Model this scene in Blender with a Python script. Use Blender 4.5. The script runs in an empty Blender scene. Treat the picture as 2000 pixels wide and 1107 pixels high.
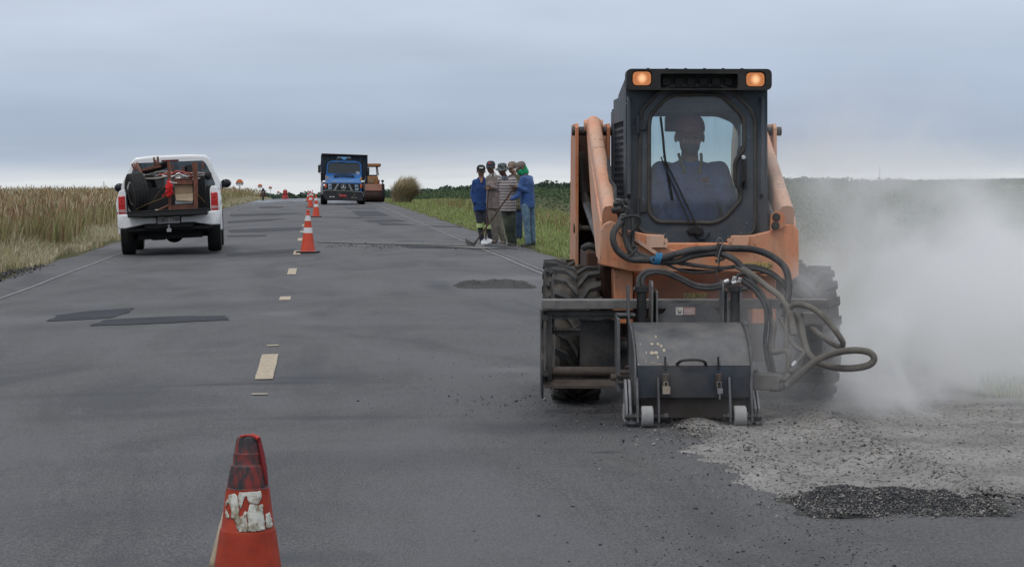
import bpy, bmesh, math, random
import numpy as np
from mathutils import Vector, Matrix, Euler
from mathutils.geometry import tessellate_polygon
from mathutils import noise as mnoise

rnd = random.Random(7)
rng = np.random.default_rng(7)
SC = bpy.context.scene
COL = SC.collection
PI = math.pi
R = math.radians

# ------------------------------------------------------------------ camera, world, sun, exposure
FPX, CX, HY, CH = 4200.0, 1000.0, 350.0, 1.36     # focal length and horizon in photo pixels, eye height in metres
cam_data = bpy.data.cameras.new('camera')
cam_data.sensor_width = 36.0
cam_data.lens = 36.0 * FPX / 2000.0
cam_data.shift_y = -(553.5 - HY) / 2000.0
cam_data.clip_start = 0.1
cam_data.clip_end = 9000.0
cam = bpy.data.objects.new('camera', cam_data)
cam.location = (0, 0, CH)
cam.rotation_euler = (R(90), 0, 0)
COL.objects.link(cam)
SC.camera = cam

SUN_EL, SUN_AZ = R(58), R(205)        # azimuth clockwise from +Y
world = bpy.data.worlds.new('World')
SC.world = world
world.use_nodes = True
wn, wl = world.node_tree.nodes, world.node_tree.links
wn.clear()


def W(t, **kw):
    n = wn.new(t)
    for k, v in kw.items():
        setattr(n, k, v)
    return n


def wmath(op, a, b=None):
    n = W('ShaderNodeMath', operation=op)
    for i, v in enumerate((a, b)):
        if v is None:
            continue
        if isinstance(v, (int, float)):
            n.inputs[i].default_value = v
        else:
            wl.new(v, n.inputs[i])
    return n.outputs[0]


wtc = W('ShaderNodeTexCoord')
wsep = W('ShaderNodeSeparateXYZ')
wl.new(wtc.outputs['Generated'], wsep.inputs[0])
wz = wsep.outputs['Z']
# cloud banks: noise over the direction, squeezed in height so the banks lie flat
wmap = W('ShaderNodeMapping')
wmap.inputs['Scale'].default_value = (2.2, 2.2, 26.0)
wmap.inputs['Rotation'].default_value = (0, R(1.2), 0)
wl.new(wtc.outputs['Generated'], wmap.inputs['Vector'])
wno = W('ShaderNodeTexNoise')
wno.inputs['Scale'].default_value = 1.6
wno.inputs['Detail'].default_value = 6
wno.inputs['Roughness'].default_value = 0.5
wno.inputs['Distortion'].default_value = 0.3
wl.new(wmap.outputs[0], wno.inputs['Vector'])
warp = wmath('MULTIPLY', wmath('SUBTRACT', wno.outputs['Fac'], 0.5), 0.030)
right = wmath('MULTIPLY', wsep.outputs['X'], 0.012)      # the pale strip over the horizon is deeper to the right
zz = wmath('SUBTRACT', wmath('ADD', wz, warp), right)
zn = wmath('MULTIPLY', wmath('POWER', wmath('MAXIMUM', zz, 0.0), 0.5), 1.0)
wr = W('ShaderNodeValToRGB')
wl.new(zn, wr.inputs['Fac'])


def lin(c):
    return tuple(((x / 255.0) / 12.92 if x <= 10 else ((x / 255.0 + 0.055) / 1.055) ** 2.4) for x in c)


stops = [(0.0, (222, 226, 229), 1), (0.06, (206, 212, 219), 1), (0.095, (186, 196, 209), 1), (0.135, (168, 182, 202), 1),
         (0.18, (170, 184, 206), 1), (0.225, (182, 196, 217), 1), (0.275, (195, 207, 224), 1), (0.36, (202, 212, 228), 1.08),
         (0.55, (210, 217, 228), 1.15), (0.8, (218, 222, 229), 1.35), (1.0, (222, 226, 232), 1.45)]
el = wr.color_ramp.elements
while len(el) > 1:
    el.remove(el[-1])
for i, (p, c, k) in enumerate(stops):
    e = el[0] if i == 0 else el.new(p)
    e.position = p
    e.color = tuple(v * k for v in lin(c)) + (1,)
# soft mottling of the cloud layer
wmap2 = W('ShaderNodeMapping')
wmap2.inputs['Scale'].default_value = (3.5, 3.5, 16.0)
wmap2.inputs['Location'].default_value = (3.1, 0.4, 0.2)
wl.new(wtc.outputs['Generated'], wmap2.inputs['Vector'])
wno2 = W('ShaderNodeTexNoise')
wno2.inputs['Scale'].default_value = 2.1
wno2.inputs['Detail'].default_value = 5
wl.new(wmap2.outputs[0], wno2.inputs['Vector'])
mot = wmath('ADD', wmath('MULTIPLY', wno2.outputs['Fac'], 0.34), 0.845)
cl = W('ShaderNodeVectorMath', operation='SCALE')
wl.new(wr.outputs['Color'], cl.inputs[0])
wl.new(wmath('MULTIPLY', mot, 10.0), cl.inputs['Scale'])
sky = W('ShaderNodeTexSky', sky_type='NISHITA')
sky.sun_disc = False
sky.sun_elevation = SUN_EL
sky.sun_rotation = SUN_AZ
wmix = W('ShaderNodeMix', data_type='RGBA')
wmix.inputs[0].default_value = 0.95
wl.new(sky.outputs[0], wmix.inputs[6])
wl.new(cl.outputs[0], wmix.inputs[7])
bg = W('ShaderNodeBackground')
bg.inputs['Strength'].default_value = 0.1
wl.new(wmix.outputs[2], bg.inputs['Color'])
wout = W('ShaderNodeOutputWorld')
wl.new(bg.outputs[0], wout.inputs['Surface'])

sun_d = bpy.data.lights.new('sun', 'SUN')
sun_d.energy = 0.95
sun_d.angle = R(14)
sun_d.color = (1.0, 0.96, 0.9)
sun = bpy.data.objects.new('sun', sun_d)
sun.rotation_euler = Vector((-math.sin(SUN_AZ) * math.cos(SUN_EL), -math.cos(SUN_AZ) * math.cos(SUN_EL), -math.sin(SUN_EL))).to_track_quat('-Z', 'Y').to_euler()
sun.location = (0, 0, 30)
COL.objects.link(sun)

SC.view_settings.view_transform = 'Standard'
SC.view_settings.look = 'None'
SC.view_settings.exposure = 0.0
SC.view_settings.gamma = 1.0
SC.view_settings.use_curve_mapping = False
SC.render.engine = 'CYCLES'
SC.cycles.use_denoising = True
SC.cycles.max_bounces = 8
SC.cycles.transparent_max_bounces = 24
SC.cycles.volume_bounces = 5
SC.cycles.volume_step_rate = 2.0
SC.cycles.volume_max_steps = 128
SC.cycles.caustics_reflective = False
SC.cycles.caustics_refractive = False


# ------------------------------------------------------------------ materials
def hexc(h):
    h = h.lstrip('#')
    return lin(tuple(int(h[i:i + 2], 16) for i in (0, 2, 4)))


MATS = {}


class NT:
    """small wrapper for building a node tree"""

    def __init__(self, name):
        self.m = bpy.data.materials.new(name)
        self.m.use_nodes = True
        self.n, self.l = self.m.node_tree.nodes, self.m.node_tree.links
        self.n.clear()
        self.tc = None

    def N(self, t, **kw):
        n = self.n.new(t)
        for k, v in kw.items():
            setattr(n, k, v)
        return n

    def put(self, sock, v):
        if v is None:
            return
        if hasattr(v, 'is_linked') or hasattr(v, 'links'):
            self.l.new(v, sock)
        elif isinstance(v, (tuple, list)) and len(v) == 3 and sock.type == 'RGBA':
            sock.default_value = tuple(v) + (1,)
        else:
            sock.default_value = v

    def coord(self, kind='Object', scale=(1, 1, 1), rot=(0, 0, 0), loc=(0, 0, 0)):
        if self.tc is None:
            self.tc = self.N('ShaderNodeTexCoord')
        mp = self.N('ShaderNodeMapping')
        mp.inputs['Scale'].default_value = scale
        mp.inputs['Rotation'].default_value = rot
        mp.inputs['Location'].default_value = loc
        self.l.new(self.tc.outputs[kind], mp.inputs[0])
        return mp.outputs[0]

    def noise(self, scale, detail=4, rough=0.55, vec=None, dist=0):
        n = self.N('ShaderNodeTexNoise')
        n.inputs['Scale'].default_value = scale
        n.inputs['Detail'].default_value = detail
        n.inputs['Roughness'].default_value = rough
        n.inputs['Distortion'].default_value = dist
        self.l.new(vec if vec is not None else self.coord(), n.inputs['Vector'])
        return n.outputs['Fac']

    def voronoi(self, scale, vec=None, out='Distance', feature='F1'):
        n = self.N('ShaderNodeTexVoronoi', feature=feature)
        n.inputs['Scale'].default_value = scale
        self.l.new(vec if vec is not None else self.coord(), n.inputs['Vector'])
        return n.outputs[out]

    def ramp(self, fac, a, b, ca=(0, 0, 0), cb=(1, 1, 1)):
        n = self.N('ShaderNodeMapRange')
        n.inputs['From Min'].default_value = a
        n.inputs['From Max'].default_value = b
        self.l.new(fac, n.inputs['Value'])
        return n.outputs[0]

    def math(self, op, a, b=None, c=None):
        n = self.N('ShaderNodeMath', operation=op)
        for i, v in enumerate((a, b, c)):
            self.put(n.inputs[i], v)
        return n.outputs[0]

    def mix(self, fac, a, b, blend='MIX'):
        n = self.N('ShaderNodeMix', data_type='RGBA', blend_type=blend)
        self.put(n.inputs[0], fac)
        self.put(n.inputs[6], a)
        self.put(n.inputs[7], b)
        return n.outputs[2]

    def out(self, shader=None, volume=None):
        o = self.N('ShaderNodeOutputMaterial')
        if shader is not None:
            self.l.new(shader, o.inputs['Surface'])
        if volume is not None:
            self.l.new(volume, o.inputs['Volume'])
        return self.m

    def bsdf(self, col, rough=0.5, metal=0.0, normal=None, **kw):
        b = self.N('ShaderNodeBsdfPrincipled')
        self.put(b.inputs['Base Color'], col)
        self.put(b.inputs['Roughness'], rough)
        self.put(b.inputs['Metallic'], metal)
        if normal is not None:
            self.l.new(normal, b.inputs['Normal'])
        for k, v in kw.items():
            self.put(b.inputs[k.replace('_', ' ')], v)
        return b.outputs[0]

    def bump(self, h, strength=0.3, dist=0.01):
        b = self.N('ShaderNodeBump')
        b.inputs['Strength'].default_value = strength
        b.inputs['Distance'].default_value = dist
        self.l.new(h, b.inputs['Height'])
        return b.outputs[0]


def pm(name, col, rough=0.55, metal=0.0, var=0.18, scale=7, dirt=None, damt=0.35, dscale=3.0, bump=0.15, bscale=45, bdist=0.004, spec=0.4, coat=0.0, speck=None, ior=None, streak=None):
    """weathered painted surface: colour variation, patches of dirt with a shape of their own, fine relief"""
    if name in MATS:
        return MATS[name]
    if isinstance(col, str):
        col = hexc(col)
    t = NT(name)
    v = t.ramp(t.noise(scale, 6), 0.3, 0.7)
    lo = tuple(c * (1 - var) for c in col)
    hi = tuple(min(1, c * (1 + var)) for c in col)
    c = t.mix(v, lo, hi)
    if dirt:
        d = hexc(dirt) if isinstance(dirt, str) else dirt
        dn = t.ramp(t.noise(dscale, 9, 0.68), 0.62 - damt * 0.45, 0.80 - damt * 0.35)
        c = t.mix(t.math('MULTIPLY', dn, 0.85), c, d)
    if speck:
        sn = t.ramp(t.voronoi(38), 0.17, 0.11)
        sn = t.math('MULTIPLY', sn, t.ramp(t.noise(6, 3), 0.47, 0.58))
        c = t.mix(sn, c, hexc(speck))
    if streak:
        st = t.noise(1.0, 6, 0.65, t.coord('Object', (26, 26, 2.4)))
        c = t.mix(t.math('MULTIPLY', t.ramp(st, 0.50, 0.70), 0.55), c, streak)
        bl = t.ramp(t.noise(9, 8, 0.72, t.coord('Object', loc=(5, 1, 2))), 0.60, 0.66)
        c = t.mix(t.math('MULTIPLY', bl, 0.7), c, tuple(x * 0.45 for x in streak))
    r = t.math('ADD', t.math('MULTIPLY', t.noise(scale * 2.3, 5), 0.25), rough - 0.12)
    n = t.bump(t.noise(bscale, 5), bump, bdist) if bump else None
    m = t.out(t.bsdf(c, r, metal, n, Specular_IOR_Level=spec, Coat_Weight=coat))
    MATS[name] = m
    return m


# ------------------------------------------------------------------ mesh building
class MB:
    def __init__(self):
        self.v, self.f, self.mi = [], [], []

    def add(self, vs, fs, mi=0):
        o = len(self.v)
        self.v += [tuple(p) for p in vs]
        self.f += [tuple(i + o for i in f) for f in fs]
        self.mi += [mi] * len(fs)
        return self

    def box(self, c, s, rot=None, mi=0, taper=None):
        hx, hy, hz = s[0] / 2, s[1] / 2, s[2] / 2
        P = [Vector((x, y, z)) for x in (-hx, hx) for y in (-hy, hy) for z in (-hz, hz)]
        if taper:
            P = [Vector((p.x * (taper[0] if p.z > 0 else 1), p.y * (taper[1] if p.z > 0 else 1), p.z)) for p in P]
        if rot is not None:
            M = Euler(rot).to_matrix() if not isinstance(rot, Matrix) else rot
            P = [M @ p for p in P]
        P = [p + Vector(c) for p in P]
        return self.add(P, [(0, 1, 3, 2), (4, 6, 7, 5), (0, 4, 5, 1), (2, 3, 7, 6), (0, 2, 6, 4), (1, 5, 7, 3)], mi)

    def box2(self, a, b, mi=0):
        c = [(a[i] + b[i]) / 2 for i in range(3)]
        s = [abs(b[i] - a[i]) for i in range(3)]
        return self.box(c, s, None, mi)

    def beam(self, p0, p1, w, h, up=(0, 0, 1), mi=0, w1=None, h1=None):
        """rectangular beam from p0 to p1; w across, h along up"""
        p0, p1 = Vector(p0), Vector(p1)
        d = (p1 - p0).normalized()
        s = d.cross(Vector(up))
        if s.length < 1e-5:
            s = d.cross(Vector((1, 0, 0)))
        s.normalize()
        u = s.cross(d).normalized()
        w1 = w if w1 is None else w1
        h1 = h if h1 is None else h1
        P = []
        for p, ww, hh in ((p0, w, h), (p1, w1, h1)):
            for a, b in ((-1, -1), (1, -1), (1, 1), (-1, 1)):
                P.append(p + s * (a * ww / 2) + u * (b * hh / 2))
        return self.add(P, [(3, 2, 1, 0), (4, 5, 6, 7), (0, 1, 5, 4), (1, 2, 6, 5), (2, 3, 7, 6), (3, 0, 4, 7)], mi)

    def cyl(self, p0, p1, r0, r1=None, n=16, caps=True, mi=0):
        r1 = r0 if r1 is None else r1
        return self.tube([p0, p1], [r0, r1], n, caps, mi)

    def tube(self, pts, r, n=10, caps=True, mi=0, sq=None):
        pts = [Vector(p) for p in pts]
        rs = list(r) if isinstance(r, (list, tuple)) else [r] * len(pts)
        prev = None
        P, F_ = [], []
        for i, p in enumerate(pts):
            d = (pts[min(i + 1, len(pts) - 1)] - pts[max(i - 1, 0)])
            if d.length < 1e-9:
                d = Vector((0, 0, 1))
            d.normalize()
            if prev is None:
                a = Vector((0, 0, 1)) if abs(d.z) < 0.9 else Vector((1, 0, 0))
                s = d.cross(a).normalized()
            else:
                s = (prev - d * prev.dot(d))
                s = s.normalized() if s.length > 1e-6 else d.orthogonal().normalized()
            prev = s
            u = d.cross(s)
            for k in range(n):
                a = 2 * PI * k / n
                P.append(p + (s * math.cos(a) + u * math.sin(a)) * rs[i])
        for i in range(len(pts) - 1):
            for k in range(n):
                a, b = i * n + k, i * n + (k + 1) % n
                F_.append((a, b, b + n, a + n))
        if caps:
            F_.append(tuple(range(n - 1, -1, -1)))
            F_.append(tuple(range((len(pts) - 1) * n, len(pts) * n)))
        return self.add(P, F_, mi)

    def lathe(self, prof, c=(0, 0, 0), axis='z', n=32, mi=0, closed=False):
        """prof: list of (radius, height); revolved about the axis through c"""
        P, F_ = [], []
        for (r, h) in prof:
            for k in range(n):
                a = 2 * PI * k / n
                x, y = r * math.cos(a), r * math.sin(a)
                q = {'z': (x, y, h), 'x': (h, x, y), 'y': (y, h, x)}[axis]
                P.append((q[0] + c[0], q[1] + c[1], q[2] + c[2]))
        m = len(prof)
        for i in range(m - 1 + (1 if closed else 0)):
            j = (i + 1) % m
            for k in range(n):
                k2 = (k + 1) % n
                F_.append((i * n + k, i * n + k2, j * n + k2, j * n + k))
        if not closed:
            if prof[0][0] > 1e-6:
                F_.append(tuple(range(n - 1, -1, -1)))
            if prof[-1][0] > 1e-6:
                F_.append(tuple(range((m - 1) * n, m * n)))
        return self.add(P, F_, mi)

    def ell(self, c, r, n=14, m=10, rot=None, mi=0):
        P, F_ = [], []
        M = Euler(rot).to_matrix() if rot else None
        for i in range(m + 1):
            t = PI * i / m
            for k in range(n):
                a = 2 * PI * k / n
                q = Vector((r[0] * math.sin(t) * math.cos(a), r[1] * math.sin(t) * math.sin(a), r[2] * math.cos(t)))
                if M:
                    q = M @ q
                P.append(q + Vector(c))
        for i in range(m):
            for k in range(n):
                k2 = (k + 1) % n
                F_.append((i * n + k, (i + 1) * n + k, (i + 1) * n + k2, i * n + k2))
        return self.add(P, F_, mi)

    def plate(self, outer, holes=(), d0=0.0, d1=0.02, plane='xz', mi=0):
        """flat plate with holes: polygons in the plane, thickness from d0 to d1 along the third axis"""
        polys = [list(outer)] + [list(h) for h in holes]
        flat = [p for pl in polys for p in pl]
        tris = tessellate_polygon([[Vector((p[0], p[1], 0)) for p in pl] for pl in polys])

        def at(p, d):
            return {'xz': (p[0], d, p[1]), 'yz': (d, p[0], p[1]), 'xy': (p[0], p[1], d)}[plane]
        n = len(flat)
        P = [at(p, d0) for p in flat] + [at(p, d1) for p in flat]
        F_ = [tuple(t) for t in tris] + [tuple(i + n for i in reversed(t)) for t in tris]
        o = 0
        for pl in polys:
            k = len(pl)
            for i in range(k):
                a, b = o + i, o + (i + 1) % k
                F_.append((a, b, b + n, a + n))
            o += k
        return self.add(P, F_, mi)

    def xform(self, M):
        self.v = [tuple(M @ Vector(p)) for p in self.v]
        return self

    def build(self, name, mats, parent=None, bevel=0, smooth=35, seg=2, loc=None, recalc=True, mods=None):
        me = bpy.data.meshes.new(name)
        me.from_pydata([tuple(p) for p in self.v], [], self.f)
        if not isinstance(mats, (list, tuple)):
            mats = [mats]
        for m in mats:
            me.materials.append(m)
        if len(mats) > 1:
            me.polygons.foreach_set('material_index', self.mi)
        if recalc:
            bm = bmesh.new()
            bm.from_mesh(me)
            bmesh.ops.recalc_face_normals(bm, faces=bm.faces)
            bm.to_mesh(me)
            bm.free()
        if smooth:
            me.shade_smooth()
            try:
                me.set_sharp_from_angle(angle=R(smooth))
            except Exception:
                pass
        o = bpy.data.objects.new(name, me)
        COL.objects.link(o)
        if parent is not None:
            o.parent = parent
        if loc is not None:
            o.location = loc
        if bevel:
            b = o.modifiers.new('bevel', 'BEVEL')
            b.width = bevel
            b.segments = seg
            b.limit_method = 'ANGLE'
            b.angle_limit = R(40)
        return o


def spline(pts, n=8, closed=False):
    """Catmull-Rom through the points"""
    P = [Vector(p) for p in pts]
    out = []
    k = len(P)
    rngk = range(k if closed else k - 1)
    for i in rngk:
        if closed:
            p0, p1, p2, p3 = P[(i - 1) % k], P[i], P[(i + 1) % k], P[(i + 2) % k]
        else:
            p0, p1, p2, p3 = P[max(i - 1, 0)], P[i], P[i + 1], P[min(i + 2, k - 1)]
        for j in range(n):
            t = j / n
            out.append(0.5 * ((2 * p1) + (p2 - p0) * t + (2 * p0 - 5 * p1 + 4 * p2 - p3) * t * t + (3 * p1 - p0 - 3 * p2 + p3) * t ** 3))
    if not closed:
        out.append(P[-1])
    return out


def tag(o, label=None, cat=None, group=None, kind=None):
    if label:
        o['label'] = label
    if cat:
        o['category'] = cat
    if group:
        o['group'] = group
    if kind:
        o['kind'] = kind
    return o


def thing(name, label, cat, loc=(0, 0, 0), rot=(0, 0, 0), group=None):
    o = bpy.data.objects.new(name, None)
    o.empty_display_size = 0.2
    o.location = loc
    o.rotation_euler = rot
    COL.objects.link(o)
    return tag(o, label, cat, group)


def dup(root, loc, rot=None, label=None):
    def rec(o, parent):
        c = o.copy()
        COL.objects.link(c)
        if parent is not None:
            c.parent = parent
        for ch in KIDS.get(o.name, []):
            rec(ch, c)
        return c
    KIDS = {}
    for o in bpy.data.objects:
        if o.parent is not None:
            KIDS.setdefault(o.parent.name, []).append(o)
    r = rec(root, None)
    r.location = loc
    if rot is not None:
        r.rotation_euler = rot
    if label:
        r['label'] = label
    return r


class Frame:
    """a local frame standing on the ground; L() gives local coordinates of the point that photo pixel (px, py) shows at local depth yl"""

    def __init__(self, X, Y, yaw=0.0, z=0.0):
        self.o = Vector((X, Y, z))
        self.yaw = yaw
        self.nx = Vector((math.cos(yaw), math.sin(yaw), 0))
        self.ny = Vector((-math.sin(yaw), math.cos(yaw), 0))

    def L(self, px, py, yl=0.0):
        D = Vector(((px - CX) / FPX, 1.0, (HY - py) / FPX))
        O = Vector((0, 0, CH)) - self.o
        t = (yl - O.dot(self.ny)) / D.dot(self.ny)
        w = O + D * t
        return Vector((w.dot(self.nx), yl, w.z))


# ------------------------------------------------------------------ the road's own coordinates: u across (right positive), v along
DN = math.hypot(0.09095, 1)
UX, UY = (1 / DN, 0.09095 / DN), (-0.09095 / DN, 1 / DN)


def RP(u, v):
    return (u * UX[0] + v * UY[0], u * UX[1] + v * UY[1])


def UV(x, y):
    return (x * UX[0] + y * UX[1], x * UY[0] + y * UY[1])


def zroad(v):
    v = np.asarray(v, float)
    a = -4e-5 * (np.clip(v, 100, 400) - 100) ** 2
    b = -0.0235 * np.clip(v - 400, 0, 300)
    c = -0.022 * np.clip(v - 700, 0, 5000)
    return a + b + c


def smooth01(x):
    x = np.clip(x, 0, 1)
    return x * x * (3 - 2 * x)


def zground(u, v):
    """height of the land: crowned road, verges, the field rising to the right"""
    u = np.asarray(u, float)
    v = np.asarray(v, float)
    z = zroad(v)
    z = z - 0.025 * np.clip(-0.36 - u, 0, 4.6)
    z = z - 0.22 * smooth01((u - 4.4) / 2.5)
    z = z + 0.0205 * np.clip(u - 9, 0, 160)
    z = z - 0.10 * smooth01((-u - 5.2) / 1.5) + 0.004 * np.clip(-u - 8, 0, 150)
    return z


def gpt(px, py, iters=12):
    """the ground point that photo pixel (px, py) shows"""
    Y = (CH) * FPX / (py - HY)
    for _ in range(iters):
        X = (px - CX) / FPX * Y
        u, v = UV(X, Y)
        Y = (CH - float(zground(u, v))) * FPX / (py - HY)
    X = (px - CX) / FPX * Y
    return X, Y, float(zground(*UV(X, Y)))

# ================================================================== the setting
ROTZ = math.atan2(UX[1], UX[0])


def grid_mesh(name, us, vs, zf, mat, kind='structure', dz=0.0):
    U, V = np.meshgrid(us, vs)
    Z = zf(U, V) + dz
    co = np.stack([U.ravel(), V.ravel(), Z.ravel()], 1)
    nu, nv = len(us), len(vs)
    i = np.arange(nu * nv).reshape(nv, nu)
    f = np.stack([i[:-1, :-1].ravel(), i[:-1, 1:].ravel(), i[1:, 1:].ravel(), i[1:, :-1].ravel()], 1)
    me = bpy.data.meshes.new(name)
    me.vertices.add(len(co))
    me.vertices.foreach_set('co', co.ravel())
    me.loops.add(f.size)
    me.polygons.add(len(f))
    me.loops.foreach_set('vertex_index', f.ravel())
    me.polygons.foreach_set('loop_start', np.arange(0, f.size, 4))
    me.polygons.foreach_set('loop_total', np.full(len(f), 4))
    me.update()
    me.validate()
    me.shade_smooth()
    me.materials.append(mat)
    o = bpy.data.objects.new(name, me)
    o.rotation_euler = (0, 0, ROTZ)
    COL.objects.link(o)
    tag(o, kind=kind)
    return o


def raw_mesh(name, co, tris, mats, mi=None, uvframe=False, smooth=False):
    me = bpy.data.meshes.new(name)
    k = tris.shape[1]
    me.vertices.add(len(co))
    me.vertices.foreach_set('co', co.astype(np.float32).ravel())
    me.loops.add(tris.size)
    me.polygons.add(len(tris))
    me.loops.foreach_set('vertex_index', tris.astype(np.int32).ravel())
    me.polygons.foreach_set('loop_start', np.arange(0, tris.size, k, dtype=np.int32))
    me.polygons.foreach_set('loop_total', np.full(len(tris), k, dtype=np.int32))
    if not isinstance(mats, (list, tuple)):
        mats = [mats]
    for m in mats:
        me.materials.append(m)
    if mi is not None:
        me.polygons.foreach_set('material_index', mi.astype(np.int32))
    me.update()
    if smooth:
        me.shade_smooth()
    o = bpy.data.objects.new(name, me)
    if uvframe:
        o.rotation_euler = (0, 0, ROTZ)
    COL.objects.link(o)
    return o


# ---- soil and verge
t = NT('soil')
n1 = t.ramp(t.noise(0.35, 6), 0.35, 0.65)
c = t.mix(n1, (0.070, 0.074, 0.034), (0.11, 0.098, 0.052))
c = t.mix(t.ramp(t.noise(6, 5), 0.55, 0.7), c, (0.045, 0.036, 0.022))
M_SOIL = t.out(t.bsdf(c, 0.95, 0, t.bump(t.noise(20, 6), 0.6, 0.03), Specular_IOR_Level=0.1))

us = np.unique(np.concatenate([np.linspace(-900, -60, 30), np.linspace(-60, -12, 25), np.linspace(-12, -4.7, 20), np.array([-4.5, -4.0, -0.4, 3.9]), np.linspace(4.2, 14, 26), np.linspace(14, 80, 34), np.linspace(80, 1300, 36)]))
vs = np.unique(np.concatenate([np.linspace(-120, 0, 7), np.linspace(0, 160, 100), np.linspace(160, 420, 70), np.linspace(420, 1200, 30), np.linspace(1200, 4500, 12)]))


def zg_sheet(U, V):
    z = zground(U, V)
    under = smooth01((U + 5.05) / 0.35) * smooth01((4.45 - U) / 0.3)
    return z - 0.05 * under


grid_mesh('ground', us, vs, zg_sheet, M_SOIL)

# ---- the asphalt road, built in road coordinates
t = NT('asphalt')
oc = t.coord('Object')
fine = t.noise(240, 3, 0.7, oc)
fine2 = t.noise(75, 4, 0.6, oc)
agg = t.voronoi(130, oc)
big = t.noise(0.55, 6, 0.6, oc)
lanes = t.noise(1.0, 4, 0.5, t.coord('Object', (1.6, 0.045, 1)))           # wear that runs along the lanes
trans = t.noise(1.0, 6, 0.62, t.coord('Object', (0.16, 1.15, 1)), 0.6)      # scrapes and seams that run across
trans2 = t.noise(1.0, 6, 0.7, t.coord('Object', (0.22, 2.6, 1), loc=(7, 3, 0)), 0.4)
c = t.mix(t.ramp(big, 0.36, 0.64), (0.028, 0.028, 0.029), (0.058, 0.055, 0.053))
c = t.mix(t.math('MULTIPLY', t.ramp(lanes, 0.40, 0.62), 0.55), c, (0.036, 0.038, 0.046))
c = t.mix(t.math('MULTIPLY', t.ramp(trans, 0.50, 0.66), 0.60), c, (0.030, 0.032, 0.040))
c = t.mix(t.math('MULTIPLY', t.ramp(trans2, 0.52, 0.68), 0.28), c, (0.115, 0.115, 0.120))
c = t.mix(t.math('MULTIPLY', t.ramp(fine, 0.46, 0.62), 0.55), c, (0.125, 0.120, 0.117))
c = t.mix(t.math('MULTIPLY', t.ramp(t.noise(42, 3, 0.6, oc), 0.45, 0.62), 0.22), c, (0.11, 0.106, 0.108))
c = t.mix(t.math('MULTIPLY', t.ramp(t.noise(110, 2, 0.5, t.coord('Object', (1, 0.35, 1))), 0.52, 0.60), 0.60), c, (0.130, 0.125, 0.122))
c = t.mix(t.math('MULTIPLY', t.ramp(agg, 0.24, 0.04), 0.80), c, (0.016, 0.016, 0.019))
c = t.mix(t.math('MULTIPLY', t.ramp(fine2, 0.58, 0.75), 0.30), c, (0.045, 0.044, 0.048))
# noise stretched along the lane, put into the asphalt's colour to imitate film grain
g1 = t.noise(1.0, 3, 0.65, t.coord('Object', (95, 24, 1)))
g2 = t.noise(1.0, 3, 0.6, t.coord('Object', (26, 3.6, 1), loc=(5, 5, 0)))
c = t.mix(t.math('MULTIPLY', t.ramp(g1, 0.50, 0.64), 0.50), c, (0.105, 0.101, 0.098))
c = t.mix(t.math('MULTIPLY', t.ramp(g1, 0.46, 0.34), 0.65), c, (0.014, 0.014, 0.016))
c = t.mix(t.math('MULTIPLY', t.ramp(g2, 0.50, 0.66), 0.13), c, (0.105, 0.102, 0.100))
c = t.mix(t.math('MULTIPLY', t.ramp(g2, 0.46, 0.32), 0.18), c, (0.020, 0.020, 0.023))
# broad stains and polished or dusty areas
st1 = t.noise(1.0, 5, 0.6, t.coord('Object', (0.9, 0.30, 1), loc=(11, 2, 0)), 0.8)
c = t.mix(t.math('MULTIPLY', t.ramp(st1, 0.50, 0.62), 0.36), c, (0.100, 0.102, 0.110))
c = t.mix(t.math('MULTIPLY', t.ramp(st1, 0.48, 0.36), 0.50), c, (0.024, 0.026, 0.030))
sepn = t.N('ShaderNodeSeparateXYZ')
t.l.new(oc, sepn.inputs[0])
edge_n = t.math('MULTIPLY', t.math('SUBTRACT', t.noise(1.7, 6, 0.65, oc), 0.5), 1.5)


def patch(u, v, ru, rv, amt, col, col_in, soft=0.55):
    """a patch of dust or soot with an uneven edge, lying on the road at (u, v)"""
    a = t.math('DIVIDE', t.math('SUBTRACT', sepn.outputs['X'], u), ru)
    b = t.math('DIVIDE', t.math('SUBTRACT', sepn.outputs['Y'], v), rv)
    d = t.math('SQRT', t.math('ADD', t.math('MULTIPLY', a, a), t.math('MULTIPLY', b, b)))
    d = t.math('ADD', d, edge_n)
    m = t.math('MULTIPLY', t.ramp(d, 1.0 + soft * 0.2, 1.0 - soft), amt)
    return t.mix(m, col_in, col)


def puv(px, py):
    X, Y, _ = gpt(px, py)
    return UV(X, Y)


DUSTC = (0.25, 0.237, 0.222)
PALE = (0.135, 0.136, 0.142)
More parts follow.
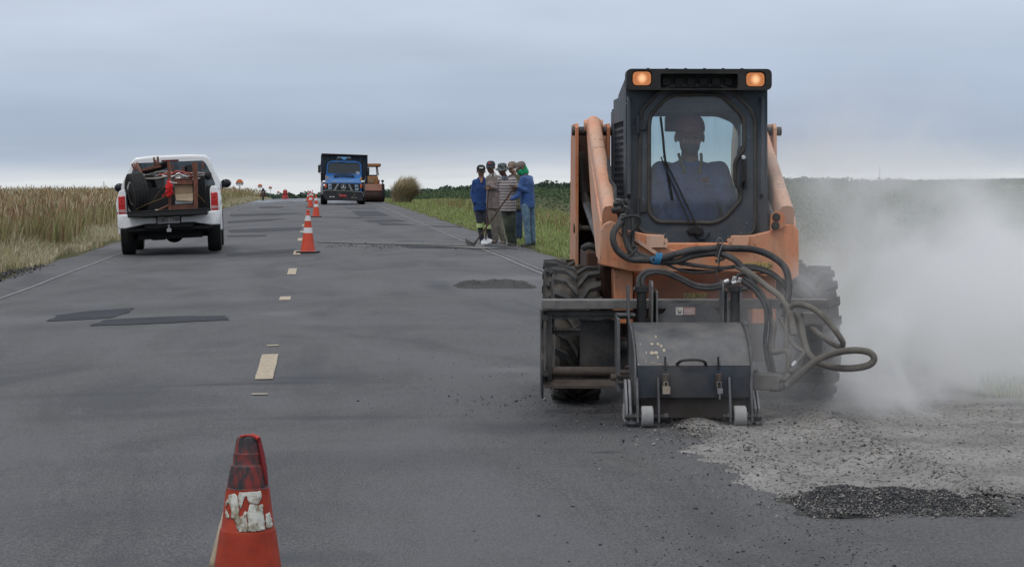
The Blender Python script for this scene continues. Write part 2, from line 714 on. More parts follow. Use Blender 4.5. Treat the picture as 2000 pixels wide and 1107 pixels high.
# milled strip and the dusty shoulder beside the machine
c = patch(4.1, 10.8, 1.35, 2.7, 0.85, DUSTC, c, 0.35)
c = patch(3.2, 13.5, 1.6, 3.2, 0.75, DUSTC, c, 0.6)
for (px, py, ru, rv, am) in ((1010, 543, 1.3, 1.0, 0.55), (930, 505, 0.9, 1.6, 0.30), (1010, 720, 0.34, 0.30, 0.5), (550, 612, 0.30, 0.5, 0.5),
                             (470, 583, 0.9, 0.9, 0.22), (60, 622, 1.0, 0.9, 0.35), (330, 590, 1.2, 1.2, 0.2), (700, 412, 1.4, 2.2, 0.4),
                             (560, 407, 2.2, 2.5, 0.35), (480, 430, 1.6, 1.5, 0.2), (340, 475, 2.0, 2.5, 0.2)):
    u_, v_ = puv(px, py)
    c = patch(u_, v_, ru, rv, am, PALE, c, 0.8)
for (px, py, ru, rv, am) in ((560, 745, 0.55, 0.22, 0.45), (640, 735, 0.3, 0.25, 0.4), (260, 812, 0.7, 0.25, 0.35), (860, 560, 0.20, 1.6, 0.55), (480, 500, 1.6, 1.5, 0.6),
                             (1100, 835, 0.55, 0.35, 0.5), (640, 815, 0.6, 0.12, 0.4), (200, 770, 0.9, 0.15, 0.3), (420, 597, 2.1, 0.9, 0.30), (100, 640, 0.8, 0.7, 0.25), (700, 900, 1.0, 0.5, 0.25), (300, 1000, 0.9, 0.5, 0.25), (520, 1090, 0.35, 0.18, 0.5), (470, 750, 0.8, 0.08, 0.6), (590, 738, 0.35, 0.10, 0.6), (1180, 884, 0.09, 0.05, 0.8)):
    u_, v_ = puv(px, py)
    c = patch(u_, v_, ru * 1.15, rv * 1.15, min(1, am * 1.35), (0.022, 0.024, 0.030), c, 0.9)
h = t.math('ADD', t.math('MULTIPLY', agg, 0.8), fine)
# mirage toward the crest, imitated by dark, glossy patches in the asphalt's colour
mirage = t.math('MULTIPLY', t.ramp(sepn.outputs['Y'], 105.0, 150.0), t.ramp(t.noise(1.0, 4, 0.6, t.coord('Object', (0.35, 0.16, 1), loc=(2, 9, 0))), 0.46, 0.54))
c = t.mix(t.math('MULTIPLY', mirage, 0.7), c, (0.02, 0.02, 0.022))
M_ROAD = t.out(t.bsdf(c, t.math('SUBTRACT', t.math('ADD', t.math('MULTIPLY', big, 0.2), 0.62), t.math('MULTIPLY', mirage, 0.56)), 0, t.bump(h, 0.45, 0.004), Specular_IOR_Level=0.35))

vsr = np.unique(np.concatenate([np.linspace(-20, 60, 330), np.linspace(60, 420, 260)]))
usr = np.linspace(0, 1, 26)
jl = np.cumsum(rng.normal(0, 1, len(vsr)))
jl = 0.10 * np.sin(vsr * 0.9) * np.sin(vsr * 0.31 + 1) + rng.normal(0, 0.02, len(vsr))
jr = 0.08 * np.sin(vsr * 1.1 + 2) * np.sin(vsr * 0.23) + rng.normal(0, 0.02, len(vsr))
Uu = (-4.80 + jl)[:, None] * (1 - usr)[None, :] + (4.32 + jr)[:, None] * usr[None, :]
Vv = np.repeat(vsr[:, None], len(usr), 1)
Zz = zground(np.clip(Uu, -9, 4.39), Vv) + 0.004 * np.sin(Vv * 0.8) * np.sin(Uu * 1.3)
Zz[:, 0] -= 0.05
Zz[:, -1] -= 0.05
nv_, nu_ = Uu.shape
ii = np.arange(nv_ * nu_).reshape(nv_, nu_)
road = raw_mesh('road', np.stack([Uu.ravel(), Vv.ravel(), Zz.ravel()], 1), np.stack([ii[:-1, :-1].ravel(), ii[:-1, 1:].ravel(), ii[1:, 1:].ravel(), ii[1:, :-1].ravel()], 1), M_ROAD, uvframe=True, smooth=True)
tag(road, kind='structure')


def zr_surf(u, v):
    return float(zground(min(u, 4.39), v)) + 0.004 * math.sin(v * 0.8) * math.sin(u * 1.3)


def ground_poly(name, pts, mat, dz=0.005, sub=0.16, jit=0.016, kind='structure', px=True):
    """thin sheet on the road whose outline is given as photo pixels (or u, v)"""
    P = [puv(*p) if px else p for p in pts]
    out = []
    for i in range(len(P)):
        a, b = Vector(P[i]), Vector(P[(i + 1) % len(P)])
        n = max(1, int((b - a).length / sub))
        for k in range(n):
            q = a + (b - a) * (k / n)
            out.append((q.x + rnd.gauss(0, jit), q.y + rnd.gauss(0, jit * 1.5)))
    tr = tessellate_polygon([[Vector((p[0], p[1], 0)) for p in out]])
    co = np.array([(p[0], p[1], zr_surf(p[0], p[1]) + dz) for p in out])
    # two levels: subdivide so that the sheet follows the crown
    bm = bmesh.new()
    vv = [bm.verts.new(c_) for c_ in co]
    for a in tr:
        try:
            bm.faces.new([vv[i] for i in a])
        except ValueError:
            pass
    bmesh.ops.subdivide_edges(bm, edges=[e for e in bm.edges if e.calc_length() > 0.8], cuts=3, use_grid_fill=True)
    for w_ in bm.verts:
        w_.co.z = zr_surf(w_.co.x, w_.co.y) + dz
    bmesh.ops.recalc_face_normals(bm, faces=bm.faces)
    if bm.faces and sum(f.normal.z for f in bm.faces) < 0:
        bmesh.ops.reverse_faces(bm, faces=bm.faces)
    me = bpy.data.meshes.new(name)
    bm.to_mesh(me)
    bm.free()
    me.materials.append(mat)
    o = bpy.data.objects.new(name, me)
    o.rotation_euler = (0, 0, ROTZ)
    COL.objects.link(o)
    return tag(o, kind=kind)


def asph(name, a, b, agg_c=(0.02, 0.02, 0.023), sc=90, bumpd=0.006):
    t = NT(name)
    c = t.mix(t.ramp(t.noise(2.2, 5), 0.3, 0.7), a, b)
    c = t.mix(t.math('MULTIPLY', t.ramp(t.voronoi(sc), 0.2, 0.02), 0.6), c, agg_c)
    c = t.mix(t.math('MULTIPLY', t.ramp(t.noise(160, 3), 0.55, 0.7), 0.5), c, tuple(min(1, x * 1.9) for x in b))
    return t.out(t.bsdf(c, 0.85, 0, t.bump(t.noise(110, 4), 0.6, bumpd), Specular_IOR_Level=0.25))


M_PATCH = asph('fresh_asphalt', (0.020, 0.023, 0.028), (0.034, 0.037, 0.043))
M_PATCH2 = asph('old_patch', (0.034, 0.035, 0.040), (0.050, 0.051, 0.057))
M_MILLED = asph('milled_surface', (0.22, 0.205, 0.19), (0.30, 0.28, 0.26), (0.05, 0.048, 0.045), 45, 0.02)
M_SEAM = asph('pale_seam', (0.075, 0.073, 0.070), (0.15, 0.145, 0.138))

for pts, m_ in (([(90, 628), (112, 616), (180, 607), (262, 602), (250, 612), (215, 622)], M_PATCH),
                ([(175, 637), (205, 625), (300, 620), (440, 617), (444, 626), (330, 632)], M_PATCH),
                ([(686, 412), (735, 412), (762, 422), (702, 423)], M_PATCH2),
                ([(712, 430), (775, 428), (795, 433), (720, 434)], M_PATCH2),
                ([(735, 435), (780, 436), (812, 440), (745, 440)], M_PATCH2),
                ([(672, 406), (730, 406), (735, 408), (680, 408)], M_PATCH2),
                ([(628, 424), (700, 424), (770, 426), (700, 427)], M_PATCH2),
                ([(830, 441), (905, 442), (900, 444), (835, 443)], M_PATCH2),
                ([(445, 449), (520, 446), (590, 444), (585, 450), (450, 455)], M_PATCH2),
                ([(445, 460), (520, 459), (520, 462), (445, 463)], M_PATCH2),
                ([(440, 495), (575, 486), (585, 492), (445, 500)], M_PATCH2),
                ([(445, 432), (520, 428), (560, 427), (520, 432), (445, 436)], M_PATCH2),
                ([(450, 419), (530, 416), (590, 417), (540, 421), (450, 423)], M_PATCH2),
                ([(505, 404), (555, 403), (550, 406), (510, 407)], M_PATCH2),
                ([(770, 477), (860, 475), (960, 479), (1010, 486), (900, 485), (800, 485)], M_PATCH)):
    o_ = ground_poly('asphalt_patch', pts, m_)
ground_poly('milled_trench', [(620, 471), (700, 472), (820, 474), (945, 478), (945, 482), (820, 479), (700, 476), (620, 474)], M_SEAM, 0.012, jit=0.015)
ground_poly('milled_trench', [(840, 482), (930, 482), (990, 485), (930, 487)], M_SEAM, 0.016, jit=0.02)
ground_poly('milled_trench', [(700, 400), (740, 401), (745, 403), (700, 402)], M_SEAM, 0.012, jit=0.02)

# painted lines
t = NT('cream_road_paint')
c = t.mix(t.ramp(t.noise(9, 7, 0.7), 0.35, 0.7), (0.36, 0.285, 0.19), (0.47, 0.39, 0.28))
c = t.mix(t.math('MULTIPLY', t.ramp(t.noise(45, 6, 0.75), 0.50, 0.62), 0.85), c, (0.11, 0.10, 0.09))
M_PAINT = t.out(t.bsdf(c, 0.7, 0, t.bump(t.noise(200, 3), 0.4, 0.003)))
t = NT('worn_white_paint')
c = t.mix(t.ramp(t.noise(7, 8, 0.75), 0.38, 0.66), (0.07, 0.07, 0.073), (0.27, 0.265, 0.26))
M_PAINTW = t.out(t.bsdf(c, 0.7, 0))


def strip(name, uvpts, w, mat, dz=0.007):
    P = []
    for (u, v) in uvpts:
        for s in (-1, 1):
            uu = u + s * w / 2 + rnd.gauss(0, 0.0015)
            P.append((uu, v, zr_surf(uu, v) + dz))
    f = np.array([(2 * i, 2 * i + 1, 2 * i + 3, 2 * i + 2) for i in range(len(uvpts) - 1)])
    o = raw_mesh(name, np.array(P), f, mat, uvframe=True)
    return tag(o, kind='structure')


strip('edge_line', [(-3.80, v) for v in np.arange(-5, 190, 0.7)], 0.05, M_PAINTW)
strip('edge_line', [(3.22, v) for v in np.arange(27.5, 190, 0.7)], 0.05, M_PAINTW)
strip('edge_line', [(3.36, v) for v in np.arange(30, 60, 0.7)], 0.03, M_PAINTW)
UC = puv(522, 715)[0]
for (y0, y1, jw) in ((739, 690, 1), (769, 767, .8), (674, 672, .8), (585, 578, 1), (535.5, 523.5, 1), (497, 489, 1), (470, 464.5, 1), (453.5, 451, 1), (441.5, 438.5, 1),
                     (429.5, 427.8, 1), (422, 419.5, .8), (414.8, 413.2, 1), (405.5, 404.6, .8), (399, 398.2, .8)):
    Ya, Yb = CH * FPX / (y0 - HY), CH * FPX / (y1 - HY)
    n_ = max(3, int((Yb - Ya) / 0.15))
    strip('lane_dash', [(UC, Ya + (Yb - Ya) * k / n_) for k in range(n_ + 1)], 0.125 * jw, M_PAINT, 0.006)


# ------------------------------------------------------------------ loose stones
def ico():
    bm = bmesh.new()
    bmesh.ops.create_icosphere(bm, subdivisions=1, radius=1)
    co = np.array([v.co[:] for v in bm.verts])
    f = np.array([[v.index for v in fc.verts] for fc in bm.faces])
    bm.free()
    return co, f


ICO, ICF = ico()


def stones(name, u, v, size, mats, probs, zoff=None, sink=0.25):
    n = len(u)
    co = ICO[None] * (1 + rng.normal(0, 0.22, (n, 12, 1)))
    sc = size[:, None] * rng.uniform(0.6, 1.25, (n, 3))
    sc[:, 2] *= 0.75
    co = co * sc[:, None, :]
    a = rng.uniform(0, 2 * PI, n)
    ca, sa = np.cos(a)[:, None], np.sin(a)[:, None]
    x = co[:, :, 0] * ca - co[:, :, 1] * sa
    y = co[:, :, 0] * sa + co[:, :, 1] * ca
    z0 = zground(np.minimum(u, 4.39), v) if zoff is None else zoff
    z = co[:, :, 2] + (z0 + size * (0.6 - sink))[:, None]
    P = np.stack([x + u[:, None], y + v[:, None], z], 2).reshape(-1, 3)
    f = (ICF[None] + (np.arange(n) * 12)[:, None, None]).reshape(-1, 3)
    mi = np.repeat(rng.choice(len(mats), n, p=probs), len(ICF))
    o = raw_mesh(name, P, f, mats, mi, uvframe=True)
    return tag(o, kind='stuff')


def stone_mat(name, c):
    t = NT(name)
    cc = t.mix(t.ramp(t.noise(30, 4), 0.3, 0.7), tuple(x * 0.7 for x in c), tuple(min(1, x * 1.3) for x in c))
    return t.out(t.bsdf(cc, 0.9, 0, Specular_IOR_Level=0.2))


M_ST = [stone_mat('stone_dark', (0.045, 0.045, 0.05)), stone_mat('stone_grey', (0.15, 0.145, 0.14)), stone_mat('stone_beige', (0.25, 0.232, 0.212))]


# relief of the milled strip: two low windrows and a dark heap of millings between them
def z_mill(U, V):
    z = zground(np.minimum(U, 4.39), V)
    on = smooth01((12.6 - V) / 0.8) * smooth01((V - 8.1) / 0.6)
    for uc, h_, w_ in ((2.12, 0.030, 0.10), (2.80, 0.036, 0.11)):
        wob = 0.03 * np.sin(V * 2.1 + uc * 5) + 0.015 * np.sin(V * 6.3)
        z = z + on * h_ * np.exp(-((U - uc - wob) / w_) ** 2)
    z = z + on * 0.008 * np.sin(U * 23 + np.sin(V * 3)) * np.sin(V * 17)
    return z + 0.0065


gu, gv = np.linspace(1.55, 4.36, 150), np.linspace(7.6, 13.6, 260)
GU, GV = np.meshgrid(gu, gv)
# ragged outline: drop what lies outside it
w1 = 1.92 + 0.10 * np.sin(GV * 1.7) + 0.06 * np.sin(GV * 5.1 + 1)
near = 8.78 + 0.10 * np.sin(GU * 2.3 + 1) + 0.08 * np.sin(GU * 9) - 0.25 * (GU > 2.9) * (GU - 2.9)
keep = (GU > w1) & (GV > near) & (GV < 13.2 + 0.2 * np.sin(GU * 4))
Zm = z_mill(GU, GV) - 0.012 * (1 - smooth01(np.minimum(GU - w1 + 0.02, GV - near + 0.02) / 0.16))
t = NT('milled_ground')
oc = t.coord('Object')
c = t.mix(t.ramp(t.noise(1.8, 6, 0.6, oc), 0.35, 0.65), (0.20, 0.193, 0.184), (0.31, 0.298, 0.282))
c = t.mix(t.math('MULTIPLY', t.ramp(t.noise(42, 5, 0.7, oc), 0.5, 0.66), 0.8), c, (0.065, 0.062, 0.060))
c = t.mix(t.math('MULTIPLY', t.ramp(t.voronoi(95, oc), 0.25, 0.05), 0.5), c, (0.04, 0.04, 0.04))
M_MG = t.out(t.bsdf(c, 0.95, 0, t.bump(t.noise(70, 6, 0.7, oc), 0.9, 0.012), Specular_IOR_Level=0.1))
idx = np.arange(GU.size).reshape(GU.shape)
q = np.stack([idx[:-1, :-1].ravel(), idx[:-1, 1:].ravel(), idx[1:, 1:].ravel(), idx[1:, :-1].ravel()], 1)
kq = keep.ravel()[q].all(1)
mg = raw_mesh('milled_ground', np.stack([GU.ravel(), GV.ravel(), Zm.ravel() + rng.normal(0, 0.0022, GU.size)], 1), q[kq], M_MG, uvframe=True)
tag(mg, kind='structure')

nS = 34000
su = rng.normal(2.45, 0.33, nS)
sel = rng.random(nS)
su = np.where(sel < 0.20, rng.normal(2.12, 0.08, nS), su)
su = np.where((sel >= 0.20) & (sel < 0.44), rng.normal(2.82, 0.10, nS), su)
su = np.where(sel > 0.80, rng.uniform(2.7, 4.3, nS), su)
sv = 8.4 + 4.6 * rng.beta(1.3, 1.0, nS)
ss = rng.lognormal(-5.62, 0.38, nS)
stones('loose_gravel', su, sv, ss, M_ST, [0.24, 0.40, 0.36], z_mill(su, sv) - 0.003)
# chips thrown further over the lane
nS = 4600
u1 = 2.1 - np.abs(rng.normal(0, 0.55, nS))
v1 = rng.uniform(7.4, 13.5, nS)
k_ = rng.random(nS) < 0.3
u1[k_], v1[k_] = 2.6 - np.abs(rng.normal(0, 1.0, k_.sum())), 15.0 + rng.normal(0, 2.4, k_.sum())
stones('scattered_chips', u1, v1, rng.lognormal(-6.0, 0.45, nS), M_ST, [0.7, 0.22, 0.08])


# dark heaps of millings
def heap(name, pl, pr, yb, hgt, depth, n):
    (u0, v0), (u1_, _) = puv(pl, yb), puv(pr, yb)
    uc, hw = (u0 + u1_) / 2, (u1_ - u0) / 2
    gu, gv = np.linspace(u0 - 0.05, u1_ + 0.05, 90), np.linspace(v0, v0 + depth, 44)
    U, V = np.meshgrid(gu, gv)

    def zh(U, V):
        a = smooth01((1 - np.abs(U - uc) / hw) / 0.42)
        tv = (V - v0 - 0.02 * np.sin(U * 9)) / depth
        b = smooth01(tv / 0.55) * smooth01((1 - tv) / 0.35)
        return hgt * a * b * (1 + 0.10 * np.sin(U * 11 + 1) + 0.06 * np.sin(U * 29) + 0.05 * np.sin(V * 37 + U * 13))
    H = zh(U, V)
    z = z_mill(U, V) if v0 < 12 else zground(U, V)
    me = MBgrid = None
    ii = np.arange(U.size).reshape(U.shape)
    qq = np.stack([ii[:-1, :-1].ravel(), ii[:-1, 1:].ravel(), ii[1:, 1:].ravel(), ii[1:, :-1].ravel()], 1)
    o = raw_mesh(name, np.stack([U.ravel(), V.ravel(), (z + H - 0.012 - 0.012 * (V < v0 + 0.05)).ravel() + rng.normal(0, 0.0018, U.size)], 1), qq, asph(name + '_soil', (0.035, 0.036, 0.034), (0.070, 0.070, 0.064), (0.012, 0.012, 0.012), 60, 0.02), uvframe=True)
    pu = uc + hw * rng.uniform(-1, 1, n) * 1.02
    pv = v0 + depth * rng.uniform(0.0, 1, n)
    s_ = stones('pebbles', pu, pv, rng.lognormal(-5.85, 0.35, n), M_ST, [0.66, 0.22, 0.12], (z_mill(pu, pv) if v0 < 12 else zground(pu, pv)) + zh(pu, pv) - 0.010)
    s_.rotation_euler = (0, 0, 0)
    s_.parent = o
    tag(o, kind='stuff')
    return o


hp = heap('heap_of_millings', 1590, 1965, 1013, 0.060, 0.60, 13000)
tag(hp, 'dark low heap of loose millings at the near end of the milled strip', 'heap')
hp2 = heap('heap_of_millings', 888, 1068, 566, 0.085, 1.5, 1500)
tag(hp2, 'dark low heap of loose millings on the lane left of the loader', 'heap')
# ragged dark soil edge at the left shoulder
nS = 900
sv = rng.uniform(29, 37.5, nS)
stones('loose_gravel', -4.75 + rng.normal(0, 0.16, nS) - 0.05, sv, rng.lognormal(-4.5, 0.5, nS), M_ST, [0.85, 0.12, 0.03], zground(-4.9, sv))
nS = 800
sv = rng.uniform(36, 46, nS)
stones('loose_gravel', rng.uniform(0.2, 4.2, nS), puv(900, 480)[1] + rng.normal(0, 1.0, nS), rng.lognormal(-4.9, 0.4, nS), M_ST, [0.7, 0.2, 0.1])


# ------------------------------------------------------------------ grass, crop and trees
def leaf_mat(name, c1, c2, rough=0.6, trans=0.25, sc=3):
    t = NT(name)
    g = t.N('ShaderNodeNewGeometry')
    isl = g.outputs['Random Per Island']
    c = t.mix(isl, c1, c2)
    c = t.mix(t.math('MULTIPLY', t.ramp(t.noise(0.35 * sc, 3), 0.35, 0.65), 0.45), c, tuple(x * 0.6 for x in c1))
    d = t.bsdf(c, rough, 0, Specular_IOR_Level=0.25)
    tr = t.N('ShaderNodeBsdfTranslucent')
    t.l.new(c, tr.inputs['Color'])
    mx = t.N('ShaderNodeMixShader')
    mx.inputs[0].default_value = trans
    t.l.new(d, mx.inputs[1])
    t.l.new(tr.outputs[0], mx.inputs[2])
    return t.out(mx.outputs[0])


G_GREEN = leaf_mat('grass_green', (0.18, 0.25, 0.065), (0.31, 0.37, 0.13))
G_OLIVE = leaf_mat('grass_olive', (0.14, 0.15, 0.055), (0.26, 0.25, 0.11))
G_STRAW = leaf_mat('grass_straw', (0.29, 0.225, 0.115), (0.48, 0.39, 0.23))
G_RUST = leaf_mat('grass_rust', (0.21, 0.125, 0.065), (0.36, 0.225, 0.13))
G_PALE = leaf_mat('grass_pale', (0.42, 0.36, 0.24), (0.62, 0.56, 0.42))
L_CROP = leaf_mat('crop_leaf', (0.050, 0.088, 0.034), (0.12, 0.175, 0.075), 0.5, 0.2)
L_CROP2 = leaf_mat('crop_leaf_dark', (0.032, 0.058, 0.026), (0.075, 0.115, 0.05), 0.5, 0.2)
L_TREE = leaf_mat('forest_leaf', (0.040, 0.072, 0.048), (0.075, 0.115, 0.075), 0.7, 0.1, 0.1)


def blades(name, u, v, z, h, w, lean, mats, mi, extra=None, seg=2):
    n = len(u)
    a = rng.uniform(0, 2 * PI, n)
    d = np.stack([np.cos(a), np.sin(a)], 1)
    side = np.stack([-d[:, 1], d[:, 0]], 1) * (w / 2)[:, None]
    # blades mostly show their flat side, any direction
    base = np.stack([u, v], 1)
    tip = base + d * (lean * h)[:, None]
    mid = base + d * (lean * h * 0.3)[:, None]
    P = np.zeros((n, 5, 3))
    P[:, 0, :2], P[:, 1, :2] = base - side, base + side
    P[:, 2, :2], P[:, 3, :2] = mid - side * 0.8, mid + side * 0.8
    P[:, 4, :2] = tip
    P[:, 0, 2] = P[:, 1, 2] = z
    P[:, 2, 2] = P[:, 3, 2] = z + h * 0.55
    P[:, 4, 2] = z + h * np.sqrt(np.maximum(0.15, 1 - (lean * 0.7) ** 2))
    T = np.array([(0, 1, 3), (0, 3, 2), (2, 3, 4)])
    f = (T[None] + (np.arange(n) * 5)[:, None, None]).reshape(-1, 3)
    o = raw_mesh(name, P.reshape(-1, 3), f, mats, np.repeat(mi, 3), uvframe=True)
    return tag(o, kind='stuff')


def samp_v(n, v0, v1, p=1.7):
    """distances, denser near the viewer"""
    x = rng.random(n)
    k = 1 - p
    return (v0 ** k + x * (v1 ** k - v0 ** k)) ** (1 / k)


GM = [G_GREEN, G_OLIVE, G_STRAW, G_RUST, G_PALE]


def pick(n, p):
    return rng.choice(5, n, p=p)


def clumpy(u, v, s=0.5):
    return 0.5 + 0.5 * np.sin(u * 2.1 * s + 1.3 * np.sin(v * 0.37 * s)) * np.sin(v * 0.9 * s + u)


# left: tall seeding grass behind a strip of short pale grass
n = 62000
v_ = samp_v(n, 22, 235, 1.5)
u_ = -5.7 - rng.exponential(3.0, n) * (1 + v_ / 120) - 0.35 * np.sin(v_ * 0.23)
h_ = rng.normal(0.90, 0.13, n) * (0.86 + 0.10 * smooth01((-5.9 - u_) / 1.5)) + 0.05 * clumpy(u_, v_)
w_ = 0.010 + 0.00016 * v_ * rng.uniform(0.6, 1.6, n)
blades('tall_grass', u_, v_, zground(u_, v_) - 0.02, h_, w_, rng.uniform(0.05, 0.45, n), GM, pick(n, [0.10, 0.32, 0.34, 0.19, 0.05]))
# seed heads above the blades
n = 42000
v_ = samp_v(n, 22, 240, 1.5)
u_ = -5.8 - rng.exponential(4.0, n) * (1 + v_ / 100) - 0.35 * np.sin(v_ * 0.23)
z_ = zground(u_, v_) + rng.normal(0.80, 0.10, n) + 0.04 * clumpy(u_, v_)
blades('grass_seed_heads', u_, v_, z_, rng.uniform(0.12, 0.26, n), 0.016 + 0.00020 * v_, rng.uniform(0.1, 0.8, n), GM, pick(n, [0, 0.06, 0.44, 0.38, 0.12]))
# a few tall plumes
n = 260
v_ = samp_v(n, 26, 200, 1.3)
u_ = -6.0 - rng.exponential(3.5, n)
blades('grass_plumes', u_, v_, zground(u_, v_), rng.uniform(1.05, 1.36, n), 0.018 + 0.0001 * v_, rng.uniform(0.15, 0.5, n), GM, pick(n, [0, 0.2, 0.5, 0.3, 0]))
# short pale fluffy grass on the verge
n = 60000
v_ = samp_v(n, 20, 235, 1.5)
u_ = -4.82 - np.abs(rng.normal(0, 0.55, n)) + 0.12 * np.sin(v_ * 0.7)
h_ = rng.uniform(0.12, 0.42, n) * (0.6 + 0.7 * smooth01((-4.9 - u_) / 0.9)) * (0.6 + 0.7 * clumpy(u_ * 2, v_, 0.6))
blades('verge_grass', u_, v_, zground(u_, v_) - 0.03, h_, 0.006 + 0.00012 * v_, rng.uniform(0.1, 0.9, n), GM, np.where(rng.random(n) < 0.5 * clumpy(u_ + 3, v_, 0.8) + 0.35, 4, pick(n, [0.30, 0.30, 0.32, 0.05, 0.03])))

# right verge: short green grass with dry tufts
n = 120000
v_ = samp_v(n, 13, 210, 1.55)
u_ = 4.30 + rng.uniform(0, 1, n) ** 1.3 * (4.9 + 0.02 * v_) + 0.10 * np.sin(v_ * 0.9)
cl_ = clumpy(u_ * 1.5, v_, 0.9)
h_ = rng.uniform(0.05, 0.19, n) * (0.7 + 0.6 * cl_) * (0.65 + 0.6 * smooth01((u_ - 4.3) / 1.0))
r_ = rng.random(n)
dry = 0.10 + 0.36 * (cl_ > 0.72)
mi_ = np.where(r_ < dry, 2, np.where(r_ < dry + 0.03, 3, np.where(r_ < dry + 0.42, 0, np.where(r_ < 0.93, 1, 4))))
mi_ = np.where((rng.random(n) < 0.62), 0, mi_)
blades('verge_grass', u_, v_, zground(u_, v_) - 0.03, h_, 0.007 + 0.00014 * v_, rng.uniform(0.1, 0.9, n), GM, mi_)
n = 16000
v_ = rng.uniform(3, 15, n)
u_ = 4.30 + rng.uniform(0, 1, n) ** 1.2 * 5.2
h_ = rng.uniform(0.05, 0.20, n)
blades('verge_grass', u_, v_, zground(u_, v_) - 0.03, h_, np.full(n, 0.008), rng.uniform(0.1, 0.9, n), GM, pick(n, [0.55, 0.25, 0.14, 0.02, 0.04]))
# reddish weeds in front of the crop
n = 26000
v_ = samp_v(n, 16, 150, 1.5)
u_ = 8.6 + rng.normal(0, 0.55, n)
h_ = rng.uniform(0.2, 0.6, n) * (0.25 + 0.9 * clumpy(u_, v_, 0.9))
blades('roadside_weeds', u_, v_, zground(u_, v_) - 0.02, h_, 0.008 + 0.00016 * v_, rng.uniform(0.1, 0.9, n), GM, pick(n, [0.30, 0.40, 0.10, 0.18, 0.02]))


# crop: every plant a loose dome of leaves
def leaves(name, C, size, mats, mi):
    n = len(C)
    a = rng.normal(0, 1, (n, 3))
    a /= np.linalg.norm(a, axis=1)[:, None]
    b = rng.normal(0, 1, (n, 3))
    b -= a * (a * b).sum(1)[:, None]
    b /= np.linalg.norm(b, axis=1)[:, None]
    a, b = a * size[:, None], b * (size * 0.62)[:, None]
    P = np.stack([C - a, C - b * 0.9, C + a, C + b], 1)
    f = (np.array([(0, 1, 2, 3)])[None] + (np.arange(n) * 4)[:, None, None]).reshape(-1, 4)
    o = raw_mesh(name, P.reshape(-1, 3), f, mats, mi, uvframe=True)
    return tag(o, kind='stuff')


n = 330000
v_ = samp_v(n, 14, 330, 1.25)
u_ = 9.2 + rng.random(n) * (6 + v_ * 0.40)
row = np.abs(((u_ + 0.05 * v_) / 0.9) % 1 - 0.5) * 2
keep = rng.random(n) < 0.55 + 0.45 * row
u_, v_, row = u_[keep], v_[keep], row[keep]
n = len(u_)
cano = 0.86 * (0.80 + 0.20 * smooth01((u_ - 9.0) / 3)) - 0.10 * (1 - row) + 0.05 * np.sin(u_ * 1.3 + v_ * 0.7) + rng.normal(0, 0.05, n)
z_ = zground(u_, v_) + cano * np.sqrt(rng.uniform(0.15, 1.0, n))
leaves('crop_plants', np.stack([u_, v_, z_], 1), (0.028 + 0.00020 * v_) * rng.uniform(0.6, 1.4, n), [L_CROP, L_CROP2], (rng.random(n) < 0.4).astype(int))
# shoots that break the top of the crop
n = 5200
v_ = rng.uniform(130, 260, n)
u_ = 9.5 + rng.random(n) * (6 + v_ * 0.38)
blades('crop_shoots', u_, v_, zground(u_, v_) + 0.75, rng.uniform(0.08, 0.24, n), 0.015 + 0.00016 * v_, rng.uniform(0.1, 0.6, n), [L_CROP], np.zeros(n, int))

# far wood: a band of crowns beyond the crest
n = 130000
v_ = rng.uniform(790, 870, n)
u_ = rng.uniform(-160, 260, n)
cell = np.floor(u_ / 7.5) * 13.1 + np.floor(v_ / 9) * 7.7
hh = 8.6 + 1.3 * (np.sin(cell * 12.9898) * 43758.5453 % 1.0) + 1.2 * np.sin(u_ * 0.013) + np.clip(u_ - 10, 0, 80) * 0.018
du = (u_ / 7.5) % 1 - 0.5
zt = hh * (1 - 0.4 * du * du)
z_ = zground(u_, v_) + zt * rng.uniform(0.1, 1.0, n) ** 0.5
leaves('distant_wood', np.stack([u_, v_, z_], 1), rng.uniform(0.3, 0.8, n), [L_TREE], np.zeros(n, int))

# the big dry tussock beside the road roller
tus = thing('dry_tussock', 'tall arching dry tussock of straw-coloured grass right of the road roller', 'tussock', (*RP(5.05, 128), float(zground(5.05, 128)) - 0.05))
n = 3000
rr = np.sqrt(rng.random(n)) * 0.55
aa = rng.uniform(0, 2 * PI, n)
L_ = rng.uniform(0.8, 1.85, n)
out = rng.uniform(0.1, 1.0, n) ** 1.4
P = np.zeros((n, 7, 3))
d = np.stack([np.cos(aa), np.sin(aa)], 1)
sd = np.stack([-d[:, 1], d[:, 0]], 1) * 0.014
for k, s in enumerate((0, 0.45, 0.8, 1.0)):
    hx = rr * 0.95 + out * 0.85 * s ** 1.8
    hz = L_ * (s - 0.42 * out * s ** 2.6)
    c_ = np.stack([d[:, 0] * hx + 0.42 * s ** 2, d[:, 1] * hx], 1)
    if k < 3:
        P[:, 2 * k, :2], P[:, 2 * k + 1, :2] = c_ - sd, c_ + sd
        P[:, 2 * k, 2] = P[:, 2 * k + 1, 2] = hz
    else:
        P[:, 6, :2] = c_
        P[:, 6, 2] = hz
T = np.array([(0, 1, 3), (0, 3, 2), (2, 3, 5), (2, 5, 4), (4, 5, 6)])
f = (T[None] + (np.arange(n) * 7)[:, None, None]).reshape(-1, 3)
o = raw_mesh('blades', P.reshape(-1, 3), f, [G_STRAW, G_PALE, G_OLIVE, G_RUST], np.repeat(rng.choice(4, n, p=[0.40, 0.50, 0.06, 0.04]), 5))
o.parent = tus
o['kind'] = 'stuff'


